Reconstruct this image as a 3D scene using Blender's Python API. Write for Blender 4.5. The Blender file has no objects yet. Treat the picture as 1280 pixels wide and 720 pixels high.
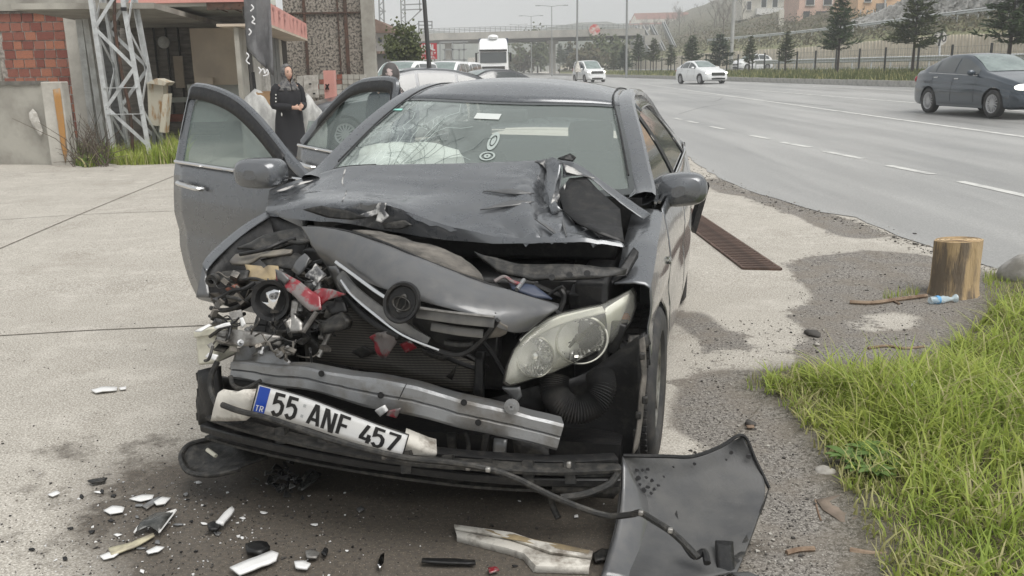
import bpy, bmesh, math, random
import numpy as np
from mathutils import Matrix, Vector, noise
SC = bpy.context.scene
R = math.radians
# ------------------------------------------------------------------ camera, world, sun, exposure
FPX, HOR, ROLL, CAMH = 1110., 90., -.016, 1.55
PIT = math.atan((360 - HOR) / FPX)
cd = bpy.data.cameras.new('camera'); cam = bpy.data.objects.new('camera', cd)
SC.collection.objects.link(cam); SC.camera = cam
cd.sensor_width = 36; cd.lens = 36 * FPX / 1280; cd.clip_start = .05; cd.clip_end = 6000
_f = Vector((0, math.cos(PIT), -math.sin(PIT))); _r0 = Vector((1, 0, 0)); _u0 = Vector((0, math.sin(PIT), math.cos(PIT)))
_r = _r0 * math.cos(ROLL) + _u0 * math.sin(ROLL); _u = -_r0 * math.sin(ROLL) + _u0 * math.cos(ROLL)
cam.matrix_world = Matrix(((_r.x, _u.x, -_f.x, 0), (_r.y, _u.y, -_f.y, 0), (_r.z, _u.z, -_f.z, CAMH), (0, 0, 0, 1)))
SUN_EL, SUN_AZ = 60, 138       # degrees; azimuth of the bright part of the overcast sky
w = bpy.data.worlds.new('World'); SC.world = w; w.use_nodes = True
nt = w.node_tree; bg = nt.nodes['Background']
sk = nt.nodes.new('ShaderNodeTexSky'); sk.sky_type = 'NISHITA'; sk.sun_disc = False
sk.sun_elevation = R(SUN_EL); sk.sun_rotation = R(SUN_AZ); sk.air_density = 1.0; sk.dust_density = 5.0; sk.ozone_density = 1.0
hs = nt.nodes.new('ShaderNodeHueSaturation'); hs.inputs['Saturation'].default_value = .10; hs.inputs['Value'].default_value = 1.0
mx = nt.nodes.new('ShaderNodeMix'); mx.data_type = 'RGBA'; mx.inputs[0].default_value = .72
mx.inputs[7].default_value = (7.6, 7.9, 8.1, 1)      # even grey overcast layer
nt.links.new(sk.outputs[0], hs.inputs['Color']); nt.links.new(hs.outputs[0], mx.inputs[6]); nt.links.new(mx.outputs[2], bg.inputs[0])
bg.inputs[1].default_value = .055
sd = bpy.data.lights.new('sun', 'SUN'); sd.energy = 2.2; sd.angle = R(45); sd.color = (1, .97, .93)
so = bpy.data.objects.new('sun', sd); SC.collection.objects.link(so)
_sdir = Vector((math.sin(R(SUN_AZ)) * math.cos(R(SUN_EL)), math.cos(R(SUN_AZ)) * math.cos(R(SUN_EL)), math.sin(R(SUN_EL))))
so.rotation_euler = _sdir.to_track_quat('Z', 'Y').to_euler(); so.location = (0, 0, 60)
SC.view_settings.view_transform = 'Standard'; SC.view_settings.look = 'None'; SC.view_settings.gamma = 1; SC.view_settings.exposure = 0.73
SC.cycles.use_denoising = True; SC.cycles.max_bounces = 6; SC.cycles.transparent_max_bounces = 12; SC.cycles.volume_bounces = 1
rnd = random.Random(7)

# ------------------------------------------------------------------ photo measurement -> real places
def ray(px, py):
    a, b = px - 640, py - 360; cr, sr = math.cos(ROLL), math.sin(ROLL)
    X = (a * cr + b * sr) / FPX; Y = (-a * sr + b * cr) / FPX
    c, s = math.cos(PIT), math.sin(PIT)
    return Vector((X, c - Y * s, -s - Y * c))
def G(x, y):
    "height of the ground: road rises gently away and to the right"
    return .025 * min(max(0, x - 3.6), 22) + .0065 * min(max(0, y - 6), 170)
def U(px, py, dz=0):
    d = ray(px, py); lo, hi = .5, 500
    for _ in range(50):
        m = (lo + hi) / 2; q = d * m
        if CAMH + q.z > G(q.x, q.y) + dz: lo = m
        else: hi = m
    q = d * lo; return Vector((q.x, q.y, CAMH + q.z))
def W(px, py, Y):
    d = ray(px, py); q = d * (Y / d.y); return Vector((q.x, q.y, CAMH + q.z))
KD = Vector((-.1128, .9936, 0)); KN = Vector((.9936, .1128, 0)); K0 = Vector((18.2, 40.75, 0))   # far kerb line
def V(px, py, off):
    "point on the vertical plane parallel to the far kerb, off metres behind it"
    d = ray(px, py); t = (off + K0.dot(KN)) / d.dot(KN); q = d * t; return Vector((q.x, q.y, CAMH + q.z))
def KP(s, off, z=None):
    q = K0 + KD * s + KN * off; q.z = G(q.x, q.y) if z is None else z; return q
CX, CY, YAW = -.248, 3.572, .212          # crashed car
MCAR = Matrix.Translation((CX, CY, 0)) @ Matrix.Rotation(-YAW, 4, 'Z'); MCI = MCAR.inverted()
def _rc(px, py): return MCI @ Vector((0, 0, CAMH)), MCI.to_3x3() @ ray(px, py)
def C(px, py, Y):
    o, d = _rc(px, py); return o + d * ((Y - o.y) / d.y)
def CXp(px, py, X):
    o, d = _rc(px, py); return o + d * ((X - o.x) / d.x)

# ------------------------------------------------------------------ object helpers
def _put(o, parent=None):
    SC.collection.objects.link(o)
    if parent is not None: o.parent = parent
    return o
def tag(o, label=None, cat=None, group=None, kind=None):
    if label: o['label'] = label
    if cat: o['category'] = cat
    if group: o['group'] = group
    if kind: o['kind'] = kind
    return o
def thing(name, label, cat, loc=(0, 0, 0), rz=0, group=None, M=None):
    o = bpy.data.objects.new(name, None); _put(o); o.empty_display_size = .1
    if M is not None: o.matrix_world = M
    else: o.location = loc; o.rotation_euler = (0, 0, rz)
    return tag(o, label, cat, group)
def copy_tree(o, parent=None):
    c = o.copy(); SC.collection.objects.link(c)
    if parent is not None: c.parent = parent
    for ch in [k for k in o.children]: copy_tree(ch, c)
    return c
def orth(d):
    d = d.normalized(); a = Vector((0, 0, 1)) if abs(d.z) < .9 else Vector((1, 0, 0))
    u = d.cross(a).normalized(); return u, d.cross(u).normalized()
class MB:
    def __init__(s): s.v = []; s.f = []; s.m = []
    def add(s, vs, fs, mi=0):
        n = len(s.v); s.v += [tuple(q) for q in vs]; s.f += [tuple(n + i for i in f) for f in fs]; s.m += [mi] * len(fs); return s
    def box(s, c, d, rot=None, mi=0, taper=1):
        vs = []
        for z in (-.5, .5):
            k = taper if z > 0 else 1
            for x, y in ((-.5, -.5), (.5, -.5), (.5, .5), (-.5, .5)):
                q = Vector((x * d[0] * k, y * d[1] * k, z * d[2]))
                if rot is not None: q = rot @ q
                vs.append(q + Vector(c))
        return s.add(vs, [(3, 2, 1, 0), (4, 5, 6, 7), (0, 1, 5, 4), (1, 2, 6, 5), (2, 3, 7, 6), (3, 0, 4, 7)], mi)
    def bar(s, a, b, w, h=None, mi=0, up=None):
        a, b = Vector(a), Vector(b); h = h or w; d = b - a
        if up is None: u, v = orth(d)
        else: u = d.cross(Vector(up)).normalized(); v = u.cross(d).normalized()
        M3 = Matrix((u, d.normalized(), v)).transposed()
        return s.box((a + b) / 2, (w, d.length, h), M3, mi)
    def tube(s, pts, r, n=8, mi=0, caps=True):
        pts = [Vector(q) for q in pts]; k = len(pts); rs = r if hasattr(r, '__len__') else [r] * k
        vs = []; u = None
        for i, q in enumerate(pts):
            d = (pts[min(i + 1, k - 1)] - pts[max(i - 1, 0)]).normalized()
            if u is None: u, v = orth(d)
            else:
                u = (u - d * u.dot(d)).normalized(); v = d.cross(u)
            for j in range(n):
                a = 2 * math.pi * j / n; vs.append(q + (u * math.cos(a) + v * math.sin(a)) * rs[i])
        fs = [(i * n + j, i * n + (j + 1) % n, (i + 1) * n + (j + 1) % n, (i + 1) * n + j) for i in range(k - 1) for j in range(n)]
        if caps: fs += [tuple(range(n - 1, -1, -1)), tuple((k - 1) * n + j for j in range(n))]
        return s.add(vs, fs, mi)
    def lathe(s, prof, n=16, M=None, mi=0, cap=True):
        vs = []
        for r, z in prof:
            for j in range(n):
                a = 2 * math.pi * j / n; q = Vector((r * math.cos(a), r * math.sin(a), z)); vs.append(M @ q if M is not None else q)
        k = len(prof)
        fs = [(i * n + j, i * n + (j + 1) % n, (i + 1) * n + (j + 1) % n, (i + 1) * n + j) for i in range(k - 1) for j in range(n)]
        if cap and prof[0][0] > 1e-4: fs.append(tuple(range(n - 1, -1, -1)))
        if cap and prof[-1][0] > 1e-4: fs.append(tuple((k - 1) * n + j for j in range(n)))
        return s.add(vs, fs, mi)
    def grid(s, P, mi=0, wrap=False):
        nr, nc = len(P), len(P[0]); vs = [q for row in P for q in row]
        cc = nc if wrap else nc - 1
        return s.add(vs, [(i * nc + j, i * nc + (j + 1) % nc, (i + 1) * nc + (j + 1) % nc, (i + 1) * nc + j) for i in range(nr - 1) for j in range(cc)], mi)
    def prism(s, out, off, mi=0):
        n = len(out); off = Vector(off); out = [Vector(q) for q in out]
        return s.add(out + [q + off for q in out], [tuple(range(n)), tuple(range(2 * n - 1, n - 1, -1))] + [(i, i + n, (i + 1) % n + n, (i + 1) % n) for i in range(n)], mi)
    def ball(s, c, r, n=10, k=7, mi=0, sc=(1, 1, 1), rot=None):
        P = []
        for i in range(k + 1):
            t = math.pi * i / k
            row = []
            for j in range(n):
                a = 2 * math.pi * j / n; q = Vector((math.sin(t) * math.cos(a) * sc[0] * r, math.sin(t) * math.sin(a) * sc[1] * r, math.cos(t) * sc[2] * r))
                if rot is not None: q = rot @ q
                row.append(q + Vector(c))
            P.append(row)
        return s.grid(P, mi, wrap=True)
    def mesh(s, name, mats, smooth=True, ang=35):
        me = bpy.data.meshes.new(name); me.from_pydata(s.v, [], s.f)
        for m_ in (mats if isinstance(mats, (list, tuple)) else [mats]): me.materials.append(m_)
        me.polygons.foreach_set('material_index', s.m)
        bm = bmesh.new(); bm.from_mesh(me); bmesh.ops.recalc_face_normals(bm, faces=bm.faces) if len(s.f) < 60000 else None
        bm.to_mesh(me); bm.free()
        if smooth: me.shade_smooth(); me.set_sharp_from_angle(angle=R(ang))
        me.update(); return me
    def build(s, name, mats, parent=None, smooth=True, ang=35, sub=0, solid=0, bevel=0, off=0):
        o = bpy.data.objects.new(name, s.mesh(name, mats, smooth, ang)); _put(o, parent)
        if bevel:
            b = o.modifiers.new('bevel', 'BEVEL'); b.width = bevel; b.segments = 2; b.limit_method = 'ANGLE'
        if solid:
            b = o.modifiers.new('solid', 'SOLIDIFY'); b.thickness = solid; b.offset = off
        if sub:
            b = o.modifiers.new('sub', 'SUBSURF'); b.levels = sub; b.render_levels = sub
        return o
def inst(name, me, parent, loc=(0, 0, 0), rot=(0, 0, 0), sc=(1, 1, 1)):
    o = bpy.data.objects.new(name, me); _put(o, parent); o.location = loc; o.rotation_euler = rot; o.scale = sc; return o
def lerp(a, b, t): return a + (b - a) * t
def interp(x, pts):
    if x <= pts[0][0]: return pts[0][1]
    for (x0, y0), (x1, y1) in zip(pts, pts[1:]):
        if x <= x1: return y0 + (y1 - y0) * (x - x0) / (x1 - x0)
    return pts[-1][1]
def smooth_interp(x, pts):
    xs = [q[0] for q in pts]; ys = [q[1] for q in pts]
    if x <= xs[0]: return ys[0]
    if x >= xs[-1]: return ys[-1]
    i = max(k for k in range(len(xs)) if xs[k] <= x); i = min(i, len(xs) - 2)
    def m(k):
        if k == 0: return (ys[1] - ys[0]) / (xs[1] - xs[0])
        if k == len(xs) - 1: return (ys[-1] - ys[-2]) / (xs[-1] - xs[-2])
        a = (ys[k] - ys[k - 1]) / (xs[k] - xs[k - 1]); b = (ys[k + 1] - ys[k]) / (xs[k + 1] - xs[k])
        return 0 if a * b <= 0 else 2 * a * b / (a + b)
    h = xs[i + 1] - xs[i]; t = (x - xs[i]) / h
    return ys[i] * (2*t**3 - 3*t*t + 1) + h * m(i) * (t**3 - 2*t*t + t) + ys[i + 1] * (3*t*t - 2*t**3) + h * m(i + 1) * (t**3 - t*t)
def spline(pts, n):
    "Catmull-Rom through the points"
    pts = [Vector(q) for q in pts]; k = len(pts); out = []
    for i in range(k - 1):
        a, b, c, d = pts[max(i - 1, 0)], pts[i], pts[i + 1], pts[min(i + 2, k - 1)]
        for j in range(n):
            t = j / n; out.append(.5 * (2 * b + (c - a) * t + (2 * a - 5 * b + 4 * c - d) * t * t + (3 * b - a - 3 * c + d) * t ** 3))
    out.append(pts[-1]); return out

# ------------------------------------------------------------------ materials
def mat(name, col, rough=.6, metal=0, col2=None, scale=8, lo=.4, hi=.6, bump=0, bscale=None, coat=0, spec=.5, alpha=1, emit=0, dist=.01, stretch=None, det=6, rough2=None, subd=0):
    m = bpy.data.materials.new(name); m.use_nodes = True; t = m.node_tree; b = t.nodes['Principled BSDF']
    b.inputs['Base Color'].default_value = (*col, 1); b.inputs['Roughness'].default_value = rough; b.inputs['Metallic'].default_value = metal
    b.inputs['Coat Weight'].default_value = coat; b.inputs['Coat Roughness'].default_value = .08; b.inputs['Specular IOR Level'].default_value = spec; b.inputs['Alpha'].default_value = alpha
    if emit: b.inputs['Emission Color'].default_value = (*col, 1); b.inputs['Emission Strength'].default_value = emit
    if col2 or bump or rough2:
        tc = t.nodes.new('ShaderNodeTexCoord'); src = tc.outputs['Object']
        if stretch:
            mp = t.nodes.new('ShaderNodeMapping'); mp.inputs['Scale'].default_value = stretch; t.links.new(src, mp.inputs[0]); src = mp.outputs[0]
        def nz(sc, d):
            n = t.nodes.new('ShaderNodeTexNoise'); n.inputs['Scale'].default_value = sc; n.inputs['Detail'].default_value = d; n.inputs['Roughness'].default_value = .62; t.links.new(src, n.inputs['Vector']); return n.outputs[0]
        if col2 or rough2:
            mr = t.nodes.new('ShaderNodeMapRange'); mr.inputs[1].default_value = lo; mr.inputs[2].default_value = hi; t.links.new(nz(scale, det), mr.inputs[0])
        if col2:
            x = t.nodes.new('ShaderNodeMix'); x.data_type = 'RGBA'; x.inputs[6].default_value = (*col, 1); x.inputs[7].default_value = (*col2, 1)
            t.links.new(mr.outputs[0], x.inputs[0]); t.links.new(x.outputs[2], b.inputs['Base Color'])
        if rough2:
            x = t.nodes.new('ShaderNodeMix'); x.inputs[2].default_value = rough; x.inputs[3].default_value = rough2
            t.links.new(mr.outputs[0], x.inputs[0]); t.links.new(x.outputs[0], b.inputs['Roughness'])
        if bump:
            bp = t.nodes.new('ShaderNodeBump'); bp.inputs['Strength'].default_value = bump; bp.inputs['Distance'].default_value = dist
            t.links.new(nz(bscale or scale, 5), bp.inputs['Height']); t.links.new(bp.outputs[0], b.inputs['Normal'])
    return m
M_PAINT = mat('charcoal car paint', (.122, .129, .139), .26, .5, (.138, .142, .147), 18, .40, .80, coat=1.0, rough2=.42, bump=.05, bscale=90, dist=.0015)
M_PAINTD = mat('dusty car paint', (.112, .114, .118), .32, .4, (.155, .152, .146), 20, .38, .85, coat=.5, rough2=.6, bump=.08, bscale=70, dist=.002)
M_SCRAPE = mat('scraped bare paint', (.50, .49, .47), .5, .2, (.085, .086, .09), 24, .44, .56, stretch=(1, .35, 1))
M_BLACK = mat('black plastic', (.010, .010, .0105), .45, 0, (.032, .03, .027), 32, .5, .75, bump=.25, bscale=45, spec=.4)
M_BLACKD = mat('dusty black plastic', (.018, .0178, .017), .5, 0, (.075, .069, .06), 36, .45, .75, bump=.4, bscale=40, spec=.4)
M_RUB = mat('tyre rubber', (.03, .03, .031), .75, 0, (.075, .07, .063), 12, .45, .75, bump=.2, bscale=60)
M_STEEL = mat('bare grey steel', (.27, .275, .28), .40, .6, (.16, .145, .125), 7, .46, .68, rough2=.7, bump=.2, bscale=30)
M_ALU = mat('dirty aluminium', (.38, .37, .35), .45, .7, (.14, .13, .12), 18, .4, .65, bump=.2, bscale=40)
M_CHROME = mat('chrome trim', (.72, .72, .72), .16, 1)
M_GRIME = mat('dusty grey brown plastic', (.17, .155, .135), .85, 0, (.07, .065, .058), 9, .4, .62, bump=.5, bscale=35)
M_RED = mat('red paint fragment', (.21, .014, .022), .35, 0, (.16, .14, .135), 18, .46, .54, coat=.5)
M_BEIGE = mat('dusty beige inner panel', (.36, .28, .16), .6, 0, (.16, .13, .09), 7, .4, .7)
M_CREAM = mat('cream plastic tank', (.62, .60, .50), .45, 0, (.35, .33, .27), 12, .5, .75)
M_FOAM = mat('dirty white foam', (.60, .575, .52), .8, 0, (.22, .195, .165), 12, .50, .66, bump=.3, bscale=50)
M_WHITEP = mat('white plastic', (.72, .72, .71), .4, 0, (.45, .43, .40), 10, .55, .8)
M_CLOTHW = mat('white fabric', (.90, .90, .87), .85, bump=.2, bscale=14)
M_DARKIN = mat('dark interior trim', (.03, .032, .034), .8)
M_SEAT = mat('grey seat fabric', (.10, .105, .11), .9, bump=.2, bscale=80)
def glass(name, col, dust, rough=.02, tint=(.86, .92, .9)):
    "see-through pane: dust film + tinted transparency under a sharp reflection"
    m = mat(name, col, .6); t = m.node_tree; b = t.nodes['Principled BSDF']; N = t.nodes.new; L = t.links.new
    tr = N('ShaderNodeBsdfTransparent'); tr.inputs[0].default_value = (*tint, 1); gl_ = N('ShaderNodeBsdfGlossy'); gl_.inputs['Roughness'].default_value = rough
    fr_ = N('ShaderNodeFresnel'); fr_.inputs[0].default_value = 1.5; a = N('ShaderNodeMixShader'); a.inputs[0].default_value = dust; L(tr.outputs[0], a.inputs[1]); L(b.outputs[0], a.inputs[2]); a.name = 'dust'
    c = N('ShaderNodeMixShader'); L(fr_.outputs[0], c.inputs[0]); L(a.outputs[0], c.inputs[1]); L(gl_.outputs[0], c.inputs[2]); L(c.outputs[0], t.nodes['Material Output'].inputs[0]); return m
M_GLASSD = mat('dark car glass', (.03, .036, .036), .04, 0, spec=.7, coat=.6)
M_LENS = glass('clear lens', (.90, .90, .83), .17, .03, (.97, .97, .94))
M_AMBER = mat('amber lens', (.75, .30, .12), .2)
# ------------------------------------------------------------------ ground
def pts_in(poly, X, Y):
    ins = np.zeros(X.shape, bool); n = len(poly)
    for i in range(n):
        x0, y0 = poly[i]; x1, y1 = poly[(i + 1) % n]
        if y0 == y1: continue
        c = ((y0 > Y) != (y1 > Y)) & (X < (x1 - x0) * (Y - y0) / (y1 - y0) + x0); ins ^= c
    return ins
def Upoly(px): return [tuple(U(*q)[:2]) for q in px]
def blur(a, k):
    for ax in (0, 1):
        p = np.pad(a, [(k, k) if i == ax else (0, 0) for i in (0, 1)], mode='edge'); c = np.cumsum(p, ax)
        c = np.insert(c, 0, 0, ax)
        a = (np.take(c, range(2 * k + 1, c.shape[ax]), ax) - np.take(c, range(0, c.shape[ax] - 2 * k - 1), ax)) / (2 * k + 1)
    return a
def axis(a, b, st, far0, far1, g=1.35):
    v = list(np.arange(a, b + 1e-6, st)); d = st; x = b
    while x < far1: d *= g; x += d; v.append(x)
    d = st; x = a
    while x > far0: d *= g; x -= d; v.insert(0, x)
    return v
gx = sorted(set([round(q, 4) for q in axis(-6.5, 5.2, .05, -700, 700)] + [3.6, 25.6])); gy = sorted(set([round(q, 4) for q in axis(1.7, 12.5, .05, -60, 900)] + [6.0, 176.0]))
GX, GYY = np.meshgrid(np.array(gx), np.array(gy))
dirt = np.zeros(GX.shape); pale = np.zeros(GX.shape); damp_shade = np.zeros(GX.shape)
for p in ([(985,335),(1010,322),(1090,312),(1165,320),(1245,345),(1300,380),(1240,420),(1180,445),(1080,475),(1000,475),(1010,420),(990,400),(1020,375),(1000,350)],
          [(835,398),(862,378),(905,410),(945,440),(945,472),(1010,470),(1090,440),(1300,400),(1500,500),(1400,900),(880,900),(960,610),(900,560),(830,540),(850,480),(905,455),(880,430)],
          [(905,236),(985,246),(1060,275),(1120,296),(1060,300),(990,268)], [(870,225),(905,222),(930,240),(905,245)],
          [(60,203),(130,200),(230,198),(232,206),(130,212),(95,216)]):
    dirt[pts_in(Upoly(p), GX, GYY)] = 1
for p in ([(1050,396),(1150,384),(1165,410),(1090,420),(1055,415)], [(905,440),(1010,425),(1000,470),(925,470)]):
    dirt[pts_in(Upoly(p), GX, GYY)] = .15
for p in ([(180,620),(250,560),(420,520),(790,560),(850,600),(960,640),(860,800),(140,800)],):  # wet brown soil with the car's shade painted in
    damp_shade[pts_in(Upoly(p), GX, GYY)] = 1
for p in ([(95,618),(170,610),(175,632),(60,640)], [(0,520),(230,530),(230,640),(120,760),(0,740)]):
    q_ = pts_in(Upoly(p), GX, GYY); damp_shade[q_] = np.maximum(damp_shade[q_], .5)
dirt = blur(dirt, 3); damp_shade = blur(damp_shade, 7)
# straw-dry light grass soil under the verge grass
VG = [(930,480),(985,455),(1100,460),(1180,445),(1232,400),(1250,340),(1330,345),(1800,500),(1700,900),(1115,760),(1090,690),(1050,600),(1010,520)]
soil = np.zeros(GX.shape); soil[pts_in(Upoly(VG), GX, GYY)] = 1; soil = blur(soil, 3)
gz = np.array([[G(x, y) for x in gx] for y in gy])
gz += soil * .03
me = bpy.data.meshes.new('ground'); nxg, nyg = len(gx), len(gy)
vv = np.stack([GX, GYY, gz], -1).reshape(-1, 3)
ii = np.arange(nxg * nyg).reshape(nyg, nxg)
ff = np.stack([ii[:-1, :-1], ii[:-1, 1:], ii[1:, 1:], ii[1:, :-1]], -1).reshape(-1, 4)
me.from_pydata(vv.tolist(), [], ff.tolist()); me.shade_smooth()
for nm, ar in (('dirt', dirt), ('damp_shade', damp_shade), ('soil', soil)):
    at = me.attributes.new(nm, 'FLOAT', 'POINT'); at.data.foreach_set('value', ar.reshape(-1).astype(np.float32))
def ground_mat():
    m = bpy.data.materials.new('weathered concrete forecourt'); m.use_nodes = True; t = m.node_tree; b = t.nodes['Principled BSDF']; N = t.nodes.new; L = t.links.new
    tc = N('ShaderNodeTexCoord')
    def nz(sc, d=5, r=.6):
        n = N('ShaderNodeTexNoise'); n.inputs['Scale'].default_value = sc; n.inputs['Detail'].default_value = d; n.inputs['Roughness'].default_value = r; L(tc.outputs['Object'], n.inputs['Vector']); return n.outputs[0]
    def mr(s, a, c, lo=0, hi=1):
        n = N('ShaderNodeMapRange'); n.inputs[1].default_value = a; n.inputs[2].default_value = c; n.inputs[3].default_value = lo; n.inputs[4].default_value = hi; L(s, n.inputs[0]); return n.outputs[0]
    def col(c):
        n = N('ShaderNodeRGB'); n.outputs[0].default_value = (*c, 1); return n.outputs[0]
    def mixc(f, a, c):
        n = N('ShaderNodeMix'); n.data_type = 'RGBA'; L(f, n.inputs[0]); L(a, n.inputs[6]); L(c, n.inputs[7]); return n.outputs[2]
    def mth(op, a, c):
        n = N('ShaderNodeMath'); n.operation = op
        for k, q in ((0, a), (1, c)):
            if isinstance(q, (int, float)): n.inputs[k].default_value = q
            else: L(q, n.inputs[k])
        n.use_clamp = True; return n.outputs[0]
    def att(nm):
        n = N('ShaderNodeAttribute'); n.attribute_name = nm; return n.outputs['Fac']
    base = mixc(mr(nz(.55, 6), .35, .65), col((.425, .398, .35)), col((.345, .322, .282)))
    base = mixc(mr(nz(3.2, 8, .7), .5, .72), base, col((.51, .48, .43)))
    base = mixc(mr(nz(1.1, 9, .75), .54, .70, 0, .6), base, col((.25, .22, .18)))
    grain = nz(130, 3, .7)
    base = mixc(mr(grain, .575, .64, 0, .75), base, col((.13, .115, .095)))
    base = mixc(mr(nz(42, 4, .7), .63, .68, 0, .7), base, col((.12, .105, .085)))
    base = mixc(mr(grain, .40, .34, 0, .5), base, col((.6, .55, .48)))
    base = mixc(mr(nz(150, 2, .5), .50, .34, 0, .50), base, col((.15, .135, .115))); base = mixc(mr(nz(66, 3, .6), .50, .36, 0, .42), base, col((.19, .17, .145))); base = mixc(mr(nz(110, 2, .5), .50, .66, 0, .55), base, col((.76, .73, .67))); base = mixc(mr(nz(28, 4, .7), .60, .68, 0, .55), base, col((.17, .15, .125)))
    dirtc = mixc(mr(nz(62, 4, .7), .40, .60), col((.26, .243, .22)), col((.07, .063, .056)))
    dirtc = mixc(mr(nz(150, 2, .6), .56, .66, 0, .85), dirtc, col((.46, .43, .39)))
    dirtc = mixc(mr(nz(4, 4), .45, .6, 0, .5), dirtc, col((.19, .165, .135)))
    edge = mth('ADD', att('dirt'), mth('MULTIPLY', mr(nz(2.6, 10, .8), .3, .7, -.5, .5), 1.25))
    n2 = mr(edge, .42, .56)
    stray = mth('MULTIPLY', mr(nz(.9, 9, .8), .60, .66), .5)
    c1 = mixc(n2, base, dirtc)
    brown = mixc(mr(nz(55, 5, .75), .4, .62), col((.088, .072, .056)), col((.040, .034, .029)))  # wet soil brown, deepened to carry the shade under the car
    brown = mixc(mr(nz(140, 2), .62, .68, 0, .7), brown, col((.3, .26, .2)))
    dm = mth('ADD', att('damp_shade'), mth('MULTIPLY', mr(nz(3.5, 8, .7), .3, .7, -.5, .5), .7))
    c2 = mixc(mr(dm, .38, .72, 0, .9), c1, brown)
    c3 = mixc(att('soil'), c2, mixc(mr(nz(25, 5), .4, .6), col((.10, .085, .05)), col((.06, .055, .03))))
    L(c3, b.inputs['Base Color'])
    rg = mr(dm, .4, .8, .92, .6); L(rg, b.inputs['Roughness']); b.inputs['Specular IOR Level'].default_value = .3
    bp = N('ShaderNodeBump'); bp.inputs['Strength'].default_value = .5; bp.inputs['Distance'].default_value = .006
    h = mth('MULTIPLY', nz(75, 5, .75), mth('ADD', mth('MULTIPLY', n2, .9), .35)); L(h, bp.inputs['Height']); L(bp.outputs[0], b.inputs['Normal'])
    return m
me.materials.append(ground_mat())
ground = _put(bpy.data.objects.new('ground', me)); tag(ground, 'worn beige concrete forecourt with dirt, wet patches and shade painted under the car', kind='structure')

# ------------------------------------------------------------------ road
edge_px = [(560, 93.5), (640, 97), (700, 103), (765, 113), (800, 128), (822, 147), (845, 178), (872, 205), (905, 226), (960, 246), (1020, 263), (1090, 283), (1150, 304), (1220, 328), (1290, 352), (1420, 398)]
epts = sorted([(U(*q).y, U(*q).x) for q in edge_px]); epts = [(-40, epts[0][1] + .5)] + epts
def edgeL(y): return smooth_interp(y, epts) if y < epts[-1][0] else epts[-1][1] - .1 * (y - epts[-1][0])
def edgeK(y): return K0.x + KD.x / KD.y * (y - K0.y)
M_ASPH = mat('wet worn asphalt', (.36, .357, .345), .5, 0, (.235, .233, .226), .7, .36, .64, bump=.3, bscale=120, dist=.003, stretch=(1.2, .10, 1), spec=.5, rough2=.36)
def _asph():
    t = M_ASPH.node_tree; b = t.nodes['Principled BSDF']; N = t.nodes.new; L = t.links.new
    tc = N('ShaderNodeTexCoord'); n = N('ShaderNodeTexNoise'); n.inputs['Scale'].default_value = 60; n.inputs['Detail'].default_value = 4; L(tc.outputs['Object'], n.inputs['Vector'])
    old = b.inputs['Base Color'].links[0].from_socket
    r = N('ShaderNodeMapRange'); r.inputs[1].default_value = .35; r.inputs[2].default_value = .65; r.inputs[3].default_value = .82; r.inputs[4].default_value = 1.18; L(n.outputs[0], r.inputs[0])
    x = N('ShaderNodeMix'); x.data_type = 'RGBA'; x.blend_type = 'MULTIPLY'; x.inputs[0].default_value = 1; L(old, x.inputs[6])
    cc = N('ShaderNodeCombineColor'); [L(r.outputs[0], cc.inputs[k]) for k in range(3)]; L(cc.outputs[0], x.inputs[7]); L(x.outputs[2], b.inputs['Base Color'])
_asph()
ys = sorted(set([-40, 0, 3, 4.5, 6.0] + [6 + .35 * k for k in range(1, 40)] + [20 + 2.5 * k for k in range(0, 40)] + [125 + 20 * k for k in range(0, 12)] + [176.0]))
P = []
for y in ys:
    a, b = edgeL(y), edgeK(y); xs = [lerp(a, b, (k / 24) ** 1.3) for k in range(25)]
    if a < 3.6 < b: xs[min(range(25), key=lambda k: abs(xs[k] - 3.6))] = 3.6
    P.append([(x + (rnd.uniform(-.03, .03) if k == 0 and 5 < y < 40 else 0), y, G(x, y) + .006) for k, x in enumerate(xs)])
road = MB().grid(P).build('road', M_ASPH); tag(road, 'wide light grey asphalt road running past the forecourt', kind='structure')
M_LINE = mat('worn white road paint', (.58, .58, .55), .6, 0, (.33, .33, .32), 3, .46, .68)
def strip(b, pts, w, dz=.011):
    pts = [Vector(q) for q in pts]; Lr = []; Rr = []
    for i, q in enumerate(pts):
        d = (pts[min(i + 1, len(pts) - 1)] - pts[max(i - 1, 0)]); n = Vector((d.y, -d.x, 0)).normalized() * w / 2
        for A, s in ((Lr, -1), (Rr, 1)):
            e = q + n * s; A.append((e.x, e.y, G(e.x, e.y) + dz))
    return b.grid([Lr, Rr])
def resample(a, b, n): return [Vector(a).lerp(Vector(b), k / n) for k in range(n + 1)]
lines = thing('lane_marking', 'white lane lines painted along the grey road', None); tag(lines, kind='structure')
for a, b in (((800, 104.7), (1330, 178.5)), ((800, 101.8), (1330, 143.5)), ((760, 97.6), (1330, 121.5))):
    strip(MB(), resample(U(*a), U(*b), 60), .15).build('solid_line', M_LINE, lines)
for a, b in (((843, 148), (852, 150)), ((858, 151.2), (872, 154.3)), ((888, 158.5), (905, 162)), ((938, 169.6), (962, 174.2)), ((977, 178.3), (1014, 185)), ((1030, 189.6), (1078, 199)), ((1110, 207.6), (1166, 218.6)), ((1200, 227.6), (1290, 247.5))):
    strip(MB(), resample(U(*a), U(*b), 6), .13).build('dash', M_LINE, lines)
M_TAR = mat('dark tar seam', (.10, .10, .098), .6)
for nm, pp, w_ in (('tar_seam', [(795, 126), (850, 128), (892, 127), (903, 122)], .05), ('tar_seam', [(848, 143), (880, 134), (905, 130.5)], .05)):
    o = strip(MB(), spline([U(*q) for q in pp], 8), w_ * .55, .0095).build(nm, M_TAR, road)
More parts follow.
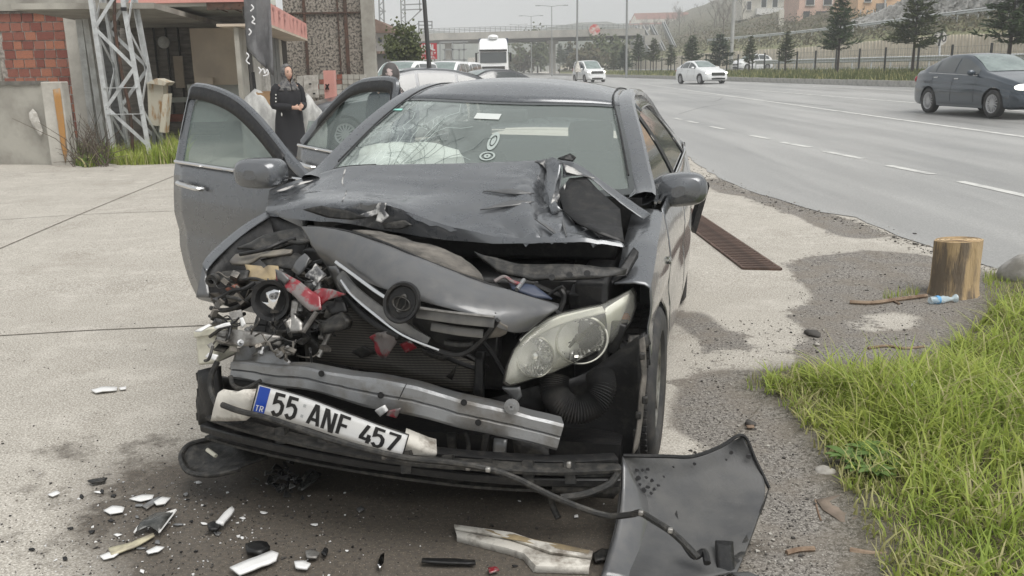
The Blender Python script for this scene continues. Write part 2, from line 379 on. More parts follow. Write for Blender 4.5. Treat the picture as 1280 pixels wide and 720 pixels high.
strip(MB(), spline([U(*q) for q in ((800, 112), (900, 121), (1040, 133))], 16), .03, .0095).build('tar_seam', M_TAR, road)
# forecourt joints
M_JOINT = mat('dark joint', (.10, .088, .07), .9, 0, (.2, .18, .15), 12)
for pp, w_ in (([(-120, 427), (0, 420), (120, 413), (262, 407), (430, 399)], .014), ([(-60, 336), (0, 311), (110, 264), (228, 216), (300, 188)], .018), ([(0, 275), (110, 268), (222, 264)], .012), ([(905, 560), (1020, 430)], .008)):
    strip(MB(), spline([U(*q) for q in pp], 14), w_, .004).build('expansion_joint', M_JOINT, ground)
# drain
M_RUST = mat('rusty brown iron', (.135, .085, .065), .7, .3, (.07, .045, .035), 9, bump=.3, bscale=60)
M_HOLE = mat('dark drain pit', (.012, .011, .01), .95)
dA, dB = U(929.5, 337), U(976, 338)
dth = thing('drain_grate', 'long rusty iron drain grate set in the concrete beside the grey car', 'drain', dA)
ddir = (U(875, 270) - U(976, 338)).normalized(); ww = (dB - dA)
MB().box((0, 0, 0), (1, 1, 1)) # noop
pit = MB().add([Vector((0, 0, .004)), Vector((ww.x, ww.y, .004)), Vector((ww.x, ww.y, .004)) + ddir * 4.6, ddir * 4.6 + Vector((0, 0, .004))], [(0, 1, 2, 3)]).build('drain_channel', M_HOLE, dth)
fr = MB(); ux = ww.normalized()
for s0 in (Vector((0, 0, .008)), ww + Vector((0, 0, .008))): fr.bar(s0, s0 + ddir * 4.6, .022, .02, up=(0, 0, 1))
fr.bar((0, 0, .008), ww + Vector((0, 0, .008)), .02, .02, up=(0, 0, 1)); fr.build('drain_frame', M_RUST, dth)
bb = MB(); bb.bar(Vector((0, 0, 0)) + ux * .01, ww - ux * .01, .042, .016, up=(0, 0, 1)); bm_ = bb.mesh('bar', M_RUST, False)
for k in range(66): inst('bar', bm_, dth, ddir * (.05 + .068 * k) + Vector((0, 0, .009)))

# ------------------------------------------------------------------ far kerb, verge, bank and hill
M_KERB = mat('grey concrete kerb', (.46, .45, .42), .85, 0, (.33, .32, .30), 5, bump=.2)
kerb = thing('kerb', 'low concrete kerb along the far side of the road', None); tag(kerb, kind='structure')
ks = MB().box((0, 0, .06), (.22, .98, .44)).mesh('kerb_stone', M_KERB, True)
ang = math.atan2(KD.y, KD.x) - math.pi / 2
for k in range(90):
    s = -20 + k; q = KP(s, .11); inst('kerb_stone', ks, kerb, q, (0, 0, ang), (1, 1, 1 + rnd.uniform(-.04, .04)))
P = [[KP(70 + 8 * k, o) + Vector((0, 0, z)) for o, z in ((0, 0), (0.01, .28), (.22, .28))] for k in range(16)]
MB().grid(P).build('kerb_run', M_KERB, kerb)
M_VERGE = mat('grass soil', (.135, .155, .07), .95, 0, (.17, .15, .085), 1.2, .4, .6, bump=.4, bscale=8)
M_HILL = mat('brushy hillside', (.075, .08, .04), .95, 0, (.125, .10, .065), .35, .38, .62, bump=.6, bscale=3, dist=.3)
M_ROADB = mat('service road', (.2, .2, .195), .8)
M_RIBW = mat('beige retaining wall', (.60, .54, .43), .85, 0, (.46, .41, .32), 1.0, .4, .65, bump=.3, bscale=3, stretch=(2.5, 2.5, .35))
rows = {
 4.5: [(700, 89.3), (780, 89.5), (955, 90.3), (1105, 91.6), (1236, 93), (1700, 101)],
 7.0: [(700, 87.5), (780, 87.6), (955, 87.3), (1105, 87), (1236, 87), (1700, 92)],
 16.: [(700, 86.5), (780, 86.5), (955, 85.5), (1105, 84), (1280, 83), (1700, 82)],
 16.4: [(700, 84), (790, 78), (860, 68), (950, 62), (1000, 60), (1072, 53), (1180, 44), (1280, 41), (1700, 25)],
 22: [(700, 84), (790, 70), (860, 58), (950, 52), (1000, 48), (1072, 41), (1180, 29), (1237, 23), (1700, -25)],
 28: [(700, 83), (790, 66), (860, 54), (950, 45), (1072, 33), (1180, 20), (1280, 8), (1700, -40)],
 45: [(700, 82), (790, 56), (860, 44), (950, 33), (1072, 20), (1280, -12), (1700, -90)],
 75: [(700, 81), (790, 46), (860, 30), (950, 14), (1072, -12), (1280, -60), (1700, -190)],
 130: [(700, 80), (770, 62), (790, 38), (830, 22), (880, 6), (950, -18), (1072, -50), (1280, -120), (1700, -330)],
 160: [(700, 83), (770, 74), (790, 50), (830, 32), (880, 16), (950, -5), (1072, -30), (1280, -90), (1700, -280)]}
pxs = [700, 720, 740, 760] + list(range(775, 1290, 15)) + [1320, 1380, 1450, 1550, 1700]
def rowp(px, o): return V(px, interp(px, rows[o]), o)
def terrain(name, offs, m, parent=None, first=None, sub=3, rough=0):
    P = []
    for px in pxs:
        keys = [rowp(px, o) for o in offs]
        if first is not None: keys = [first(px)] + keys
        row = []
        for a, b in zip(keys, keys[1:]):
            for k in range(sub): row.append(a.lerp(b, k / sub))
        row.append(keys[-1])
        if rough: row = [q + Vector((0, 0, rough * noise.noise(q * .12))) if 0 < i < len(row) - 1 else q for i, q in enumerate(row)]
        P.append(row)
    return MB().grid(P).build(name, m, parent)
def k0(px):
    q = V(px, 95, .22); q.z = G(q.x, q.y) + .26; return q
verge = terrain('verge', [4.5, 7.0], M_VERGE, first=k0); tag(verge, 'green grass verge beyond the far kerb', kind='structure')
srv = terrain('service_road', [7.0, 16.], M_ROADB); tag(srv, 'narrow service road behind the verge fence', kind='structure')
bank = terrain('bank', [16.4, 22, 28], M_VERGE); tag(bank, 'grassy bank above the beige retaining wall', kind='structure')
hill = terrain('hill', [28, 45, 75, 130, 160], M_HILL, sub=8, rough=1.2); tag(hill, 'brush covered hillside with bare trees', kind='structure')
rw = thing('retaining_wall', 'long beige ribbed retaining wall below the grassy bank', 'wall')
b = MB(); P = [[rowp(px, 16.), rowp(px, 16.4), rowp(px, 16.4) + KN * .35] for px in pxs]; b.grid(P); b.build('wall_face', M_RIBW, rw)
rib = MB()
for k in range(150):
    px = 860 + k * 4.2
    if px < 1400:
        a, c = rowp(px, 16.), rowp(px, 16.4); rib.bar(a - KN * .02, c - KN * .02, rnd.uniform(.08, .16), .08, up=KN)
o = rib.build('rib', M_RIBW, rw); tag(o, kind='stuff')
# distant ridge in the mist
M_RIDGE = mat('distant wooded ridge', (.07, .085, .06), .95, 0, (.11, .11, .085), .02)
b = MB(); P = []
for k in range(60):
    px = 380 + k * 18; h = 22 + 10 * noise.noise(Vector((px * .006, 2, 0))) + 3 * noise.noise(Vector((px * .05, 5, 0))) - max(0, (px - 900) * .02)
    P.append([W(px, 92, 380) - Vector((0, 0, 2)), Vector((W(px, 90, 460).x, 460, h * .7 + 3)), Vector((W(px, 90, 560).x, 560, h + 4)), Vector((W(px, 90, 620).x, 640, 0))])
tag(MB().grid(P).build('ridge', M_RIDGE), 'misty distant ridge behind the overpass', kind='structure')
# ------------------------------------------------------------------ the crashed car
car = thing('crashed_car', 'dark grey saloon with smashed front, crumpled bonnet and open doors', 'car', M=MCAR)
def BT(x, y, z): return Vector((x, y, z - .04 * x))
RAIL = [(.40, .745, 1.06), (.62, .70, 1.165), (.9, .645, 1.29), (1.2, .588, 1.392), (1.4, .568, 1.43), (1.75, .56, 1.452), (2.2, .56, 1.44), (2.6, .585, 1.385), (2.95, .64, 1.26), (3.3, .73, 1.11)]
def rail(y, s=1): return Vector((s * smooth_interp(y, [(a, b) for a, b, c in RAIL]), y, smooth_interp(y, [(a, c) for a, b, c in RAIL])))
def belt(y, s=1): return Vector((s * interp(y, [(.4, .795), (1.4, .845), (2.4, .875), (3.3, .83)]), y, interp(y, [(.4, 1.0), (1.4, 1.03), (2.4, 1.075), (3.3, 1.09)])))
HW = [(-.95, .55), (-.8, .69), (-.5, .80), (-.2, .845), (.3, .872), (1, .90), (2.2, .94), (2.8, .94), (3.3, .89), (3.6, .72)]
def side(y, z, s=1):
    x = smooth_interp(y, HW); zb = 1.0
    x -= .055 * max(0, (z - .74) / .3) ** 1.6 + .05 * max(0, (.5 - z) / .3) ** 2
    x -= .012 * math.exp(-((z - .66) / .05) ** 2)
    return Vector((s * x, y, z))
def bt(q): return BT(q.x, q.y, q.z)
def patch(name, fn, us, vs, m, parent=car, **k):
    P = [[bt(fn(u, v)) for u in us] for v in vs]; return MB().grid(P).build(name, m, parent, **k)
lin = lambda a, b, n: [a + (b - a) * i / n for i in range(n + 1)]
# roof
def roof_pt(u, v):
    y0 = lerp(1.07, 1.215, abs(u) ** 2.2); y1 = lerp(2.72, 2.6, abs(u) ** 2); y = lerp(y0, y1, v)
    r = rail(y); crown = .06 * min(1, .5 + v * 3) * (1 - abs(u) ** 2.2)
    return Vector((u * (r.x - .015), y, r.z + crown + (.02 if v < .001 else .02) * (1 - abs(u) ** 4) * (1 - min(1, v * 4)) + .004))
patch('roof', roof_pt, lin(-1, 1, 24), lin(0, 1, 22), M_PAINT, solid=.012, off=-1)
# windscreen
def ws_pt(u, v):
    bx, by, bz = .735 * u, lerp(.17, .43, abs(u) ** 2), lerp(1.035, 1.055, u * u)
    t = roof_pt(u, 0); q = Vector((bx, by, bz)).lerp(Vector((t.x * 1.01, t.y - .008, t.z - .008)), v)
    q.z += .022 * math.sin(math.pi * v); return q
def windscreen_mat():
    m = glass('dusty cracked windscreen', (.4, .46, .43), .42, .03, (.90, .95, .92)); t = m.node_tree; b = t.nodes['Principled BSDF']; N = t.nodes.new; L = t.links.new
    tc = N('ShaderNodeTexCoord'); sep = N('ShaderNodeSeparateXYZ'); L(tc.outputs['Object'], sep.inputs[0])
    mp = N('ShaderNodeMapping'); mp.inputs['Scale'].default_value = (1, .55, .55); mp.inputs['Rotation'].default_value = (.3, .5, .4); L(tc.outputs['Object'], mp.inputs[0])
    def crack(sc, wd, jit):
        n = N('ShaderNodeTexNoise'); n.inputs['Scale'].default_value = 4; L(tc.outputs['Object'], n.inputs['Vector'])
        a = N('ShaderNodeVectorMath'); a.operation = 'MULTIPLY_ADD'; a.inputs[1].default_value = (jit,) * 3; L(n.outputs[1], a.inputs[0]); L(mp.outputs[0], a.inputs[2])
        v = N('ShaderNodeTexVoronoi'); v.feature = 'DISTANCE_TO_EDGE'; v.inputs['Scale'].default_value = sc; L(a.outputs[0], v.inputs['Vector'])
        r = N('ShaderNodeMapRange'); r.inputs[1].default_value = wd; r.inputs[2].default_value = wd * .3; L(v.outputs['Distance'], r.inputs[0]); return r.outputs[0]
    def mth(op, a, c):
        n = N('ShaderNodeMath'); n.operation = op; n.use_clamp = True
        for k, q in ((0, a), (1, c)):
            if isinstance(q, (int, float)): n.inputs[k].default_value = q
            else: L(q, n.inputs[k])
        return n.outputs[0]
    zone = N('ShaderNodeMapRange'); zone.inputs[1].default_value = .05; zone.inputs[2].default_value = -.60; L(sep.outputs[0], zone.inputs[0])
    ns = N('ShaderNodeTexNoise'); ns.inputs['Scale'].default_value = 4; ns.inputs['Detail'].default_value = 6; L(tc.outputs['Object'], ns.inputs['Vector'])
    rn = N('ShaderNodeMapRange'); rn.inputs[1].default_value = .38; rn.inputs[2].default_value = .62; L(ns.outputs[0], rn.inputs[0])
    big = mth('MULTIPLY', crack(5.5, .028, .35), zone.outputs[0]); cr = mth('MULTIPLY', mth('MULTIPLY', crack(20, .045, .2), rn.outputs[0]), zone.outputs[0])
    frost = mth('MULTIPLY', mth('MULTIPLY', zone.outputs[0], rn.outputs[0]), .22)
    mix = N('ShaderNodeMix'); mix.data_type = 'RGBA'; mix.inputs[6].default_value = (.58, .67, .63, 1); mix.inputs[7].default_value = (.80, .90, .86, 1); L(mth('ADD', frost, mth('MULTIPLY', cr, .4)), mix.inputs[0])  # pale film colour: dust, with the sky reflection painted in
    dark = N('ShaderNodeMix'); dark.data_type = 'RGBA'; dark.inputs[7].default_value = (.10, .13, .12, 1); L(mth('MULTIPLY', big, .9), dark.inputs[0]); L(mix.outputs[2], dark.inputs[6]); L(dark.outputs[2], b.inputs['Base Color'])
    d_ = t.nodes['dust']; L(mth('ADD', mth('ADD', mth('MULTIPLY', cr, .22), frost), .22), d_.inputs[0])
    return m
M_WS = windscreen_mat()
patch('windscreen', ws_pt, lin(-.985, .985, 24), lin(0, .985, 14), M_WS)
M_CERAM = mat('black glass edge band', (.045, .05, .05), .25, coat=.4)
P = []
b = MB()
for u0, u1 in ((-.995, -.955), (.945, .995)):
    b.grid([[bt(ws_pt(u0, v) + Vector((0, -.003, .004))), bt(ws_pt(u1, v) + Vector((0, -.003, .004)))] for v in lin(0, .98, 14)])
b.grid([[bt(ws_pt(u, .965) + Vector((0, -.003, .004))) for u in lin(-.99, .99, 20)], [bt(ws_pt(u, .995) + Vector((0, -.003, .004))) for u in lin(-.99, .99, 20)]])
b.grid([[bt(ws_pt(u, .0) + Vector((0, -.003, .004))) for u in lin(-.99, .99, 20)], [bt(ws_pt(u, .05) + Vector((0, -.003, .004))) for u in lin(-.99, .99, 20)]])
b.build('screen_seal', M_CERAM, car)
# pillars and roof rails
for s in (1, -1):
    pts = [bt(rail(y, s) + Vector((s * .012, .03, -.012))) for y in lin(.33, 3.3, 30)]
    b = MB(); ring = []
    for i, q in enumerate(pts):
        d = (pts[min(i + 1, 30)] - pts[max(i - 1, 0)]).normalized(); out = Vector((s, 0, .25)); out = (out - d * out.dot(d)).normalized(); up = d.cross(out) * (1 if s < 0 else -1)
        if up.z < 0: up = -up
        ring.append([q + out * (.062 * math.cos(a) - .01) + up * (.030 * math.sin(a)) for a in [2 * math.pi * k / 10 for k in range(10)]])
    b.grid(ring, wrap=True).build('roof_pillar', M_PAINT, car)
    b = MB(); b.tube([bt(rail(y, s) + Vector((-s * .045, -.0, .019))) for y in lin(.5, 2.7, 24)], .0045, 6); b.build('roof_seam', M_BLACK, car)
# closed left side: windows, pillars
def gl(y_b, y_t, t, s=1, bulge=.022):
    a, c = belt(y_b, s), rail(y_t, s); q = a.lerp(c, t); q.x += s * bulge * math.sin(math.pi * t); return q
def quad_win(yb0, yt0, yb1, yt1, t0, t1, s=1, off=0, n=8):
    P = []
    for v in lin(t0, t1, 6): P.append([bt(gl(lerp(yb0, yb1, u), lerp(yt0, yt1, u), v, s) + Vector((s * off, 0, 0))) for u in lin(0, 1, n)])
    return P
M_SIDEG = mat('tinted side glass', (.05, .056, .054), .03, 0, spec=.8, coat=1.0)
for yb0, yt0, yb1, yt1 in ((.60, 1.17, 1.385, 1.42), (1.46, 1.5, 2.30, 2.36)):
    MB().grid(quad_win(yb0, yt0, yb1, yt1, .02, .90)).build('side_window', M_SIDEG, car)
MB().grid(quad_win(1.37, 1.40, 1.48, 1.52, .0, .93, off=.006, n=3)).build('door_pillar', M_BLACK, car)
MB().grid(quad_win(2.29, 2.34, 2.36, 2.40, .0, .93, off=.006, n=3)).build('window_divider', M_BLACK, car)
MB().grid(quad_win(2.35, 2.39, 2.62, 2.58, .02, .88)).build('quarter_window', M_SIDEG, car)
MB().grid(quad_win(2.6, 2.5, 3.3, 3.3, .0, 1.0)).build('rear_pillar', M_PAINT, car)
MB().grid(quad_win(.40, .45, .62, 1.19, .0, .96, off=.004, n=4)).build('door_mirror_gusset', M_PAINT, car)
for yb0, yt0, yb1, yt1 in ((.5, 1.12, 1.4, 1.42), (1.44, 1.48, 2.6, 2.52)):   # rain deflectors over the windows
    MB().grid([[bt(gl(lerp(yb0, yb1, u), lerp(yt0, yt1, u), v, 1) + Vector((.012 + .018 * (1 - k), 0, 0))) for u in lin(0, 1, 10)] for k, v in ((0, .80), (.5, .88), (1, .96))]).build('rain_deflector', M_GLASSD, car, solid=.003)
MB().tube([bt(belt(y) + Vector((.012, 0, .004))) for y in lin(.55, 2.6, 14)], .008, 6).build('belt_trim', M_CHROME, car)
# lower side panels
def arch(y, c, r): return .32 + math.sqrt(max(0, r * r - (y - c) ** 2)) if abs(y - c) < r else 0
def panel(name, y0, y1, top, low, s=1, m=M_PAINT, parent=car, ny=20, nz=12, shelf=0, **k):
    ys = lin(y0, y1, ny); P = []
    for v in lin(0, 1, nz): P.append([bt(side(y, lerp(low(y), top(y), v), s)) for y in ys])
    if shelf:
        for e, dz in ((.02, .012), (.06, .018), (shelf, .012)): P.append([q + Vector((-s * e, 0, dz)) for q in P[nz]])
    return MB().grid(P).build(name, m, parent, solid=.006, off=-1, **k)
panel('front_wing', -.30, .405, lambda y: interp(y, [(-.36, .80), (-.2, .855), (0, .915), (.4, .985)]), lambda y: max(arch(y, 0, .365), .27 if y > .3 else .5), shelf=.13, ny=34)
panel('front_door', .415, 1.395, lambda y: belt(y).z, lambda y: .27)
panel('rear_door', 1.407, 2.36, lambda y: belt(y).z, lambda y: max(.27, arch(y, 2.6, .37)))
panel('rear_quarter', 2.372, 3.5, lambda y: interp(y, [(2.3, 1.075), (3.3, 1.09), (3.5, 1.06)]), lambda y: max(.3, arch(y, 2.6, .37)), ny=30)
panel('rear_quarter', 2.372, 3.5, lambda y: interp(y, [(2.3, 1.075), (3.3, 1.09), (3.5, 1.06)]), lambda y: max(.3, arch(y, 2.6, .37)), s=-1, ny=30)
for s in (1, -1):
    MB().tube([(s * .80, y, .245 - .03 * s) for y in lin(.40, 2.24, 6)], .055, 10).build('sill', M_PAINTD, car)
for y0 in (1.2, 2.14):
    h_ = MB(); a = bt(side(y0, .93)); h_.tube([a + Vector((.005, 0, 0)), a + Vector((.035, .03, .002)), a + Vector((.037, .16, .004)), a + Vector((.008, .19, .006))], .011, 8)
    h_.build('door_handle', M_CHROME, car)
b = MB(); b.ball(bt(side(.30, .80)) + Vector((.006, 0, 0)), .022, 8, 6, sc=(.5, 1.2, .8)); b.build('side_repeater', M_LENS, car)
# rear deck, tail, bumper
MB().grid([[bt(Vector((u * lerp(.62, .66, v), lerp(3.28, 3.55, v), lerp(1.1, 1.075, v) + .02 * (1 - u * u)))) for u in lin(-1, 1, 8)] for v in lin(0, 1, 3)]).build('boot_lid', M_PAINT, car)
rp = [[bt(Vector((u * lerp(.56, .65, v), lerp(2.62, 3.3, v) + .08 * (1 - u * u), lerp(1.40, 1.10, v) + .03 * (1 - u * u)))) for u in lin(-1, 1, 10)] for v in lin(0, 1, 5)]
M_CLEARG = glass('rear glass', (.30, .36, .34), .30, .03, (.6, .66, .64))
MB().grid(rp).build('rear_window', M_CLEARG, car)
MB().grid([[bt(Vector((lerp(-.76, .84, u) + .06 * v, 3.45 + .13 * math.sin(math.pi * u), z))) for u in lin(0, 1, 12)] for v, z in ((0, .32), (.5, .6), (1, .7), (.4, 1.05))]).build('rear_bumper', M_PAINTD, car)
MB().prism([C(*q) for q in ((878, 240, 3.3), (886, 228, 3.35), (887, 233, 3.35), (870, 292, 3.3), (866, 282, 3.25))], (-.03, .05, 0)).build('torn_bumper_corner', M_BLACK, car)
# left door mirror
b = MB(); mc = C(848, 236, .80); rr = []
for k, (sx, sy) in enumerate(((.25, .3), (.82, .8), (1, 1), (1, 1), (.96, .96))):
    yk = (-.075, -.06, -.03, .02, .06)[k]
    rr.append([mc + Vector((.124 * sx * math.copysign(abs(math.cos(a)) ** .6, math.cos(a)) + .012 * (math.cos(a) > 0) * sx, yk, .078 * sy * math.copysign(abs(math.sin(a)) ** .7, math.sin(a)) - .008 * (math.cos(a) < 0))) for a in [2 * math.pi * j / 20 for j in range(20)]])
b.grid(rr, wrap=True); b.add(rr[0], [tuple(range(20))]); b.build('door_mirror', M_PAINT, car, sub=1)
MB().add([q * 1 for q in rr[4]], [tuple(range(20))]).build('mirror_glass', M_CHROME, car)
MB().bar(mc + Vector((-.12, .0, -.06)), mc + Vector((-.02, .0, -.055)), .06, .04).build('mirror_foot', M_BLACK, car, bevel=.01)

# ---- open right doors (built in door space: u along the door, w outward, z up)
def door(name, hinge, ang, L_, fr, to, dz, mirror, label, quarter):
    t = R(ang); M3 = Matrix.Translation(hinge) @ Matrix(((-math.sin(t), -math.cos(t), 0, 0), (math.cos(t), -math.sin(t), 0, 0), (0, 0, 1, 0), (0, 0, 0, 1)))
    # local x=u, local y=outward, z
    d = bpy.data.objects.new(name, None); _put(d, car); d.matrix_local = M3 @ Matrix.Translation((0, 0, dz)); d['label'] = label
    def wof(z): return -.055 * max(0, (min(z, 1.02) - .74) / .3) ** 1.6 - .05 * max(0, (.5 - z) / .3) ** 2 - .012 * math.exp(-((z - .66) / .05) ** 2) - (.13 * max(0, (z - 1.02) / .4) if z > 1.02 else 0) + (.0 if z < 1.02 else 0)
    zs = [.28, .31, .36, .42, .5, .58, .63, .66, .69, .76, .84, .92, .985]; P = []
    for z in zs:
        e = interp(z, [(.28, L_ * .90), (.36, L_ * .93), (.55, L_ * .975), (.8, L_), (1.03, L_)]) if not quarter else interp(z, [(.28, L_ * .55), (.42, L_ * .62), (.6, L_ * .78), (.75, L_ * .95), (.85, L_), (1.03, L_)])
        P.append([Vector((lerp(.0, e, k / 12), wof(z) + .012 * math.sin(math.pi * k / 12), z + .04 * k / 12 * (z > .9))) for k in range(13)])
    MB().grid(P).build('door_skin', M_PAINT, d, solid=.012, off=0)
    inner = [[q + Vector((0, -.075, 0)) for q in row] for row in P]; MB().grid(inner).build('inner_panel', M_DARKIN, d)
    edge = [q for q in P[0][:1]]
    rim = [row[-1] for row in P]; MB().grid([rim, [q + Vector((-.004, -.075, 0)) for q in rim]]).build('door_edge', M_PAINTD, d)
    top = P[-1]; MB().grid([top, [q + Vector((0, -.075, 0)) for q in top]]).build('door_sill_top', M_BLACK, d)
    bot = P[0]; MB().grid([bot, [q + Vector((0, -.075, 0)) for q in bot]]).build('door_bottom', M_BLACK, d)
    MB().tube([q + Vector((0, .006, .006)) for q in top], .0095, 6).build('belt_trim', M_CHROME, d)
    F = [Vector((u, wof(z) - .01, z)) for u, z in fr]
    b = MB(); FF = spline(F, 5); ring = []
    for i, q in enumerate(FF):
        dd = (FF[min(i + 1, len(FF) - 1)] - FF[max(i - 1, 0)]).normalized(); n1 = Vector((0, 1, .2)); n1 = (n1 - dd * n1.dot(dd)).normalized(); n2 = dd.cross(n1)
        ring.append([q + n1 * (.02 * math.cos(a)) + n2 * ((.036 if quarter else .030) * math.sin(a)) for a in [2 * math.pi * k / 8 for k in range(8)]])
    b.grid(ring, wrap=True).build('window_frame', M_PAINT, d)
    # glass
    base = [Vector((lerp(fr[0][0], fr[-1][0], k / 14), wof(1.0) - .02, 1.0 + .03 * k / 14)) for k in range(15)]
    def topz(u):
        return max(interp(u, [(a, c) for a, c in fr[:-1]]), 1.0)
    tp = [Vector((q.x, wof(topz(q.x)) - .012, topz(q.x) - .005)) for q in base]
    MB().grid([[a.lerp(c, v) for a, c in zip(base, tp)] for v in lin(0, 1, 6)]).build('window_glass', to, d)
    # inner rain deflector strip along the top edge
    b = MB(); q0 = [Vector((u, wof(z) + .02, z - .01)) for u, z in fr[1:-1]]; q0 = spline(q0, 5)
    b.grid([[q + Vector((0, -.012, .02)) for q in q0], [q + Vector((0, .012, -.045)) for q in q0]]).build('rain_deflector', M_BLACK, d, solid=.003)
    b = MB(); hx, hz = L_ * .90, .925
    b.tube(spline([(hx - .19, .01, hz - .02), (hx - .17, .045, hz - .015), (hx - .09, .052, hz - .004), (hx - .02, .045, hz + .004), (hx + .0, .008, hz + .006)], 4), .0135, 8, mi=0)
    cup = MB(); cup.ball((hx - .115, wof(hz) + .006, hz + .005), .055, 14, 8, sc=(.95, .12, .75)); cup.build('handle_recess', M_BLACK, d)
    b.build('door_handle', M_CHROME, d)
    MB().box((L_ + .002, -.04, .80), (.03, .05, .09)).build('door_latch', M_STEEL, d, bevel=.005)
    if mirror:
        tri = MB(); tri.prism([(.02, wof(1.0) + .0, .985), (.25, wof(1.0) + .0, .995), (.235, wof(1.12) - .01, 1.13), (.03, wof(1.02), 1.0)], (0, -.03, 0)); tri.build('mirror_gusset', M_BLACK, d)
        h = MB(); rr = []
        mcx = Vector((.13, .14, 1.035))
        X = Matrix.Rotation(R(-ang + 8), 3, 'Z')   # housing faces the road ahead
        for k, (sx, sy) in enumerate(((.25, .3), (.82, .8), (1, 1), (1, 1), (.95, .95))):
            yk = (-.085, -.065, -.03, .02, .06)[k]
            rr.append([mcx + MD @ Vector((.122 * sx * math.copysign(abs(math.cos(a)) ** .6, math.cos(a)), yk, .072 * sy * math.copysign(abs(math.sin(a)) ** .7, math.sin(a)))) for a in [2 * math.pi * j / 20 for j in range(20)]])
        h.grid(rr, wrap=True); h.add(rr[0], [tuple(range(20))]); h.add(rr[4], [tuple(range(20))]); h.build('door_mirror', M_PAINT, d, sub=1)
        MB().bar((.14, wof(.98) - .01, .985), mcx + Vector((0, -.02, -.05)), .07, .04).build('mirror_foot', M_BLACK, d, bevel=.01)
    return d
M_DGLASS = glass('side door glass', (.25, .31, .29), .42, .02, (.55, .62, .60))
t_ = R(65); _D3 = Matrix(((-math.sin(t_), -math.cos(t_), 0), (math.cos(t_), -math.sin(t_), 0), (0, 0, 1)))
MD = _D3.inverted() @ Matrix.Rotation(R(-6), 3, 'Z')
door('front_door', (-.83, .42, .033), 65, 1.08, [(.02, .99), (.2, 1.09), (.42, 1.225), (.62, 1.325), (.78, 1.375), (.92, 1.402), (1.0, 1.41), (1.05, 1.412), (1.066, 1.40), (1.070, 1.37), (1.08, 1.2), (1.08, 1.03)], M_DGLASS, .045, True, 'open front door of the grey saloon with its wing mirror', False)
d2 = door('rear_door', (-.86, 1.45, .033), 53, .98, [(.015, 1.02), (.015, 1.30), (.02, 1.40), (.06, 1.425), (.2, 1.43), (.42, 1.41), (.60, 1.335), (.80, 1.19), (.97, 1.04)], M_DGLASS, .04, False, 'open rear door of the grey saloon', True)
MB().bar((.66, -.075, 1.02), (.60, -.18, 1.345), .02, .02).build('window_divider', M_BLACK, d2)

# ---- wheels
def wheel_meshes(r, wd, rim_r, spokes=7, style=0, mrim=None, tread=0):
    w2 = wd / 2
    ty = MB(); prof = [(rim_r, -w2 * .80), (rim_r + .02, -w2 * .96), (r - .035, -w2), (r - .010, -w2 * .86), (r, -w2 * .7), (r, w2 * .7), (r - .010, w2 * .86), (r - .035, w2), (rim_r + .02, w2 * .96), (rim_r, w2 * .80)]
    M4 = Matrix.Rotation(math.pi / 2, 4, 'Y')
    ty.lathe(prof, 40, M4, cap=False)
    if tread:
        for k in range(64):
            a = 2 * math.pi * k / 64
            for x0, x1, da in ((-w2 * .72, -w2 * .26, .02), (-w2 * .2, w2 * .2, -.01), (w2 * .26, w2 * .72, .02)):
                q = lambda x, aa, rr: Vector((x, rr * math.cos(aa), rr * math.sin(aa)))
                h = .034
                ty.add([q(x0, a - h, r - .002), q(x1, a - h + da, r - .002), q(x1, a + h + da, r - .002), q(x0, a + h, r - .002), q(x0, a - h, r + .007), q(x1, a - h + da, r + .007), q(x1, a + h + da, r + .007), q(x0, a + h, r + .007)], [(4, 5, 6, 7), (0, 1, 5, 4), (1, 2, 6, 5), (2, 3, 7, 6), (3, 0, 4, 7)])
    rm = MB(); rm.lathe([(rim_r + .012, -w2 * .8), (rim_r - .02, -w2 * .6), (rim_r - .03, w2 * .5), (rim_r - .006, w2 * .78), (rim_r + .014, w2 * .84), (rim_r - .012, w2 * .62), (rim_r - .04, w2 * .55)], 32, M4, cap=False)
    for k in range(spokes):
        a = 2 * math.pi * k / spokes
        for da in ((-.12, .12) if style else (0,)):
            a1 = a + da
            rm.bar((w2 * .62, .03 * math.cos(a1), .03 * math.sin(a1)), (w2 * .60, (rim_r - .01) * math.cos(a + da * 1.6), (rim_r - .01) * math.sin(a + da * 1.6)), .05 if not style else .026, .03, up=(1, 0, 0))
    rm.lathe([(.0, w2 * .8), (.05, w2 * .78), (.06, w2 * .55)], 16, M4)
    dk = MB(); dk.lathe([(rim_r - .02, w2 * .2), (0.001, w2 * .2)], 24, M4)
    return ty.mesh('tyre', M_RUB), rm.mesh('rim', mrim or M_ALU), dk.mesh('brake_disc', M_BLACK)
CW = wheel_meshes(.317, .2, .20, 8, 0, tread=1)
def wheel(parent, meshes, loc, rz):
    o = bpy.data.objects.new('wheel', None); _put(o, parent); o.location = loc; o.rotation_euler = (0, 0, rz)
    for n_, m_ in zip(('tyre', 'rim', 'brake_disc'), meshes): inst(n_, m_, o)
    return o
wheel(car, CW, (.765, 0.0, .317), R(-2)); wheel(car, CW, (.82, 2.6, .317), 0); wheel(car, CW, (-.765, .08, .317), math.pi + .1); wheel(car, CW, (-.765, 2.6, .317), math.pi)
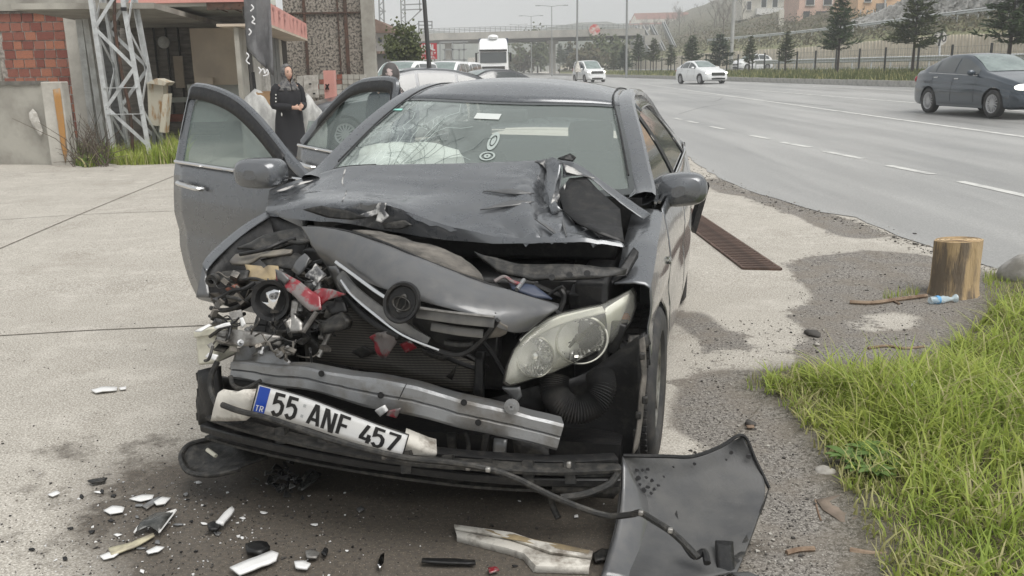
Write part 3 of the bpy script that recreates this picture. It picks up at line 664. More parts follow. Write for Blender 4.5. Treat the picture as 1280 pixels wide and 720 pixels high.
# ---- floor, firewall, cabin
MB().box((0, 1.5, .24), (1.5, 4.1, .08)).build('floor_pan', M_BLACK, car)
MB().box((0, .36, .63), (1.5, .04, .78)).build('firewall', M_BLACK, car)
MB().box((0, 3.25, .62), (1.3, .5, .7)).build('boot_floor', M_DARKIN, car)
cowl = MB(); cowl.grid([[bt(Vector((u * .74, lerp(.20, .46, abs(u) ** 2) + v * .28, 1.03 - .06 * v + .01 * (1 - v)))) for u in lin(-1, 1, 16)] for v in (0, .4, 1)]); cowl.build('dashboard_top', M_DARKIN, car)
MB().box((0, .72, .86), (1.4, .24, .26)).build('dashboard', M_DARKIN, car, bevel=.05)
b = MB(); b.lathe([(.17, -.012), (.185, 0), (.17, .012), (.155, 0), (.17, -.012)], 24, Matrix.Translation((.36, .95, .92)) @ Matrix.Rotation(R(-62), 4, 'X')); b.bar((.22, .95, .92), (.5, .95, .92), .05, .03); b.build('steering_wheel', M_DARKIN, car)
for sx in (-.36, .36):
    st = MB(); st.box((sx, 1.35, .52), (.5, .5, .16)); st.box((sx, 1.66, .82), (.48, .14, .58), Matrix.Rotation(R(14), 3, 'X')); st.build('front_seat', M_SEAT, car, bevel=.05)
    MB().box((sx, 1.74, 1.18), (.26, .10, .18), Matrix.Rotation(R(8), 3, 'X')).build('headrest', M_SEAT, car, bevel=.04)
MB().box((0, 2.65, .80), (1.3, .16, .6), Matrix.Rotation(R(-18), 3, 'X')).build('rear_seat', M_SEAT, car, bevel=.05)
# airbags
def pillow(name, px0, px1, pyt, pyb, yc, dep, m, lumps=.02):
    a, c = C(px0, pyb, yc), C(px1, pyb, yc); tz = C((px0 + px1) / 2, pyt, yc).z; cen = (a + c) / 2; hw = (c - a).length / 2; hz = tz - cen.z
    P = []
    for i in range(15):
        t = math.pi * i / 14; row = []
        for j in range(24):
            f = 2 * math.pi * j / 24; n = Vector((math.sin(t) * math.cos(f), math.sin(t) * math.sin(f), math.cos(t)))
            q = Vector((math.copysign(abs(n.x) ** .8, n.x) * hw, n.y * dep, math.copysign(abs(n.z) ** .7, n.z) * hz))
            row.append(cen + q * (1 + lumps * 4 * noise.noise(n * 2.2 + Vector((px0, 0, 0)))))
        P.append(row)
    return MB().grid(P, wrap=True).build(name, m, car)
pillow('airbag', 436, 586, 177, 218, .745, .15, M_CLOTHW, .03)
pillow('airbag', 452, 520, 192, 222, .66, .12, M_CLOTHW, .03)
MB().box((0.02, 1.02, 1.335), (.22, .03, .07)).build('rear_view_mirror', M_DARKIN, car, bevel=.02)
M_STICK = mat('white sticker', (.55, .58, .56), .5); M_FAINT = mat('faded transfer', (.34, .385, .365), .5); M_TEAL = mat('green sticker', (.30, .72, .62), .4)
def on_ws(px, py):
    lo = (0, 0, 9e9)
    best = None
    for u in lin(-1, 1, 60):
        for v in lin(0, 1, 40):
            q = bt(ws_pt(u, v)); o, d = _rc(px, py); k = (q - o).cross(d.normalized()).length
            if best is None or k < best[0]: best = (k, u, v)
    return best[1], best[2]
def ws_ring(name, px, py, rx, ry, m, inner=.7, parent=car):
    u0, v0 = on_ws(px, py); A = []; B = []
    for k in range(24):
        a = 2 * math.pi * k / 24
        A.append(bt(ws_pt(u0 + rx * math.cos(a), v0 + ry * math.sin(a)) + Vector((0, -.003, .004)))); B.append(bt(ws_pt(u0 + rx * inner * math.cos(a), v0 + ry * inner * math.sin(a)) + Vector((0, -.003, .004))))
    b = MB().grid([A, B], wrap=True)
    return b
b = ws_ring('s', 617, 178, .037, .095, M_STICK, .62); b2 = ws_ring('s', 617, 178, .015, .045, M_STICK, .1)
b.add(b2.v, b2.f); b.build('oval_sticker', M_FAINT, car)
b = ws_ring('s', 610, 197, .052, .042, M_STICK, .75); b2 = ws_ring('s', 610, 197, .022, .02, M_STICK, .3); b.add(b2.v, b2.f); b.build('eye_sticker', M_FAINT, car)
def ws_rect(name, x0, y0, x1, y1, m):
    a, c = on_ws(x0, y0), on_ws(x1, y1); off = Vector((0, -.003, .004))
    MB().grid([[bt(ws_pt(u, v) + off) for u in lin(a[0], c[0], 3)] for v in lin(a[1], c[1], 3)]).build(name, m, car)
ws_rect('toll_tag', 597, 144, 622, 149, M_STICK); ws_rect('inspection_sticker', 484, 131, 503, 139, M_TEAL)

# cracks running over the windscreen
M_CRK = mat('bright glass fracture', (.42, .49, .46), .3); M_CRD = mat('dark glass fracture', (.05, .07, .065), .3)
cw_, cd_ = MB(), MB(); off_ = Vector((0, -.004, .005))
for k in range(15):
    u, v = (-.55 + rnd.gauss(0, .05), .10 + rnd.gauss(0, .05)); a = rnd.uniform(.0, 2.6); L_ = rnd.uniform(.25, .8); pts = []; r0 = rnd.uniform(.02, .16)
    for j in range(9):
        t = r0 + L_ * j / 8; a += rnd.gauss(0, .07); uu, vv = u + t * .75 * math.cos(a), v + t * 1.05 * math.sin(a)
        if -.95 < uu < .5 and 0 < vv < .96: pts.append(bt(ws_pt(uu, vv)) + off_)
    if len(pts) > 2: (cd_ if k % 2 else cw_).tube(pts, .0011 if k % 2 else .0008, 3)
for k in range(11):
    r0 = rnd.uniform(.10, .62); a0 = rnd.uniform(.1, 1.4); pts = []
    for j in range(12):
        a = a0 + rnd.uniform(.9, 1.1) * j / 11 * 1.0; uu, vv = -.55 + r0 * .75 * math.cos(a) + rnd.gauss(0, .004), .10 + r0 * 1.05 * math.sin(a)
        if -.95 < uu < .5 and 0 < vv < .96: pts.append(bt(ws_pt(uu, vv)) + off_)
    if len(pts) > 2: cd_.tube(pts, .0008, 3)
for b_, m_ in ((cw_, M_CRK), (cd_, M_CRD)): tag(b_.build('windscreen_crack', m_, car), kind='stuff')
# ------------------------------------------------------------------ front-end damage
M_OIL = mat('oily dark metal', (.05, .047, .043), .3, .5, (.14, .125, .105), 16, .45, .65, bump=.4, bscale=40)
def sstep0(a, b, x): t = max(0, min(1, (x - a) / (b - a))); return t * t * (3 - 2 * t)
def sheet(name, out, m, th=.004, amp=.008, freq=9, cuts=3, parent=car, P3=None, fn=C, smooth=True, ang=40, cap=True):
    pts = [fn(*q) for q in out] if P3 is None else [Vector(q) for q in P3]
    bm = bmesh.new(); vs = [bm.verts.new(q) for q in pts]; f = bm.faces.new(vs)
    bmesh.ops.triangulate(bm, faces=[f]); bmesh.ops.subdivide_edges(bm, edges=bm.edges[:], cuts=cuts, use_grid_fill=True)
    bm.normal_update(); sd_ = Vector((rnd.uniform(0, 50), rnd.uniform(0, 50), 0))
    for v in bm.verts:
        n = noise.noise_vector(v.co * freq + sd_); v.co += v.normal * n.x * amp + n * amp * .35
    me = bpy.data.meshes.new(name); bm.to_mesh(me); bm.free(); me.materials.append(m)
    if smooth: me.shade_smooth(); me.set_sharp_from_angle(angle=R(ang))
    o = bpy.data.objects.new(name, me); _put(o, parent)
    b = o.modifiers.new('solid', 'SOLIDIFY'); b.thickness = th; b.offset = 0
    return o
def pxtube(name, pts, r, m, n=8, parent=car, sp=6, fn=C):
    p = [fn(*q) for q in pts]; p = spline(p, sp) if len(p) > 2 else p
    return MB().tube(p, r, n).build(name, m, parent)
def pgrid(name, rows, m, parent=car, sub=2, th=.004, fn=C, amp=0, freq=10, crease_rows=(), crease_cols=(), off=0):
    P = [[fn(*q) for q in row] for row in rows]; nr, nc = len(P), len(P[0])
    b = MB().grid(P); o = b.build(name, m, parent, ang=50)
    me = o.data
    if crease_rows or crease_cols:
        at = me.attributes.new('crease_edge', 'FLOAT', 'EDGE')
        for e in me.edges:
            i, j = e.vertices
            if i // nc == j // nc and i // nc in crease_rows: at.data[e.index].value = .85
            if i % nc == j % nc and i % nc in crease_cols: at.data[e.index].value = .8
    s_ = o.modifiers.new('sub', 'SUBSURF'); s_.levels = s_.render_levels = sub; s_.boundary_smooth = 'PRESERVE_CORNERS'
    if amp:
        tx = bpy.data.textures.new(name, 'CLOUDS'); tx.noise_scale = 1 / freq; d_ = o.modifiers.new('dents', 'DISPLACE'); d_.texture = tx; d_.strength = amp; d_.mid_level = .5; d_.texture_coords = 'LOCAL'
    t_ = o.modifiers.new('solid', 'SOLIDIFY'); t_.thickness = th; t_.offset = off
    return o
# bonnet, buckled: rows run from the windscreen edge to the folded lip
hood = [
 [(337,238,.30),(360,229,.36),(388,221,.40),(432,209,.40),(500,206,.38),(560,205,.36),(620,203,.35),(668,201,.33),(684,199,.31),(700,203,.29)],
 [(336,244,.25),(360,240,.27),(386,234,.27),(432,226,.26),(500,224,.24),(560,223,.22),(620,221,.20),(664,219,.20),(682,223,.25),(702,219,.23)],
 [(335,250,.19),(360,247,.17),(384,243,.16),(431,238,.15),(495,240,.12),(560,240,.11),(622,240,.08),(661,238,.07),(680,243,.16),(700,240,.14)],
 [(334,256,.14),(360,253,.09),(384,249,.07),(430,246,.05),(488,248,.01),(553,254,.0),(624,262,-.04),(660,260,-.05),(684,262,.05),(706,258,.05)],
 [(333,260,.11),(360,258,.05),(385,254,.02),(430,252,-.03),(480,251,-.09),(550,268,-.09),(626,281,-.13),(664,278,-.15),(690,280,-.10),(722,278,-.06)],
 [(332,264,.10),(360,262,.03),(385,258,0),(430,256,-.05),(480,256,-.13),(556,281,-.16),(630,296,-.20),(680,296,-.22),(735,298,-.22),(779,305,-.20)],
 [(334,269,.10),(360,272,.02),(386,275,-.02),(430,278,-.06),(485,288,-.12),(560,299,-.16),(630,303,-.21),(680,302,-.23),(735,302,-.23),(781,309,-.21)],
 [(340,268,.20),(362,270,.14),(388,273,.10),(432,275,.06),(486,282,.02),(560,294,-.02),(630,298,-.07),(680,298,-.09),(735,299,-.09),(779,307,-.10)]]
HP = [[C(*q) for q in row] for row in hood]
cols_ = [spline(row, 9) for row in HP]; dense = []
up_ = [spline([cols_[r_][c] for r_ in range(6)], 8) for c in range(len(cols_[0]))]
for c in range(len(up_)): up_[c] += [cols_[5][c].lerp(cols_[6][c], .5), cols_[6][c], cols_[6][c].lerp(cols_[7][c], .5), cols_[7][c]]
nr_ = len(up_[0]); Pd = []
for i_ in range(nr_):
    row = []
    for c in range(len(up_)):
        q = up_[c][i_]; n1 = noise.noise(Vector((q.x * 3.2, q.y * 5, 1))); n2 = noise.noise(Vector((q.x * 8 + 3, q.y * 9, 4))); n3 = noise.noise(Vector((q.x * 20, q.y * 24, 9))); vd_ = noise.voronoi(Vector((q.x * 3.4 + .5 * q.y, q.y * 4.6, 2.3)))[0]
        right = sstep0(.12, .42, q.x); lipw = sstep0(28, 40, i_); dsp = -.016 * (1 - min(1, abs(n1) * 7)) * (.15 + .5 * lipw + .5 * right) - (.001 + .014 * right + .009 * lipw) * (1 - min(1, abs(n2) * 6)) - (.004 + .016 * right + .010 * lipw) * math.exp(-(vd_[1] - vd_[0]) * 16) + .005 * n3 * (right + lipw)
        dsp *= min(1, i_ / 3); dsp *= .12 if i_ >= 40 else 1
        row.append(q + Vector((0, dsp * .5, dsp)))
    Pd.append(row)
MB().grid(Pd).build('bonnet', M_PAINT, car, ang=24, solid=.004)
# right part folded up: pale rim, dark underside, sharp crest
sheet('bonnet_underside', [(704,263,-.01),(699,240,.10),(712,223,.20),(733,221,.21),(746,236,.16),(775,262,.06),(777,284,-.06),(780,304,-.18),(748,292,-.19),(722,279,-.11)], M_BLACK, .006, .0015, 6, ang=12)
pgrid('bonnet_edge', [[(700,200,.30),(716,201,.30),(735,214,.28),(760,232,.26),(790,252,.24),(813,268,.22)],
                      [(704,207,.26),(719,208,.27),(738,221,.25),(762,240,.23),(788,258,.21),(808,271,.20)],
                      [(703,222,.21),(722,217,.23),(741,223,.22),(763,244,.20),(786,262,.18),(804,274,.17)]], M_PAINT, sub=2, amp=.01, freq=22)
sheet('bonnet_fold', [(683,203,.28),(692,199,.28),(704,203,.26),(697,228,.17),(692,248,.08),(702,262,.0),(690,268,.0),(684,240,.12)], M_PAINT, .004, .016, 14)
sheet('paint_scrape', [(668,201,.315),(683,201,.30),(686,207,.27),(691,215,.235),(684,214,.24),(678,206,.28)], M_SCRAPE, .003, .006, 20)
sheet('paint_scrape', [(702,204,.245),(716,209,.25),(724,216,.235),(744,222,.215),(733,221,.20),(708,215,.20)], M_SCRAPE, .003, .006, 20)
sheet('paint_scrape', [(698,237,.135),(709,229,.15),(706,243,.10),(697,254,.06),(688,258,.03),(692,246,.08)], M_SCRAPE, .003, .012, 18)
sheet('paint_scrape', [(450,268,-.115),(466,262,-.125),(474,254,-.13),(484,254,-.15),(481,263,-.16),(486,270,-.17),(478,279,-.17),(470,276,-.165),(472,267,-.15),(458,272,-.14)], M_SCRAPE, .003, .008, 18)
sheet('paint_scrape', [(342,240,.25),(372,229,.315),(392,225,.33),(372,232,.28),(356,238,.255)], M_SCRAPE, .003, .004, 20)
sheet('black_scuff', [(378,262,-.03),(402,257,-.06),(432,263,-.10),(462,272,-.14),(440,275,-.12),(408,272,-.08)], M_BLACKD, .003, .006, 18)
sheet('black_scuff', [(478,279,-.165),(505,275,-.16),(515,281,-.165),(500,287,-.17),(480,286,-.17)], M_BLACKD, .003, .006, 18)
sheet('wiper_scrap', [(698,199,.26),(712,192,.28),(720,196,.27),(716,202,.26),(706,200,.25)], M_BLACK, .006, .01, 20)
pxtube('wiper_arm', [(374,236,.40),(420,212,.43),(470,207,.42)], .008, M_BLACK)
pxtube('crease_line', [(432,211,.385),(428,228,.25),(433,240,.14),(428,252,-.02)], .004, M_SCRAPE)
for pts in ([(603,239,.085),(640,236,.06),(668,242,.05)], [(600,262,-.06),(640,250,.0),(668,252,.0)], [(668,273,-.13),(690,286,-.16),(702,296,-.21)], [(704,270,-.05),(703,280,-.10),(708,296,-.2)], [(528,248,.045),(526,256,.01),(529,261,-.02)]):
    sheet('dent', [pts[0], pts[1], pts[2], (pts[1][0] + 4, pts[1][1] + 7, pts[1][2] - .03)], M_PAINTD, .004, .004, 20)
# dark engine bay
bay = MB()
bay.box((-.05, .02, .56), (1.05, .5, .46)); bay.box((.62, -.02, .52), (.12, .7, .6)); bay.box((-.68, .12, .50), (.12, .4, .5))
bay.box((.05, .15, .86), (1.25, .28, .10)); bay.build('engine_block', M_BLACK, car, bevel=.02)
for k in range(26):
    x = rnd.uniform(-.65, .68); y = rnd.uniform(-.36, -.2); z = rnd.uniform(.45, .82)
    MB().box((x, y, z), (rnd.uniform(.06, .2), rnd.uniform(.05, .12), rnd.uniform(.04, .14)), Matrix.Rotation(rnd.uniform(-.5, .5), 3, rnd.choice('XYZ'))).build('engine_part', rnd.choice([M_BLACK, M_BLACK, M_BLACKD, M_BLACKD, M_STEEL if k % 9 == 0 else M_BLACK]), car, bevel=.008)
for k in range(14):
    x = rnd.uniform(-.7, .6); z = rnd.uniform(.5, .85); q = Vector((x, rnd.uniform(-.4, -.25), z)); pp = [q]
    for j in range(4): q = q + Vector((rnd.uniform(-.02, .14), rnd.uniform(-.05, .05), rnd.uniform(-.1, .08))); q.x = min(q.x, .58); pp.append(q)
    MB().tube(spline(pp, 5), rnd.uniform(.006, .014), 7).build('hose', M_BLACK, car)
# grey nose panel
nose = [
 [(378,284,-.40),(400,284,-.44),(430,289,-.50),(478,303,-.57),(540,330,-.62),(600,352,-.64),(650,369,-.64),(698,382,-.60)],
 [(382,290,-.42),(404,292,-.47),(432,299,-.54),(479,314,-.63),(540,341,-.69),(600,362,-.70),(652,377,-.69),(699,385,-.62)],
 [(390,308,-.46),(412,312,-.52),(440,321,-.60),(482,336,-.70),(538,357,-.77),(596,374,-.79),(650,392,-.75),(690,391,-.65)],
 [(404,328,-.48),(421,329,-.55),(450,346,-.64),(486,359,-.74),(535,374,-.82),(590,388,-.84),(645,408,-.77),(672,403,-.68)],
 [(409,334,-.47),(424,333,-.56),(452,351,-.65),(487,364,-.74),(534,379,-.82),(588,391,-.84),(636,419,-.78),(660,412,-.70)]]
pgrid('nose_panel', nose, M_PAINTD, sub=3, amp=.014, freq=6, th=.006)
sheet('nose_panel_side', [(409,333,-.49),(421,332,-.545),(432,352,-.56),(433,372,-.55),(426,366,-.53)], M_PAINTD, .005, .006)
pxtube('nose_seal', [(385,284,-.40),(430,289,-.49),(478,303,-.56),(540,330,-.61),(600,352,-.63),(650,369,-.63),(698,382,-.59)], .007, M_BLACK)
sheet('radiator_cover', [(440,287,-.42),(476,291,-.40),(516,302,-.40),(556,312,-.42),(576,320,-.42),(600,342,-.50),(604,351,-.58),(552,334,-.60),(500,311,-.56),(470,299,-.54)], M_GRIME, .01, .012, 14)
sheet('radiator_support', [(592,315,-.32),(612,322,-.36),(650,332,-.40),(720,332,-.40),(783,336,-.36),(781,343,-.37),(748,347,-.42),(700,350,-.45),(664,350,-.46),(622,339,-.44)], M_BLACKD, .012, .008, 14)
for q in ((712,344),(690,347),(734,342)):
    c_ = C(*q, -.47); MB().lathe([(.012, 0), (.012, .004), (0.001, .004)], 10, Matrix.Translation(c_) @ Matrix.Rotation(R(60), 4, 'X')).build('clip_hole', M_BLACK, car)
sheet('fender_brace', [(768,346,-.28),(784,322,-.2),(792,312,-.16),(798,318,-.18),(784,344,-.26),(772,352,-.28),(764,354,-.28)], M_BLACK, .03, .004)
pxtube('red_wire', [(618,352,-.52),(630,346,-.5),(640,352,-.5),(652,356,-.5)], .007, M_RED)
pxtube('bay_rod', [(655,350,-.47),(646,362,-.53)], .008, M_STEEL)
sheet('battery_lid', [(636,352,-.46),(668,358,-.48),(690,374,-.5),(668,372,-.52),(640,362,-.52)], mat('dark blue plastic', (.03, .04, .07), .5), .01, .004)
# grille
M_GREYP = mat('grey grille plastic', (.10, .10, .10), .42, .2, (.17, .165, .155), 8)
GB = [(519,378,-.77),(567,385,-.79),(620,391,-.79),(623,398,-.78),(600,424,-.75),(580,441,-.73),(554,440,-.73),(516,404,-.74)]
sheet('grille_opening', GB, M_BLACK, .004, .002)
def slat(name, pts, w, m, th=.018, fn=C):
    p = spline([fn(*q) for q in pts], 5); b = MB(); ring = []
    for i, q in enumerate(p):
        d = (p[min(i + 1, len(p) - 1)] - p[max(i - 1, 0)]).normalized(); n1 = Vector((0, -1, .25)); n1 = (n1 - d * n1.dot(d)).normalized(); n2 = d.cross(n1)
        ring.append([q + n1 * a * th + n2 * c * w for a, c in ((-.5, -.5), (.35, -.5), (.5, -.3), (.5, .3), (.35, .5), (-.5, .5))])
    b.grid(ring, wrap=True); b.f += [tuple(range(5, -1, -1)), tuple(len(b.v) - 6 + k for k in range(6))]; b.m += [0, 0]
    return b.build(name, m, car)
slat('grille_slat', [(522,390,-.81),(570,397,-.83),(618,402,-.82)], .038, M_GREYP)
slat('grille_slat', [(540,408,-.79),(575,414,-.80),(604,417,-.79)], .028, M_GREYP)
slat('grille_slat', [(556,428,-.77),(575,431,-.77),(592,430,-.77)], .018, M_BLACKD)
slat('grille_trim', [(523,385,-.825),(570,391,-.845),(618,396,-.835)], .007, M_ALU)
slat('grille_bar', [(421,328,-.60),(447,347,-.68),(470,364,-.74),(488,375,-.78)], .012, M_CHROME)
slat('grille_bar', [(426,344,-.60),(440,362,-.66),(470,386,-.73),(505,410,-.77),(535,428,-.77)], .036, M_GREYP)
slat('grille_trim', [(428,351,-.62),(440,368,-.68),(470,394,-.75),(505,419,-.79),(549,437,-.78)], .010, M_CHROME)
slat('grille_bar', [(430,370,-.60),(452,392,-.64),(476,409,-.68),(500,420,-.71)], .020, M_BLACK)
slat('grille_surround', [(545,437,-.78),(566,443,-.78),(584,440,-.78),(604,424,-.79),(622,400,-.81)], .016, M_BLACK)
sheet('grille_corner', [(601,423,-.78),(621,400,-.80),(635,408,-.78),(633,416,-.77),(625,420,-.76)], M_GRIME, .008, .003)
sheet('grille_back', [(432,340,-.56),(480,362,-.66),(520,385,-.70),(556,438,-.70),(520,430,-.68),(470,398,-.62),(434,360,-.56)], M_BLACK, .006, .004)
ec = C(502, 378, -.86); EM = Matrix.Translation(ec) @ Matrix.Rotation(R(22), 4, 'Y') @ Matrix.Rotation(R(78), 4, 'X') @ Matrix.Diagonal((.95, 1.12, 1, 1))
emb = MB(); emb.lathe([(.0, -.006), (.045, -.006), (.047, .0), (.050, .008), (.058, .010), (.062, .002), (.060, -.02)], 28, EM); emb.build('emblem_base', M_BLACK, car)
em2 = MB(); em2.lathe([(.030, -.005), (.034, .000), (.030, .003), (.026, .000), (.030, -.005)], 20, EM @ Matrix.Translation((0, -.004, 0)) @ Matrix.Diagonal((1, .62, 1, 1))); em2.lathe([(.013, -.005), (.016, .000), (.013, .003), (.010, .0), (.013, -.005)], 16, EM @ Matrix.Translation((0, -.004, 0)) @ Matrix.Diagonal((1, 1.9, 1, 1))); em2.build('emblem_ring', M_BLACKD, car)
# radiator
def radmat():
    m = mat('radiator mesh', (.05, .047, .042), .6, .4); t = m.node_tree; b = t.nodes['Principled BSDF']; tc = t.nodes.new('ShaderNodeTexCoord')
    wv = t.nodes.new('ShaderNodeTexWave'); wv.bands_direction = 'Z'; wv.inputs['Scale'].default_value = 38; wv.inputs['Distortion'].default_value = .6; t.links.new(tc.outputs['Object'], wv.inputs['Vector'])
    w2 = t.nodes.new('ShaderNodeTexWave'); w2.bands_direction = 'X'; w2.inputs['Scale'].default_value = 70; t.links.new(tc.outputs['Object'], w2.inputs['Vector'])
    mu = t.nodes.new('ShaderNodeMath'); mu.operation = 'MULTIPLY'; t.links.new(wv.outputs[1], mu.inputs[0]); t.links.new(w2.outputs[1], mu.inputs[1])
    x = t.nodes.new('ShaderNodeMix'); x.data_type = 'RGBA'; x.inputs[6].default_value = (.02, .018, .016, 1); x.inputs[7].default_value = (.16, .145, .12, 1); t.links.new(mu.outputs[0], x.inputs[0]); t.links.new(x.outputs[2], b.inputs['Base Color']); return m
sheet('radiator', [(405,400,-.52),(440,385,-.50),(500,410,-.52),(560,440,-.54),(598,455,-.54),(594,492,-.58),(500,470,-.60),(398,450,-.58)], radmat(), .03, .006)
pxtube('radiator_pipe', [(470,395,-.56),(520,428,-.58),(570,452,-.6),(600,462,-.6)], .009, M_BLACK)
sheet('radiator_frame', [(596,440,-.6),(606,440,-.6),(604,500,-.62),(592,498,-.62)], M_BLACK, .03, .004)
sheet('red_fragment', [(463,421,-.68),(473,414,-.70),(489,413,-.70),(491,424,-.68),(495,429,-.69),(482,450,-.66),(475,447,-.66),(478,432,-.67),(468,430,-.67)], M_RED, .005, .012, 25)
sheet('red_fragment', [(500,430,-.64),(514,424,-.65),(520,436,-.64),(508,440,-.63)], M_RED, .004, .01, 25)
for q in ([(558,470,-.62),(572,455,-.66),(565,475,-.62)], [(440,440,-.6),(455,432,-.62),(470,440,-.6),(452,447,-.6)], [(527,437,-.62),(560,446,-.64),(556,451,-.63),(530,443,-.62)]):
    sheet('broken_clip', q, M_BLACKD, .006, .004)
# ---- headlight
def hl(px, py, f=0): return (px, py, -.74 + (px - 628) / 168 * .50 - f)
HLO = [(628,479),(632,458),(640,438),(653,420),(668,407),(684,397),(702,390),(728,384),(752,379),(774,369),(792,359),(796,366),(796,384),(790,402),(779,417),(764,430),(742,442),(716,455),(690,467),(664,475),(645,481),(634,483)]
hlt = bpy.data.objects.new('headlight', None); _put(hlt, car)
cen = (712, 428)
def shrink(k, f, pts=HLO): return [hl(lerp(cen[0], x, k), lerp(cen[1], y, k), f) for x, y in pts]
M_REFL = mat('mirror reflector', (.84, .84, .84), .10, 1.0); M_HLIN = mat('yellowed lamp housing', (.86, .855, .79), .25, .05, (.76, .75, .66), 7, coat=.5)
M_SILV = mat('silver lamp surround', (.86, .86, .83), .3, .1, (.70, .70, .64), 12)
P = [[C(*q) for q in shrink(1.0, -.11)], [C(*q) for q in shrink(1.0, .0)], [C(*q) for q in shrink(.985, .012)], [C(*q) for q in shrink(.955, .004)]]
MB().grid(P, wrap=True).build('lamp_bezel', M_BLACKD, hlt)
P = [[C(*q) for q in shrink(k, f)] for k, f in ((.97, -.002), (.90, -.05), (.75, -.075), (.4, -.085), (.02, -.085))]
MB().grid(P, wrap=True).build('lamp_housing', M_SILV, hlt)
P = [[C(*q) for q in shrink(k, f)] for k, f in ((.965, .008), (.90, .026), (.78, .040), (.6, .050), (.3, .056), (.02, .058))]
MB().grid(P, wrap=True).build('lamp_lens', M_LENS, hlt, ang=80)
def bowl(px, py, r, ry, depth, tilt=0):
    c_ = C(*hl(px, py, -.022)); b = MB(); Mx = Matrix.Translation(c_) @ Matrix.Rotation(R(16), 4, 'Z') @ Matrix.Rotation(R(90 - 8), 4, 'X') @ Matrix.Rotation(R(tilt), 4, 'Z') @ Matrix.Diagonal((1, ry / r, 1, 1))
    nseg, P_ = 60, []
    for f in (1, .93, .85, .75, .64, .52, .4, .28, .2):
        P_.append([Mx @ Vector((r * f * math.cos(a), r * f * math.sin(a), .012 - depth * (1 - f ** 2) - (.011 * abs(math.sin(f * 11 + math.floor(a * 60 / 6.283 / 5) * 1.7)) + .006 * abs(math.sin(a * 13)) if f < 1 else 0))) for a in [2 * math.pi * k / nseg for k in range(nseg)]])
    b.grid(P_, wrap=True).build('reflector', M_REFL, hlt, ang=14)
    k = MB(); k.lathe([(r * 1.0, .010), (r * 1.04, .016), (r * 1.10, .008), (r * 1.10, -.03)], 36, Mx, cap=False); k.build('reflector_rim', M_HLIN, hlt)
    k = MB(); k.lathe([(r * .22, -depth), (r * .24, -depth * .35), (r * .16, -depth * .12), (.001, -depth * .10)], 16, Mx); k.build('bulb', M_BLACKD if r > .07 else M_REFL, hlt)
bowl(669, 446, .060, .066, .075); bowl(727, 425, .088, .080, .085, 12)
sheet('lamp_brow', [hl(650,425,.010), hl(668,409,.012), hl(700,395,.014), hl(752,383,.012), hl(757,391,.010), hl(722,399,.006), hl(690,410,.004), hl(664,424,.0), hl(650,434,.0)], M_HLIN, .006, .003, parent=hlt)
sheet('lamp_divider', [hl(756,386,.008), hl(768,378,.006), hl(786,367,.002), hl(787,373,-.004), hl(768,388,-.006), hl(764,410,-.01), hl(766,424,-.01), hl(760,430,-.01), hl(758,408,-.01)], M_HLIN, .006, .003, parent=hlt)
sheet('lamp_divider', [hl(690,462,.0), hl(700,446,-.01), hl(704,450,-.01), hl(712,454,.0), hl(700,460,.0)], M_HLIN, .006, .003, parent=hlt)
sheet('turn_signal', [hl(772,393,-.03), hl(783,391,-.03), hl(787,397,-.03), hl(783,405,-.03), hl(773,408,-.03)], M_AMBER, .02, .003, parent=hlt)
for k in range(5): pxtube('lamp_rib', [hl(770 + k * 4, 411 - k * 2.4, -.01), hl(768 + k * 3.4, 423 - k * 3.4, -.01)], .0025, M_SILV, parent=hlt)
sheet('lamp_bracket', [(628,484,-.66),(650,484,-.66),(652,494,-.64),(645,502,-.64),(640,495,-.64)], M_STEEL, .01, .004)
# ---- bumper beam
bp_ = [C(*q) for q in ((296,461,-.66),(345,466,-.70),(400,474,-.735),(450,485,-.755),(520,499,-.76),(600,519,-.74),(660,533,-.715),(699,542,-.69))]
bp_ = spline(bp_, 6); ring = []
for i, q in enumerate(bp_):
    d = (bp_[min(i + 1, len(bp_) - 1)] - bp_[max(i - 1, 0)]).normalized(); n1 = Vector((0, -1, .12)); n1 = (n1 - d * n1.dot(d)).normalized(); n2 = d.cross(n1); n2 = n2 if n2.z > 0 else -n2
    k_ = i / (len(bp_) - 1); hgt = lerp(.028, .048, min(1, k_ * 2.2)); dn = .010 * noise.noise(q * 9) + .006 * noise.noise(q * 24); hgt *= 1 + .16 * noise.noise(q * 7); q = q + n2 * .008 * noise.noise(q * 6 + Vector((3, 0, 0)))
    ring.append([q + n1 * a + n2 * c for a, c in ((-.045, hgt), (.030 + dn, hgt), (.036 + dn, hgt * .8), (.036 + dn, hgt * .12), (.028 + dn, 0), (.036 + dn, -hgt * .12), (.036, -hgt * .8), (.030, -hgt), (-.045, -hgt))])
MB().grid(ring, wrap=True).build('bumper_beam', M_STEEL, car, ang=30)
for px, py, yc in ((402,467,-.78),(476,494,-.80),(598,528,-.785),(580,503,-.785)):
    MB().lathe([(.011, 0), (.011, .003), (.0005, .003)], 12, Matrix.Translation(C(px, py, yc)) @ Matrix.Rotation(R(84), 4, 'X')).build('beam_hole', M_BLACK, car)
MB().lathe([(.026, 0), (.026, .004), (.012, .006), (.012, .012), (.004, .012), (.004, .004), (.0005, .004)], 16, Matrix.Translation(C(640, 508, -.765)) @ Matrix.Rotation(R(80), 4, 'X')).build('beam_boss', M_STEEL, car)
sheet('beam_crush', [(296,438,-.62),(318,424,-.62),(345,436,-.66),(362,452,-.70),(350,470,-.72),(310,472,-.70),(286,462,-.66)], M_STEEL, .006, .022, 11, 4)
sheet('beam_crush', [(306,420,-.58),(336,418,-.58),(356,430,-.62),(346,448,-.66),(314,444,-.64)], M_ALU, .005, .025, 13, 4)
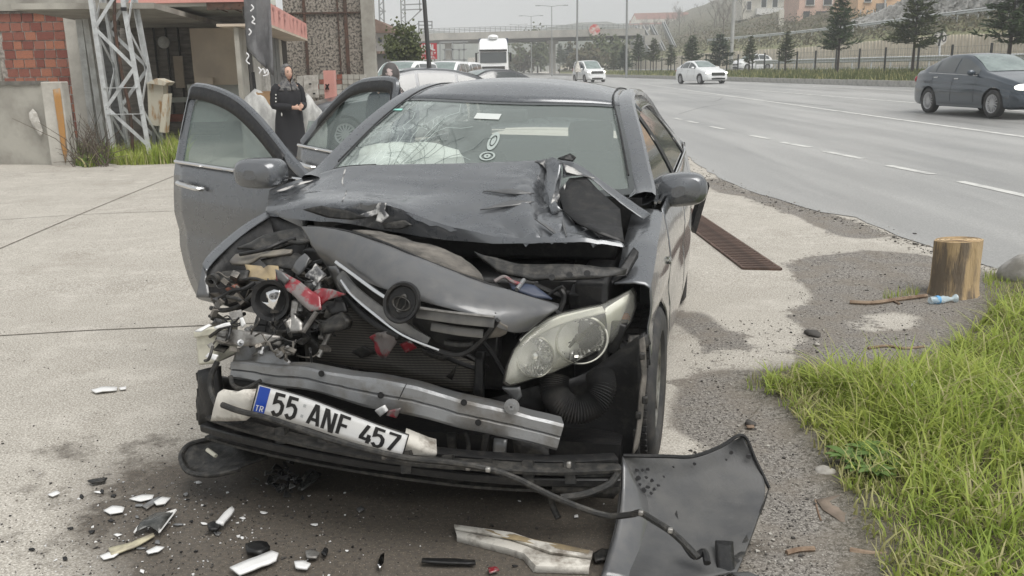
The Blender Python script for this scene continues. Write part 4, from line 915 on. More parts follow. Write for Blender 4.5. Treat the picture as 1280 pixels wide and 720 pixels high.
# ---- number plate
def plate_pt(u, v):
    x = u; bend = 0.0 if u < .7 else (u - .7) / .3
    a = C(323.5, 480, -.885).lerp(C(512, 541.5, -.93), u); b_ = C(313.5, 518, -.87).lerp(C(503.5, 570, -.935), u)
    q = b_.lerp(a, v); q.y += .010 * math.sin(u * 7) - .012 * bend; q.z += .006 * math.sin(math.pi * u) ** 2 - .003 * bend; return q
pn = bpy.data.objects.new('number_plate', None); _put(pn, car)
M_PLW = mat('white plate', (.78, .78, .77), .35, 0, (.60, .59, .57), 12, .62, .85, coat=.3); M_PLB = mat('blue plate band', (.015, .07, .42), .35); M_PLK = mat('black plate lettering', (.015, .015, .016), .45)
MB().grid([[plate_pt(u, v) for u in lin(0, 1, 30)] for v in lin(0, 1, 4)]).build('plate_body', M_PLW, pn, solid=.004, off=0)
def pl_off(u, v, o=.004): return plate_pt(u, v) + Vector((.0, -o, .001))
MB().grid([[pl_off(u, v, .0035) for u in lin(.012, .083, 4)] for v in lin(.05, .95, 4)]).build('plate_band', M_PLB, pn)
b = MB(); rim = [(u, .0) for u in lin(0, 1, 30)] + [(1, v) for v in lin(.1, 1, 6)] + [(u, 1) for u in lin(.97, 0, 30)] + [(0, v) for v in lin(.9, .1, 6)]
b.tube([pl_off(u, v, .0022) for u, v in rim + rim[:1]], .0022, 5); b.build('plate_rim', M_BLACKD, pn)
GL = {'5': [[(.9, 1), (.12, 1), (.08, .58), (.3, .66), (.6, .66), (.86, .52), (.9, .34), (.84, .12), (.6, 0), (.32, 0), (.08, .16)]],
      'A': [[(0, 0), (.42, 1), (.58, 1), (1, 0)], [(.18, .28), (.82, .28)]], 'N': [[(.04, 0), (.04, 1), (.2, 1), (.8, 0), (.96, 0), (.96, 1)]],
      'F': [[(.08, 0), (.08, 1), (.95, 1)], [(.08, .52), (.8, .52)]], '4': [[(.5, 1), (.06, .3), (.06, .22), (.98, .22)], [(.72, .5), (.72, 0)]],
      '7': [[(.04, 1), (.94, 1), (.94, .9), (.36, 0)]], 'T': [[(.5, 0), (.5, 1)], [(0, 1), (1, 1)]], 'R': [[(.05, 0), (.05, 1), (.7, 1), (.9, .88), (.9, .64), (.7, .5), (.05, .5)], [(.5, .5), (.95, 0)]]}
def stroke(pl, wu, wv):
    "mitred outline of a polyline in plate units"
    L_, R_ = [], []
    for i, q in enumerate(pl):
        q = Vector(q); d0 = (q - Vector(pl[i - 1])).normalized() if i else None; d1 = (Vector(pl[i + 1]) - q).normalized() if i < len(pl) - 1 else None
        d0 = d0 or d1; d1 = d1 or d0; n0 = Vector((-d0.y, d0.x)); n1 = Vector((-d1.y, d1.x)); n = (n0 + n1).normalized(); k = 1 / max(.55, n.dot(n0)); L_.append(q + n * k * .5 * wu); R_.append(q - n * k * .5 * wu)
    return L_, R_
def glyphs(txt, slots, cw, ch, v0, wd, m, parent, name, pt=pl_off):
    for cch, u0 in zip(txt, slots):
        b = MB()
        for pl in GL[cch]:
            dense = []
            for a, c in zip(pl, pl[1:]):
                for k in range(3): dense.append((lerp(a[0], c[0], k / 3), lerp(a[1], c[1], k / 3)))
            dense.append(pl[-1]); asp = [(x * cw, y * ch) for x, y in dense]      # metres
            L_, R_ = stroke(asp, wd, wd)
            f = lambda q: pt(u0 + q.x / .52, v0 + q.y / .112)
            b.grid([[f(q) for q in L_], [f(q) for q in R_]])
        b.build(name, m, parent)
glyphs('55ANF457', [.125, .215, .375, .475, .575, .725, .80, .885], .036, .076, .16, .0125, M_PLK, pn, 'plate_character')
glyphs('TR', [.022, .051], .0105, .020, .16, .003, M_PLW, pn, 'country_letter', lambda u, v: pl_off(u, v, .005))
M_SEAL = mat('faded seal', (.45, .46, .46), .6)
for v0 in (.30, .66): MB().grid([[pl_off(u, v, .0046) for u in (.318, .336)] for v in (v0, v0 + .10)]).build('plate_seal', M_SEAL, pn)
sheet('foam_block', [(279,496,-.80),(288,491,-.80),(322,490,-.83),(315,520,-.82),(272,519,-.78)], M_FOAM, .07, .006, 12)
sheet('foam_block', [(507,542,-.86),(546,557,-.82),(541,569,-.80),(504,566,-.84)], M_FOAM, .06, .006, 12)
sheet('white_clip', [(470,512,-.82),(480,507,-.84),(484,514,-.84),(476,520,-.82)], M_WHITEP, .01, .004)
sheet('red_fragment', [(486,513,-.83),(501,510,-.85),(496,522,-.84),(484,519,-.83)], M_RED, .008, .004)
# ---- lower bumper lattice
def pbar(name, pts, w, d, m, fn=C, sp=5):
    p = spline([fn(*q) for q in pts], sp); b = MB(); ring = []
    for i, q in enumerate(p):
        dd = (p[min(i + 1, len(p) - 1)] - p[max(i - 1, 0)]).normalized(); n1 = Vector((0, -1, 0)); n1 = (n1 - dd * n1.dot(dd)).normalized(); n2 = dd.cross(n1)
        ring.append([q + n1 * a * d + n2 * c * w for a, c in ((-.5, -.5), (.4, -.5), (.5, -.35), (.5, .35), (.4, .5), (-.5, .5))])
    b.grid(ring, wrap=True); b.f += [tuple(range(5, -1, -1)), tuple(len(b.v) - 6 + k for k in range(6))]; b.m += [0, 0]; return b.build(name, m, car)
pbar('lower_bumper', [(258,533,-.66),(300,545,-.76),(360,559,-.83),(440,574,-.875),(520,585,-.88),(600,594,-.86),(680,599,-.80),(772,600,-.70)], .030, .05, M_BLACK)
pbar('lower_bumper_rail', [(266,520,-.66),(320,537,-.78),(400,556,-.86),(500,574,-.89),(600,582,-.87),(690,587,-.80),(772,584,-.70)], .015, .06, M_BLACKD)
pbar('lower_bumper_rail', [(270,505,-.60),(330,522,-.72),(420,545,-.80),(510,560,-.82),(600,570,-.80),(700,575,-.73),(770,572,-.66)], .014, .05, M_BLACK)
pbar('lower_bumper_rail', [(262,545,-.64),(300,556,-.73),(360,570,-.80),(440,585,-.845),(520,597,-.85),(600,606,-.83),(680,610,-.77),(768,610,-.68)], .014, .04, M_BLACKD)
for px, py in ((300,535),(352,548),(405,560),(455,570),(508,577),(560,583),(610,588),(660,590),(712,590)):
    yc = interp(px, [(260, -.68), (360, -.84), (520, -.90), (680, -.82), (770, -.72)]); a, c = C(px, py - 14, yc + .02), C(px + 2, py + 14, yc - .0)
    MB().bar(a, c, .035, .035).build('bumper_bracket', M_BLACKD, car)
for px, py in ((480,570),(585,584),(711,581)):
    MB().box(C(px, py, interp(px, [(480, -.94), (585, -.92), (711, -.83)])), (.015, .015, .022)).build('metal_clip', M_ALU, car, bevel=.004)
sheet('bumper_end', [(688,592,-.78),(760,586,-.70),(774,580,-.68),(773,612,-.68),(764,620,-.69),(716,616,-.76),(690,610,-.78)], M_BLACKD, .04, .006)
sheet('undertray', [(300,556,-.62),(520,580,-.70),(770,590,-.55),(780,560,.1),(420,545,.1),(270,530,-.2)], M_BLACK, .01, .004)
sheet('hanging_undertray', None, M_BLACKD, .008, .010, 10, P3=[C(226,570,-.62), C(238,553,-.56), C(262,548,-.50), C(330,556,-.52), C(334,572,-.62), C(300,585,-.70), C(262,594,-.74), C(236,590,-.70)])
pxtube('undertray_rim', [(262,549,-.52),(236,556,-.58),(226,572,-.64),(236,590,-.72),(264,594,-.76),(300,586,-.72)], .010, M_BLACKD)
slat('undertray_strut', [(262,548,-.55),(300,556,-.6),(332,562,-.62)], .022, M_BLACK)
pxtube('metal_bolt', [(259,562,-.66),(270,570,-.68)], .008, M_CREAM)
pxtube('trim_cable', [(278,506,-.86),(300,514,-.89),(340,524,-.93),(400,545,-.96),(460,562,-.97),(510,573,-.965),(560,578,-.95),(600,584,-.94),(640,596,-.92),(690,620,-.90),(730,636,-.88),(762,645,-.88),(790,643,-.90),(800,641,-.92),(816,650,-.95),(838,664,-.99),(858,682,-1.03),(872,697,-1.05)], .0105, M_BLACKD)
pxtube('trim_strap', [(700,622,-.86),(730,618,-.82),(760,606,-.77),(772,592,-.74)], .012, M_BLACKD)
for px, py, yc in ((801,641,-.935),(838,663,-1.0),(610,587,-.95)): MB().box(C(px, py, yc), (.016, .016, .016)).build('cable_clip', M_ALU, car, bevel=.004)
pxtube('dangling_strap', [(688,606,-.72),(690,630,-.7),(698,648,-.72)], .012, M_BLACKD)
# ---- left wheel housing
pgrid('wheel_liner', [[(676,478,-.50),(720,476,-.42),(770,440,-.38),(806,415,-.42)], [(684,520,-.42),(730,520,-.40),(776,500,-.42),(804,470,-.46)], [(690,560,-.42),(735,565,-.42),(780,560,-.45),(800,540,-.48)], [(696,590,-.46),(740,596,-.48),(782,592,-.50),(800,575,-.50)]], M_BLACK, sub=2, amp=.02, freq=6, th=.006)
sheet('liner_edge', [(800,424,-.44),(806,420,-.44),(808,470,-.46),(803,520,-.48),(796,560,-.52),(790,570,-.54),(798,520,-.50),(802,470,-.47)], M_GRIME, .008, .008, 14)
for px, py in ((803,445),(806,500),(798,519),(795,541)): MB().box(C(px, py, -.50), (.02, .02, .025)).build('liner_clip', M_BLACKD, car, bevel=.004)
sheet('wheel_liner_flap', [(786,420,-.36),(808,418,-.36),(812,430,-.36),(800,440,-.38),(784,436,-.38)], M_BLACKD, .03, .01, 20)
hp = spline([C(*q) for q in ((694,470,-.52),(693,490,-.55),(704,506,-.58),(722,512,-.58),(742,504,-.55),(752,486,-.52),(750,468,-.48))], 16)
rs = [.046 + .006 * (1 if i % 2 else -1) for i in range(len(hp))]
MB().tube(hp, rs, 16).build('air_hose', M_RUB, car, ang=60)
sheet('wheel_housing_back', [(606,500,-.44),(680,480,-.40),(690,590,-.42),(600,585,-.5)], M_BLACK, .01, .004)
for q in ([(560,540,-.62),(572,540,-.62),(570,580,-.64),(562,580,-.64)], [(618,548,-.6),(634,550,-.6),(632,586,-.6),(616,584,-.6)], [(640,545,-.6),(686,560,-.58),(690,584,-.6),(646,584,-.6)], [(604,540,-.6),(612,542,-.6),(608,582,-.62),(600,580,-.62)]):
    sheet('support_bracket', q, rnd.choice([M_BLACKD, M_BLACKD, M_STEEL]), .015, .006)
pxtube('hose', [(582,540,-.66),(586,560,-.68),(580,578,-.7)], .008, M_BLACKD)
pxtube('thin_wire', [(505,485,-.84),(498,500,-.9),(508,480,-.84)], .0015, M_BLACK)
# ---- smashed right front corner
pgrid('crushed_wing', [[(336,262,.12),(314,275,.0),(294,289,-.10),(274,306,-.22),(257,322,-.33),(253,331,-.37)], [(340,270,.10),(318,283,-.03),(299,297,-.13),(280,314,-.25),(264,330,-.36),(258,340,-.40)]], M_PAINT, sub=2, th=.006)
sheet('wing_tip', [(253.5,331,-.37),(257,344,-.41),(263,372,-.45),(245.5,372,-.45),(249,350,-.42)], M_PAINTD, .005, .006)
sheet('wing_inner', [(336,266,.10),(257,332,-.34),(262,372,-.36),(300,390,-.30),(360,360,-.1),(390,290,-.05)], M_BLACK, .006, .01)
sheet('inner_apron', [(289,328,-.34),(296,319,-.32),(316,316,-.32),(334,318,-.34),(355,311.7,-.34),(366,313,-.34),(364,317,-.36),(341,320.7,-.37),(325,322,-.38),(310,329,-.38),(290,330,-.37)], mat('grey tan sheet metal', (.24, .22, .18), .5, .3, (.12, .11, .1), 9), .012, .01, 12)
sheet('inner_apron', [(298,312,-.30),(330,296,-.24),(372,286,-.22),(384,300,-.26),(350,308,-.3),(318,312,-.32)], M_BLACKD, .01, .012, 12)
sheet('inner_apron', [(325,324,-.36),(372,316,-.34),(390,326,-.36),(376,338,-.40),(336,334,-.40)], M_BLACKD, .01, .012, 12)
sheet('beige_panel', [(307,331.5,-.40),(327,333,-.41),(330,336,-.41),(336,332,-.41),(348,333,-.41),(350,346,-.43),(341,352,-.45),(312,350.5,-.45)], M_BEIGE, .008, .004)
sheet('mounting_bracket', [(273,341,-.42),(312,338,-.43),(308,351,-.46),(278,354,-.46)], M_BLACKD, .012, .008, 14)
MB().lathe([(.012, 0), (.024, .002), (.024, .03), (.012, .03), (.012, .006), (0.001, .006)], 14, Matrix.Translation(C(269, 349, -.49)) @ Matrix.Rotation(R(90), 4, 'X')).build('bulb_socket', M_BLACKD, car)
sheet('copper_connector', [(283,360,-.50),(294,355.5,-.50),(297,359,-.50),(286,364,-.50)], mat('red brown connector', (.20, .075, .05), .5), .025, .003)
for pts, r in (([(270,377,-.5),(276,372,-.52),(290,364,-.53),(305,361,-.53),(318,353,-.5)], .008), ([(264,385,-.5),(280,388,-.54),(300,382,-.55),(318,366,-.54),(330,360,-.5)], .009), ([(296,352,-.48),(316,348,-.5),(332,352,-.5)], .006), ([(262,395,-.5),(284,400,-.54),(306,392,-.56)], .007), ([(300,318,-.36),(330,312,-.36),(352,303,-.32),(370,298,-.3)], .008), ([(350,300,-.3),(376,304,-.32),(388,300,-.32)], .008)):
    pxtube('hose', pts, r, rnd.choice([M_BLACK, M_BLACKD]))
MB().lathe([(.062, 0), (.074, .004), (.074, .035), (.060, .03), (.05, .012), (.02, .008), (.001, .008)], 22, Matrix.Translation(C(343, 375, -.60)) @ Matrix.Rotation(R(80), 4, 'X')).build('lamp_ring', M_BLACK, car)
sheet('reflector_shard', [(333,366,-.64),(341,362,-.64),(350,364,-.64),(348,375,-.64),(343,388,-.65),(325,377,-.64),(336,378,-.645)], M_REFL, .005, .012, 24)
MB().lathe([(.012, 0), (.012, .012), (.004, .012), (.004, .004), (.0005, .004)], 12, Matrix.Translation(C(342, 370, -.655)) @ Matrix.Rotation(R(84), 4, 'X')).build('bulb_socket', M_STEEL, car)
sheet('red_fragment', [(346,353,-.60),(364,367,-.63),(375,378,-.64),(388,389,-.65),(402,387,-.66),(399,371,-.64),(390,364,-.62),(374,351,-.60),(356,342,-.58),(345,337,-.57)], M_RED, .006, .012, 16)
sheet('red_fragment', [(391.6,364,-.62),(402,360,-.62),(417,362,-.64),(432,367.6,-.66),(420,372,-.65),(408,377,-.65),(400,384,-.64)], M_RED, .006, .012, 16)
sheet('crumpled_panel', [(382,338,-.52),(397,331,-.53),(405,342,-.55),(399,354,-.56),(384,348,-.55)], M_SCRAPE, .005, .02, 20)
sheet('crumpled_panel', [(364,338,-.48),(381,317,-.46),(389,324,-.48),(384,334,-.50),(372,345,-.51)], M_PAINTD, .006, .012, 16)
sheet('crumpled_panel', [(345,337,-.585),(352,340,-.6),(362,350,-.61),(356,356,-.61),(348,350,-.60)], M_PAINTD, .006, .008, 16)
sheet('torn_plastic', [(406,384,-.63),(420,371,-.63),(431,377,-.64),(435,391,-.66),(413,393,-.66)], M_BLACK, .01, .014, 16)
sheet('torn_plastic', [(400,407,-.66),(430,391,-.66),(437,402,-.68),(435,411,-.68),(406,417,-.68)], M_BLACKD, .03, .008, 14)
sheet('engine_mount', [(366,376,-.62),(375,376,-.62),(370,396,-.64),(377,404,-.66),(379,415,-.67),(363,417,-.67),(355,400,-.66),(364,397,-.64)], M_ALU, .02, .008, 16)
pxtube('metal_rod', [(396,390,-.66),(379,415,-.68)], .009, M_ALU)
pxtube('metal_rod', [(414,412,-.62),(398,446,-.66)], .009, M_ALU)
for k in range(44):
    px, py = rnd.uniform(262, 412), rnd.uniform(340, 442); n_ = rnd.randint(4, 6); r_ = rnd.uniform(6, 15); a0 = rnd.uniform(0, 6)
    yc = -.38 - .30 * (py - 330) / 100 + rnd.uniform(-.02, .06)
    if px - 262 < (372 - py) * .5: continue
    sheet(rnd.choice(['broken_plastic', 'torn_plastic', 'broken_bracket']), [(px + r_ * math.cos(a0 + 6.28 * j / n_) * rnd.uniform(.5, 1.3), py + r_ * .75 * math.sin(a0 + 6.28 * j / n_) * rnd.uniform(.5, 1.2), yc + rnd.uniform(-.03, .03)) for j in range(n_)], rnd.choice([M_BLACK, M_BLACK, M_BLACKD, M_BLACKD, M_PAINTD, M_OIL]), rnd.uniform(.002, .009), .010, 18, 1, smooth=False)
for k in range(16):
    px, py = rnd.uniform(265, 400), rnd.uniform(350, 440); yc = -.42 - .32 * (py - 330) / 100; a = rnd.uniform(0, 3); L_ = rnd.uniform(15, 35)
    pxtube('cable', [(px, py, yc), (px + L_ * .5 * math.cos(a), py + L_ * .4 * math.sin(a) + rnd.uniform(-6, 6), yc - .03), (px + L_ * math.cos(a), py + L_ * .7 * math.sin(a), yc)], rnd.uniform(.003, .007), rnd.choice([M_BLACK, M_BLACKD]))
for q in ([(267,409,-.70),(287,403,-.70),(289,406.4,-.70),(269,411.5,-.71)], [(243.6,414.5,-.70),(261.6,405.5,-.68),(265,407,-.68),(251,414.8,-.71)], [(299.6,398,-.66),(303,396.5,-.66),(307,405.5,-.67),(302,410,-.67)], [(257,446,-.73),(261,441,-.73),(273,444,-.73),(269,451,-.74)]):
    sheet('white_shard', q, M_WHITEP, .005, .003)
tk = MB(); tk.prism([C(*q) for q in ((243,417,-.66),(256,411,-.66),(272,411,-.66),(271,455,-.66),(246,458,-.66))], (0.02, .12, 0)); tk.build('washer_tank', M_CREAM, car, bevel=.012)
MB().prism([C(*q) for q in ((241,414,-.675),(270,409,-.675),(271,418,-.675),(242,423,-.675))], (.02, .12, 0)).build('tank_rim', M_CREAM, car, bevel=.005)
sheet('cross_member', [(272,416,-.66),(300,413,-.66),(352,420,-.66),(350,432,-.67),(300,432,-.68),(276,430,-.68)], M_ALU, .04, .012, 12)
sheet('side_bracket', [(252,462,-.62),(272,458,-.64),(276,500,-.66),(270,532,-.66),(256,530,-.62),(252,500,-.6)], M_BLACK, .03, .012, 12)
sheet('side_bracket', [(272,470,-.58),(340,480,-.62),(330,505,-.62),(276,500,-.58)], M_BLACK, .02, .01, 12)
pxtube('hose', [(272,452,-.70),(264,470,-.72),(264,488,-.74),(272,508,-.80)], .011, M_BLACKD)
pxtube('hose', [(288,470,-.72),(292,482,-.74),(306,486,-.76),(326,476,-.76)], .008, M_BLACKD)
for px, py in ((250,520),(251,490),(250,470)): MB().box(C(px, py, -.62), (.02, .02, .03)).build('bracket_tab', M_BLACKD, car)

for k in range(70):
    px, py = rnd.uniform(262, 420), rnd.uniform(335, 446); yc = -.42 - .30 * (py - 330) / 100 + rnd.uniform(-.03, .03)
    if px - 262 < (372 - py) * .6: continue
    c_ = C(px, py, yc); t_r = rnd.random(); Rr_ = Matrix.Rotation(rnd.uniform(-1, 1), 3, 'X') @ Matrix.Rotation(rnd.uniform(-1, 1), 3, 'Y') @ Matrix.Rotation(rnd.uniform(-1, 1), 3, 'Z')
    if t_r < .45: MB().box(c_, (rnd.uniform(.01, .05), rnd.uniform(.01, .03), rnd.uniform(.008, .03)), Rr_).build('broken_bracket', rnd.choice([M_BLACKD, M_OIL, M_OIL, M_GRIME, M_ALU]), car, smooth=False)
    elif t_r < .7: MB().lathe([(.004, 0), (.012, .001), (.012, .012), (.006, .013), (.006, .03), (.001, .03)], 8, Matrix.Translation(c_) @ Rr_.to_4x4()).build('bolt', rnd.choice([M_STEEL, M_OIL, M_BLACKD]), car)
    else:
        a = rnd.uniform(0, 6.28); pxtube('wire', [(px, py, yc), (px + 9 * math.cos(a), py + 9 * math.sin(a) + 4, yc - .02), (px + 20 * math.cos(a + .3), py + 16 * math.sin(a + .3), yc - .01), (px + 28 * math.cos(a + .2), py + 20 * math.sin(a), yc)], rnd.uniform(.0018, .004), rnd.choice([M_BLACK, M_BLACK, M_GRIME, M_OIL]))
# ------------------------------------------------------------------ torn bumper corner on the ground
bc = thing('bumper_corner', 'grey bumper corner torn off and lying inside-out beside the wheel', 'bumper piece', U(860, 690))
def WL(px, py, Y): return W(px, py, min(Y, U(px, py).y - .035)) - bc.location
M_BIN = mat('dusty inside of bumper', (.058, .059, .061), .5, 0, (.105, .103, .098), 9, .36, .85, bump=.4, bscale=90, rough2=.75, dist=.004)
rows_ = [
 [(778,570,2.86),(800,568,2.88),(830,571,2.92),(866,571,2.98),(900,559,3.05),(917,551,3.08),(928,545,3.10)],
 [(776,592,2.83),(800,592,2.86),(832,594,2.90),(868,592,2.96),(905,583,3.02),(925,577,3.05),(944,576,3.07)],
 [(774,620,2.76),(798,622,2.80),(832,622,2.84),(870,620,2.89),(908,615,2.94),(938,613,2.98),(961,611,3.02)],
 [(770,655,2.66),(796,658,2.68),(832,658,2.70),(870,658,2.74),(905,654,2.79),(930,652,2.84),(948,645,2.88)],
 [(760,690,2.56),(790,692,2.57),(828,692,2.58),(866,692,2.60),(898,690,2.64),(922,686,2.68),(936,680,2.72)],
 [(750,724,2.46),(780,728,2.45),(824,730,2.44),(862,728,2.45),(892,722,2.48),(908,716,2.51),(921,716,2.53)]]
rows_ = [[(x, y, Y + .09 * math.sin(math.pi * min(1, c_ / 6)) * max(0, 1 - r_ / 3)) for c_, (x, y, Y) in enumerate(row)] for r_, row in enumerate(rows_)]
bo = pgrid('bumper_skin', rows_, M_BIN, parent=bc, sub=3, th=.006, fn=WL, amp=.012, freq=8)
MB().tube(spline([WL(*q) + Vector((0, -.004, .004)) for q in ((778,570,2.86),(830,571,2.92),(866,571,2.98),(900,559,3.05),(928,545,3.10),(944,576,3.07),(961,611,3.02))], 6), .007, 6).build('bumper_lip', M_BLACK, bc)
pgrid('bumper_flange', [[(961,611,3.01),(950,643,2.87),(937,680,2.71),(921,716,2.52)], [(955,632,2.95),(938,660,2.82),(922,690,2.68),(906,718,2.51)], [(952,640,2.94),(930,676,2.80),(914,700,2.66),(899,720,2.50)]], M_BLACKD, parent=bc, sub=2, th=.004, fn=WL)
pgrid('bumper_flange', [[(778,570,2.85),(778,610,2.76),(774,650,2.64),(762,690,2.53),(752,722,2.44)], [(790,596,2.80),(794,630,2.73),(800,660,2.64),(786,700,2.52),(776,722,2.44)], [(812,626,2.83),(816,650,2.74),(812,676,2.66),(798,706,2.54),(786,726,2.45)]], M_PAINTD, parent=bc, sub=2, th=.004, fn=WL)
sheet('torn_tab', [(894,676,2.62),(916,678,2.64),(918,712,2.50),(905,722,2.47),(896,712,2.5)], M_BLACK, .008, .006, 16, parent=bc, fn=WL)
sheet('torn_tab', [(820,640,2.78),(846,640,2.80),(850,664,2.70),(826,668,2.68)], M_BLACKD, .008, .006, 16, parent=bc, fn=WL)
sheet('torn_tab', [(914,718,2.50),(935,716,2.54),(950,722,2.52),(930,728,2.48)], M_BIN, .006, .006, 16, parent=bc, fn=WL)
M_MUDSPOT = mat('dark water spot', (.04, .04, .042), .35)
for px, py, r in ((796,588,4),(803,588,3),(810,587,4),(798,598,6),(808,597,3),(815,601,4),(800,606,3),(810,609,4),(805,613,5),(818,612,3),(796,616,3),(823,607,3),(814,617,3),(830,596,2),(936,571,5),(914,566,4),(908,575,2),(868,580,3),(842,584,2)):
    yy = interp(py, [(570, 2.94), (592, 2.88), (622, 2.82)]) + (px - 830) * .0012 - .012 + .09 * math.sin(math.pi * min(1, max(0, (px - 776) / 165))) * interp(py, [(570, 1), (592, .67), (622, .33)]) - .004
    n_ = 9; r *= .75; out = [WL(px + r * math.cos(6.28 * k / n_) * rnd.uniform(.6, 1.2), py + r * .8 * math.sin(6.28 * k / n_) * rnd.uniform(.6, 1.2), yy) for k in range(n_)]
    MB().prism(out, (0, .003, .0015)).build('water_spot', M_MUDSPOT, bc, smooth=False)
pxtube('sensor_lead', [(856,680,2.53),(868,695,2.50),(880,690,2.50),(884,704,2.46)], .012, M_BLACK, parent=bc, fn=WL)
# ------------------------------------------------------------------ debris on the concrete
def shard(name, label, cat, out, m, th=.004, lift=.006, amp=.004, group=None, tilt=0, parts=None, arch_=0, freq=20):
    P3 = [U(*q) for q in out]; c = sum(P3, Vector()) / len(P3); o = thing(name, label, cat, c, group=group) if parts else None
    n = len(P3); P3 = [q + Vector((0, 0, lift + th + tilt * (k / n))) for k, q in enumerate(P3)]
    pr = [q - c for q in P3]
    bm = bmesh.new(); vs = [bm.verts.new(q) for q in pr]; f = bm.faces.new(vs); bmesh.ops.triangulate(bm, faces=[f]); bmesh.ops.subdivide_edges(bm, edges=bm.edges[:], cuts=2, use_grid_fill=True)
    R_ = max(q.length for q in pr); sd_ = Vector((rnd.uniform(0, 50),) * 3)
    for v in bm.verts:
        v.co.z += arch_ * (1 - min(1, (v.co.xy.length / R_)) ** 2) + amp * noise.noise(v.co * freq + sd_)
    me = bpy.data.meshes.new(name); bm.to_mesh(me); bm.free(); me.materials.append(m); me.shade_smooth(); me.set_sharp_from_angle(angle=R(40))
    ob = bpy.data.objects.new(name if o is None else 'shell', me); _put(ob, o)
    if o is None: ob.location = c
    b = ob.modifiers.new('solid', 'SOLIDIFY'); b.thickness = th; b.offset = -1
    if o is None: tag(ob, label, cat, group); return ob
    return o
M_DKG = mat('dark glossy plastic', (.03, .032, .03), .25, 0, (.08, .08, .075), 20)
M_YELL = mat('yellowed plastic', (.50, .46, .32), .5, 0, (.3, .27, .2), 15)
gB = thing('trim_strip', 'long broken cream bumper absorber bar lying below the wrecked front', 'bumper absorber', U(655, 690))
def GLc(px, py, z=0): return U(px, py) - gB.location + Vector((0, 0, z))
top = [(568,656),(640,666),(668,676),(700,682),(741,690)]; bot = [(572,677),(634,693),(655,700),(668,716),(736,718)]
P = [[GLc(q[0], q[1] + 3, .004) for q in top], [GLc(q[0], q[1] + 12, .034) for q in top], [GLc(lerp(a[0], c[0], .3), lerp(a[1], c[1], .3) + 9, .032) for a, c in zip(top, bot)], [GLc(lerp(a[0], c[0], .36), lerp(a[1], c[1], .36) + 5, .016) for a, c in zip(top, bot)], [GLc(lerp(a[0], c[0], .55), lerp(a[1], c[1], .55) + 5, .024) for a, c in zip(top, bot)], [GLc(lerp(a[0], c[0], .92), lerp(a[1], c[1], .92) + 2, .022) for a, c in zip(top, bot)], [GLc(*q, .002) for q in bot]]
o = MB().grid(P).build('absorber_bar', M_FOAM, gB, solid=.008, ang=25)
sheet('dirt_crust', None, M_BEIGE, .004, .008, 20, parent=gB, P3=[GLc(600, 672, .036), GLc(660, 685, .036), GLc(738, 701, .036), GLc(735, 705, .035), GLc(690, 697, .035), GLc(640, 686, .035)])
shard('trim_piece', 'thin black plastic strip lying on the dirt in front of the plate', 'plastic strip', [(528,706),(560,705),(594,707),(595,711),(560,711),(527,710)], M_BLACK, .008)
shard('mirror_shard', 'curved dark mirror-like shard with white edges, largest on the concrete', 'shard', [(169,673),(180,661),(196,650),(221,645),(212,658),(200,674),(188,668)], M_DKG, .004, .01, .004, arch_=.02, parts=True)
ms_ = [o_ for o_ in bpy.data.objects if o_.name.startswith('mirror_shard')][0]
for pts in ([(169,674),(182,660),(221,645)], [(186,668),(204,655),(221,646)], [(200,674),(212,658),(221,646)]):
    q = [U(*a) - ms_.location + Vector((0, 0, .026)) for a in pts]; MB().tube(spline(q, 5), .0035, 5).build('white_edge', M_WHITEP, ms_)
shard('plastic_strip', 'long yellowed plastic strip lying beside the dark mirror-like shard', 'plastic strip', [(136,690),(165,684),(192,671),(194,675),(168,690),(140,699)], M_YELL, .006)
shard('shard', 'white oval shard touching the end of the yellowed strip', 'shard', [(125,699),(136,694),(149,697),(143,701),(130,703)], M_WHITEP)
shard('shard', 'flat white blade-shaped shard near the top of the scattered pieces', 'shard', [(162,627),(178,622),(193,622),(191,627),(176,630)], M_WHITEP)
shard('shard', 'small white leaf-shaped shard left of the dark stain', 'shard', [(130,642),(141,636),(156,638),(154,644),(138,646)], M_WHITEP)
shard('shard', 'small white crumpled shard below the flat blade-shaped one', 'shard', [(193,633),(203,626),(214,627),(207,634),(196,636)], M_WHITEP, .006)
shard('shard', 'grey sliver of glass between the two white shards', 'shard', [(178,636),(192,627),(201,623),(196,631),(184,640)], M_STEEL, .003)
shard('shard', 'tiny white chip lying by the dark stained patch', 'shard', [(60,622),(72,617),(76,620),(66,624)], M_WHITEP)
shard('shard', 'white flat chip on open concrete far left of the plate', 'shard', [(114,491),(128,487),(147,487),(146,491),(120,494)], M_WHITEP, .006)
shard('shard', 'tiny white sliver next to the flat chip on open concrete', 'shard', [(149,488),(158,486),(158,489),(151,490)], M_WHITEP)
shard('shard', 'white spear-shaped shard below the yellowed strip', 'shard', [(183,694),(196,687),(206,688),(198,694),(186,697)], M_WHITEP)
ob_ = shard('broken_bracket', 'white broken bracket with a black foot standing on the dirt', 'bracket', [(271,664),(281,652),(291,644),(294,648),(284,660),(280,666)], M_WHITEP, .012, .012)
shard('clip', 'black plastic clip attached to the end of the white broken bracket', 'clip', [(260,665),(268,661),(277,664),(272,670),(262,671)], M_BLACK, .012)
shard('clip', 'lumpy black rubber grommet lying above the long white strip', 'grommet', [(307,690),(318,686),(334,688),(338,694),(326,702),(310,700)], M_BLACK, .014, .004, .008)
shard('plastic_strip', 'long white plastic strip at the bottom beside the black grommet', 'plastic strip', [(288,718),(312,708),(340,696),(349,700),(346,708),(318,720),(300,726)], M_WHITEP, .008, .01)
shard('shard', 'grey white fragment with dark slots right of the black grommet', 'shard', [(382,696),(390,693),(400,697),(396,704),(384,704)], M_ALU, .008)
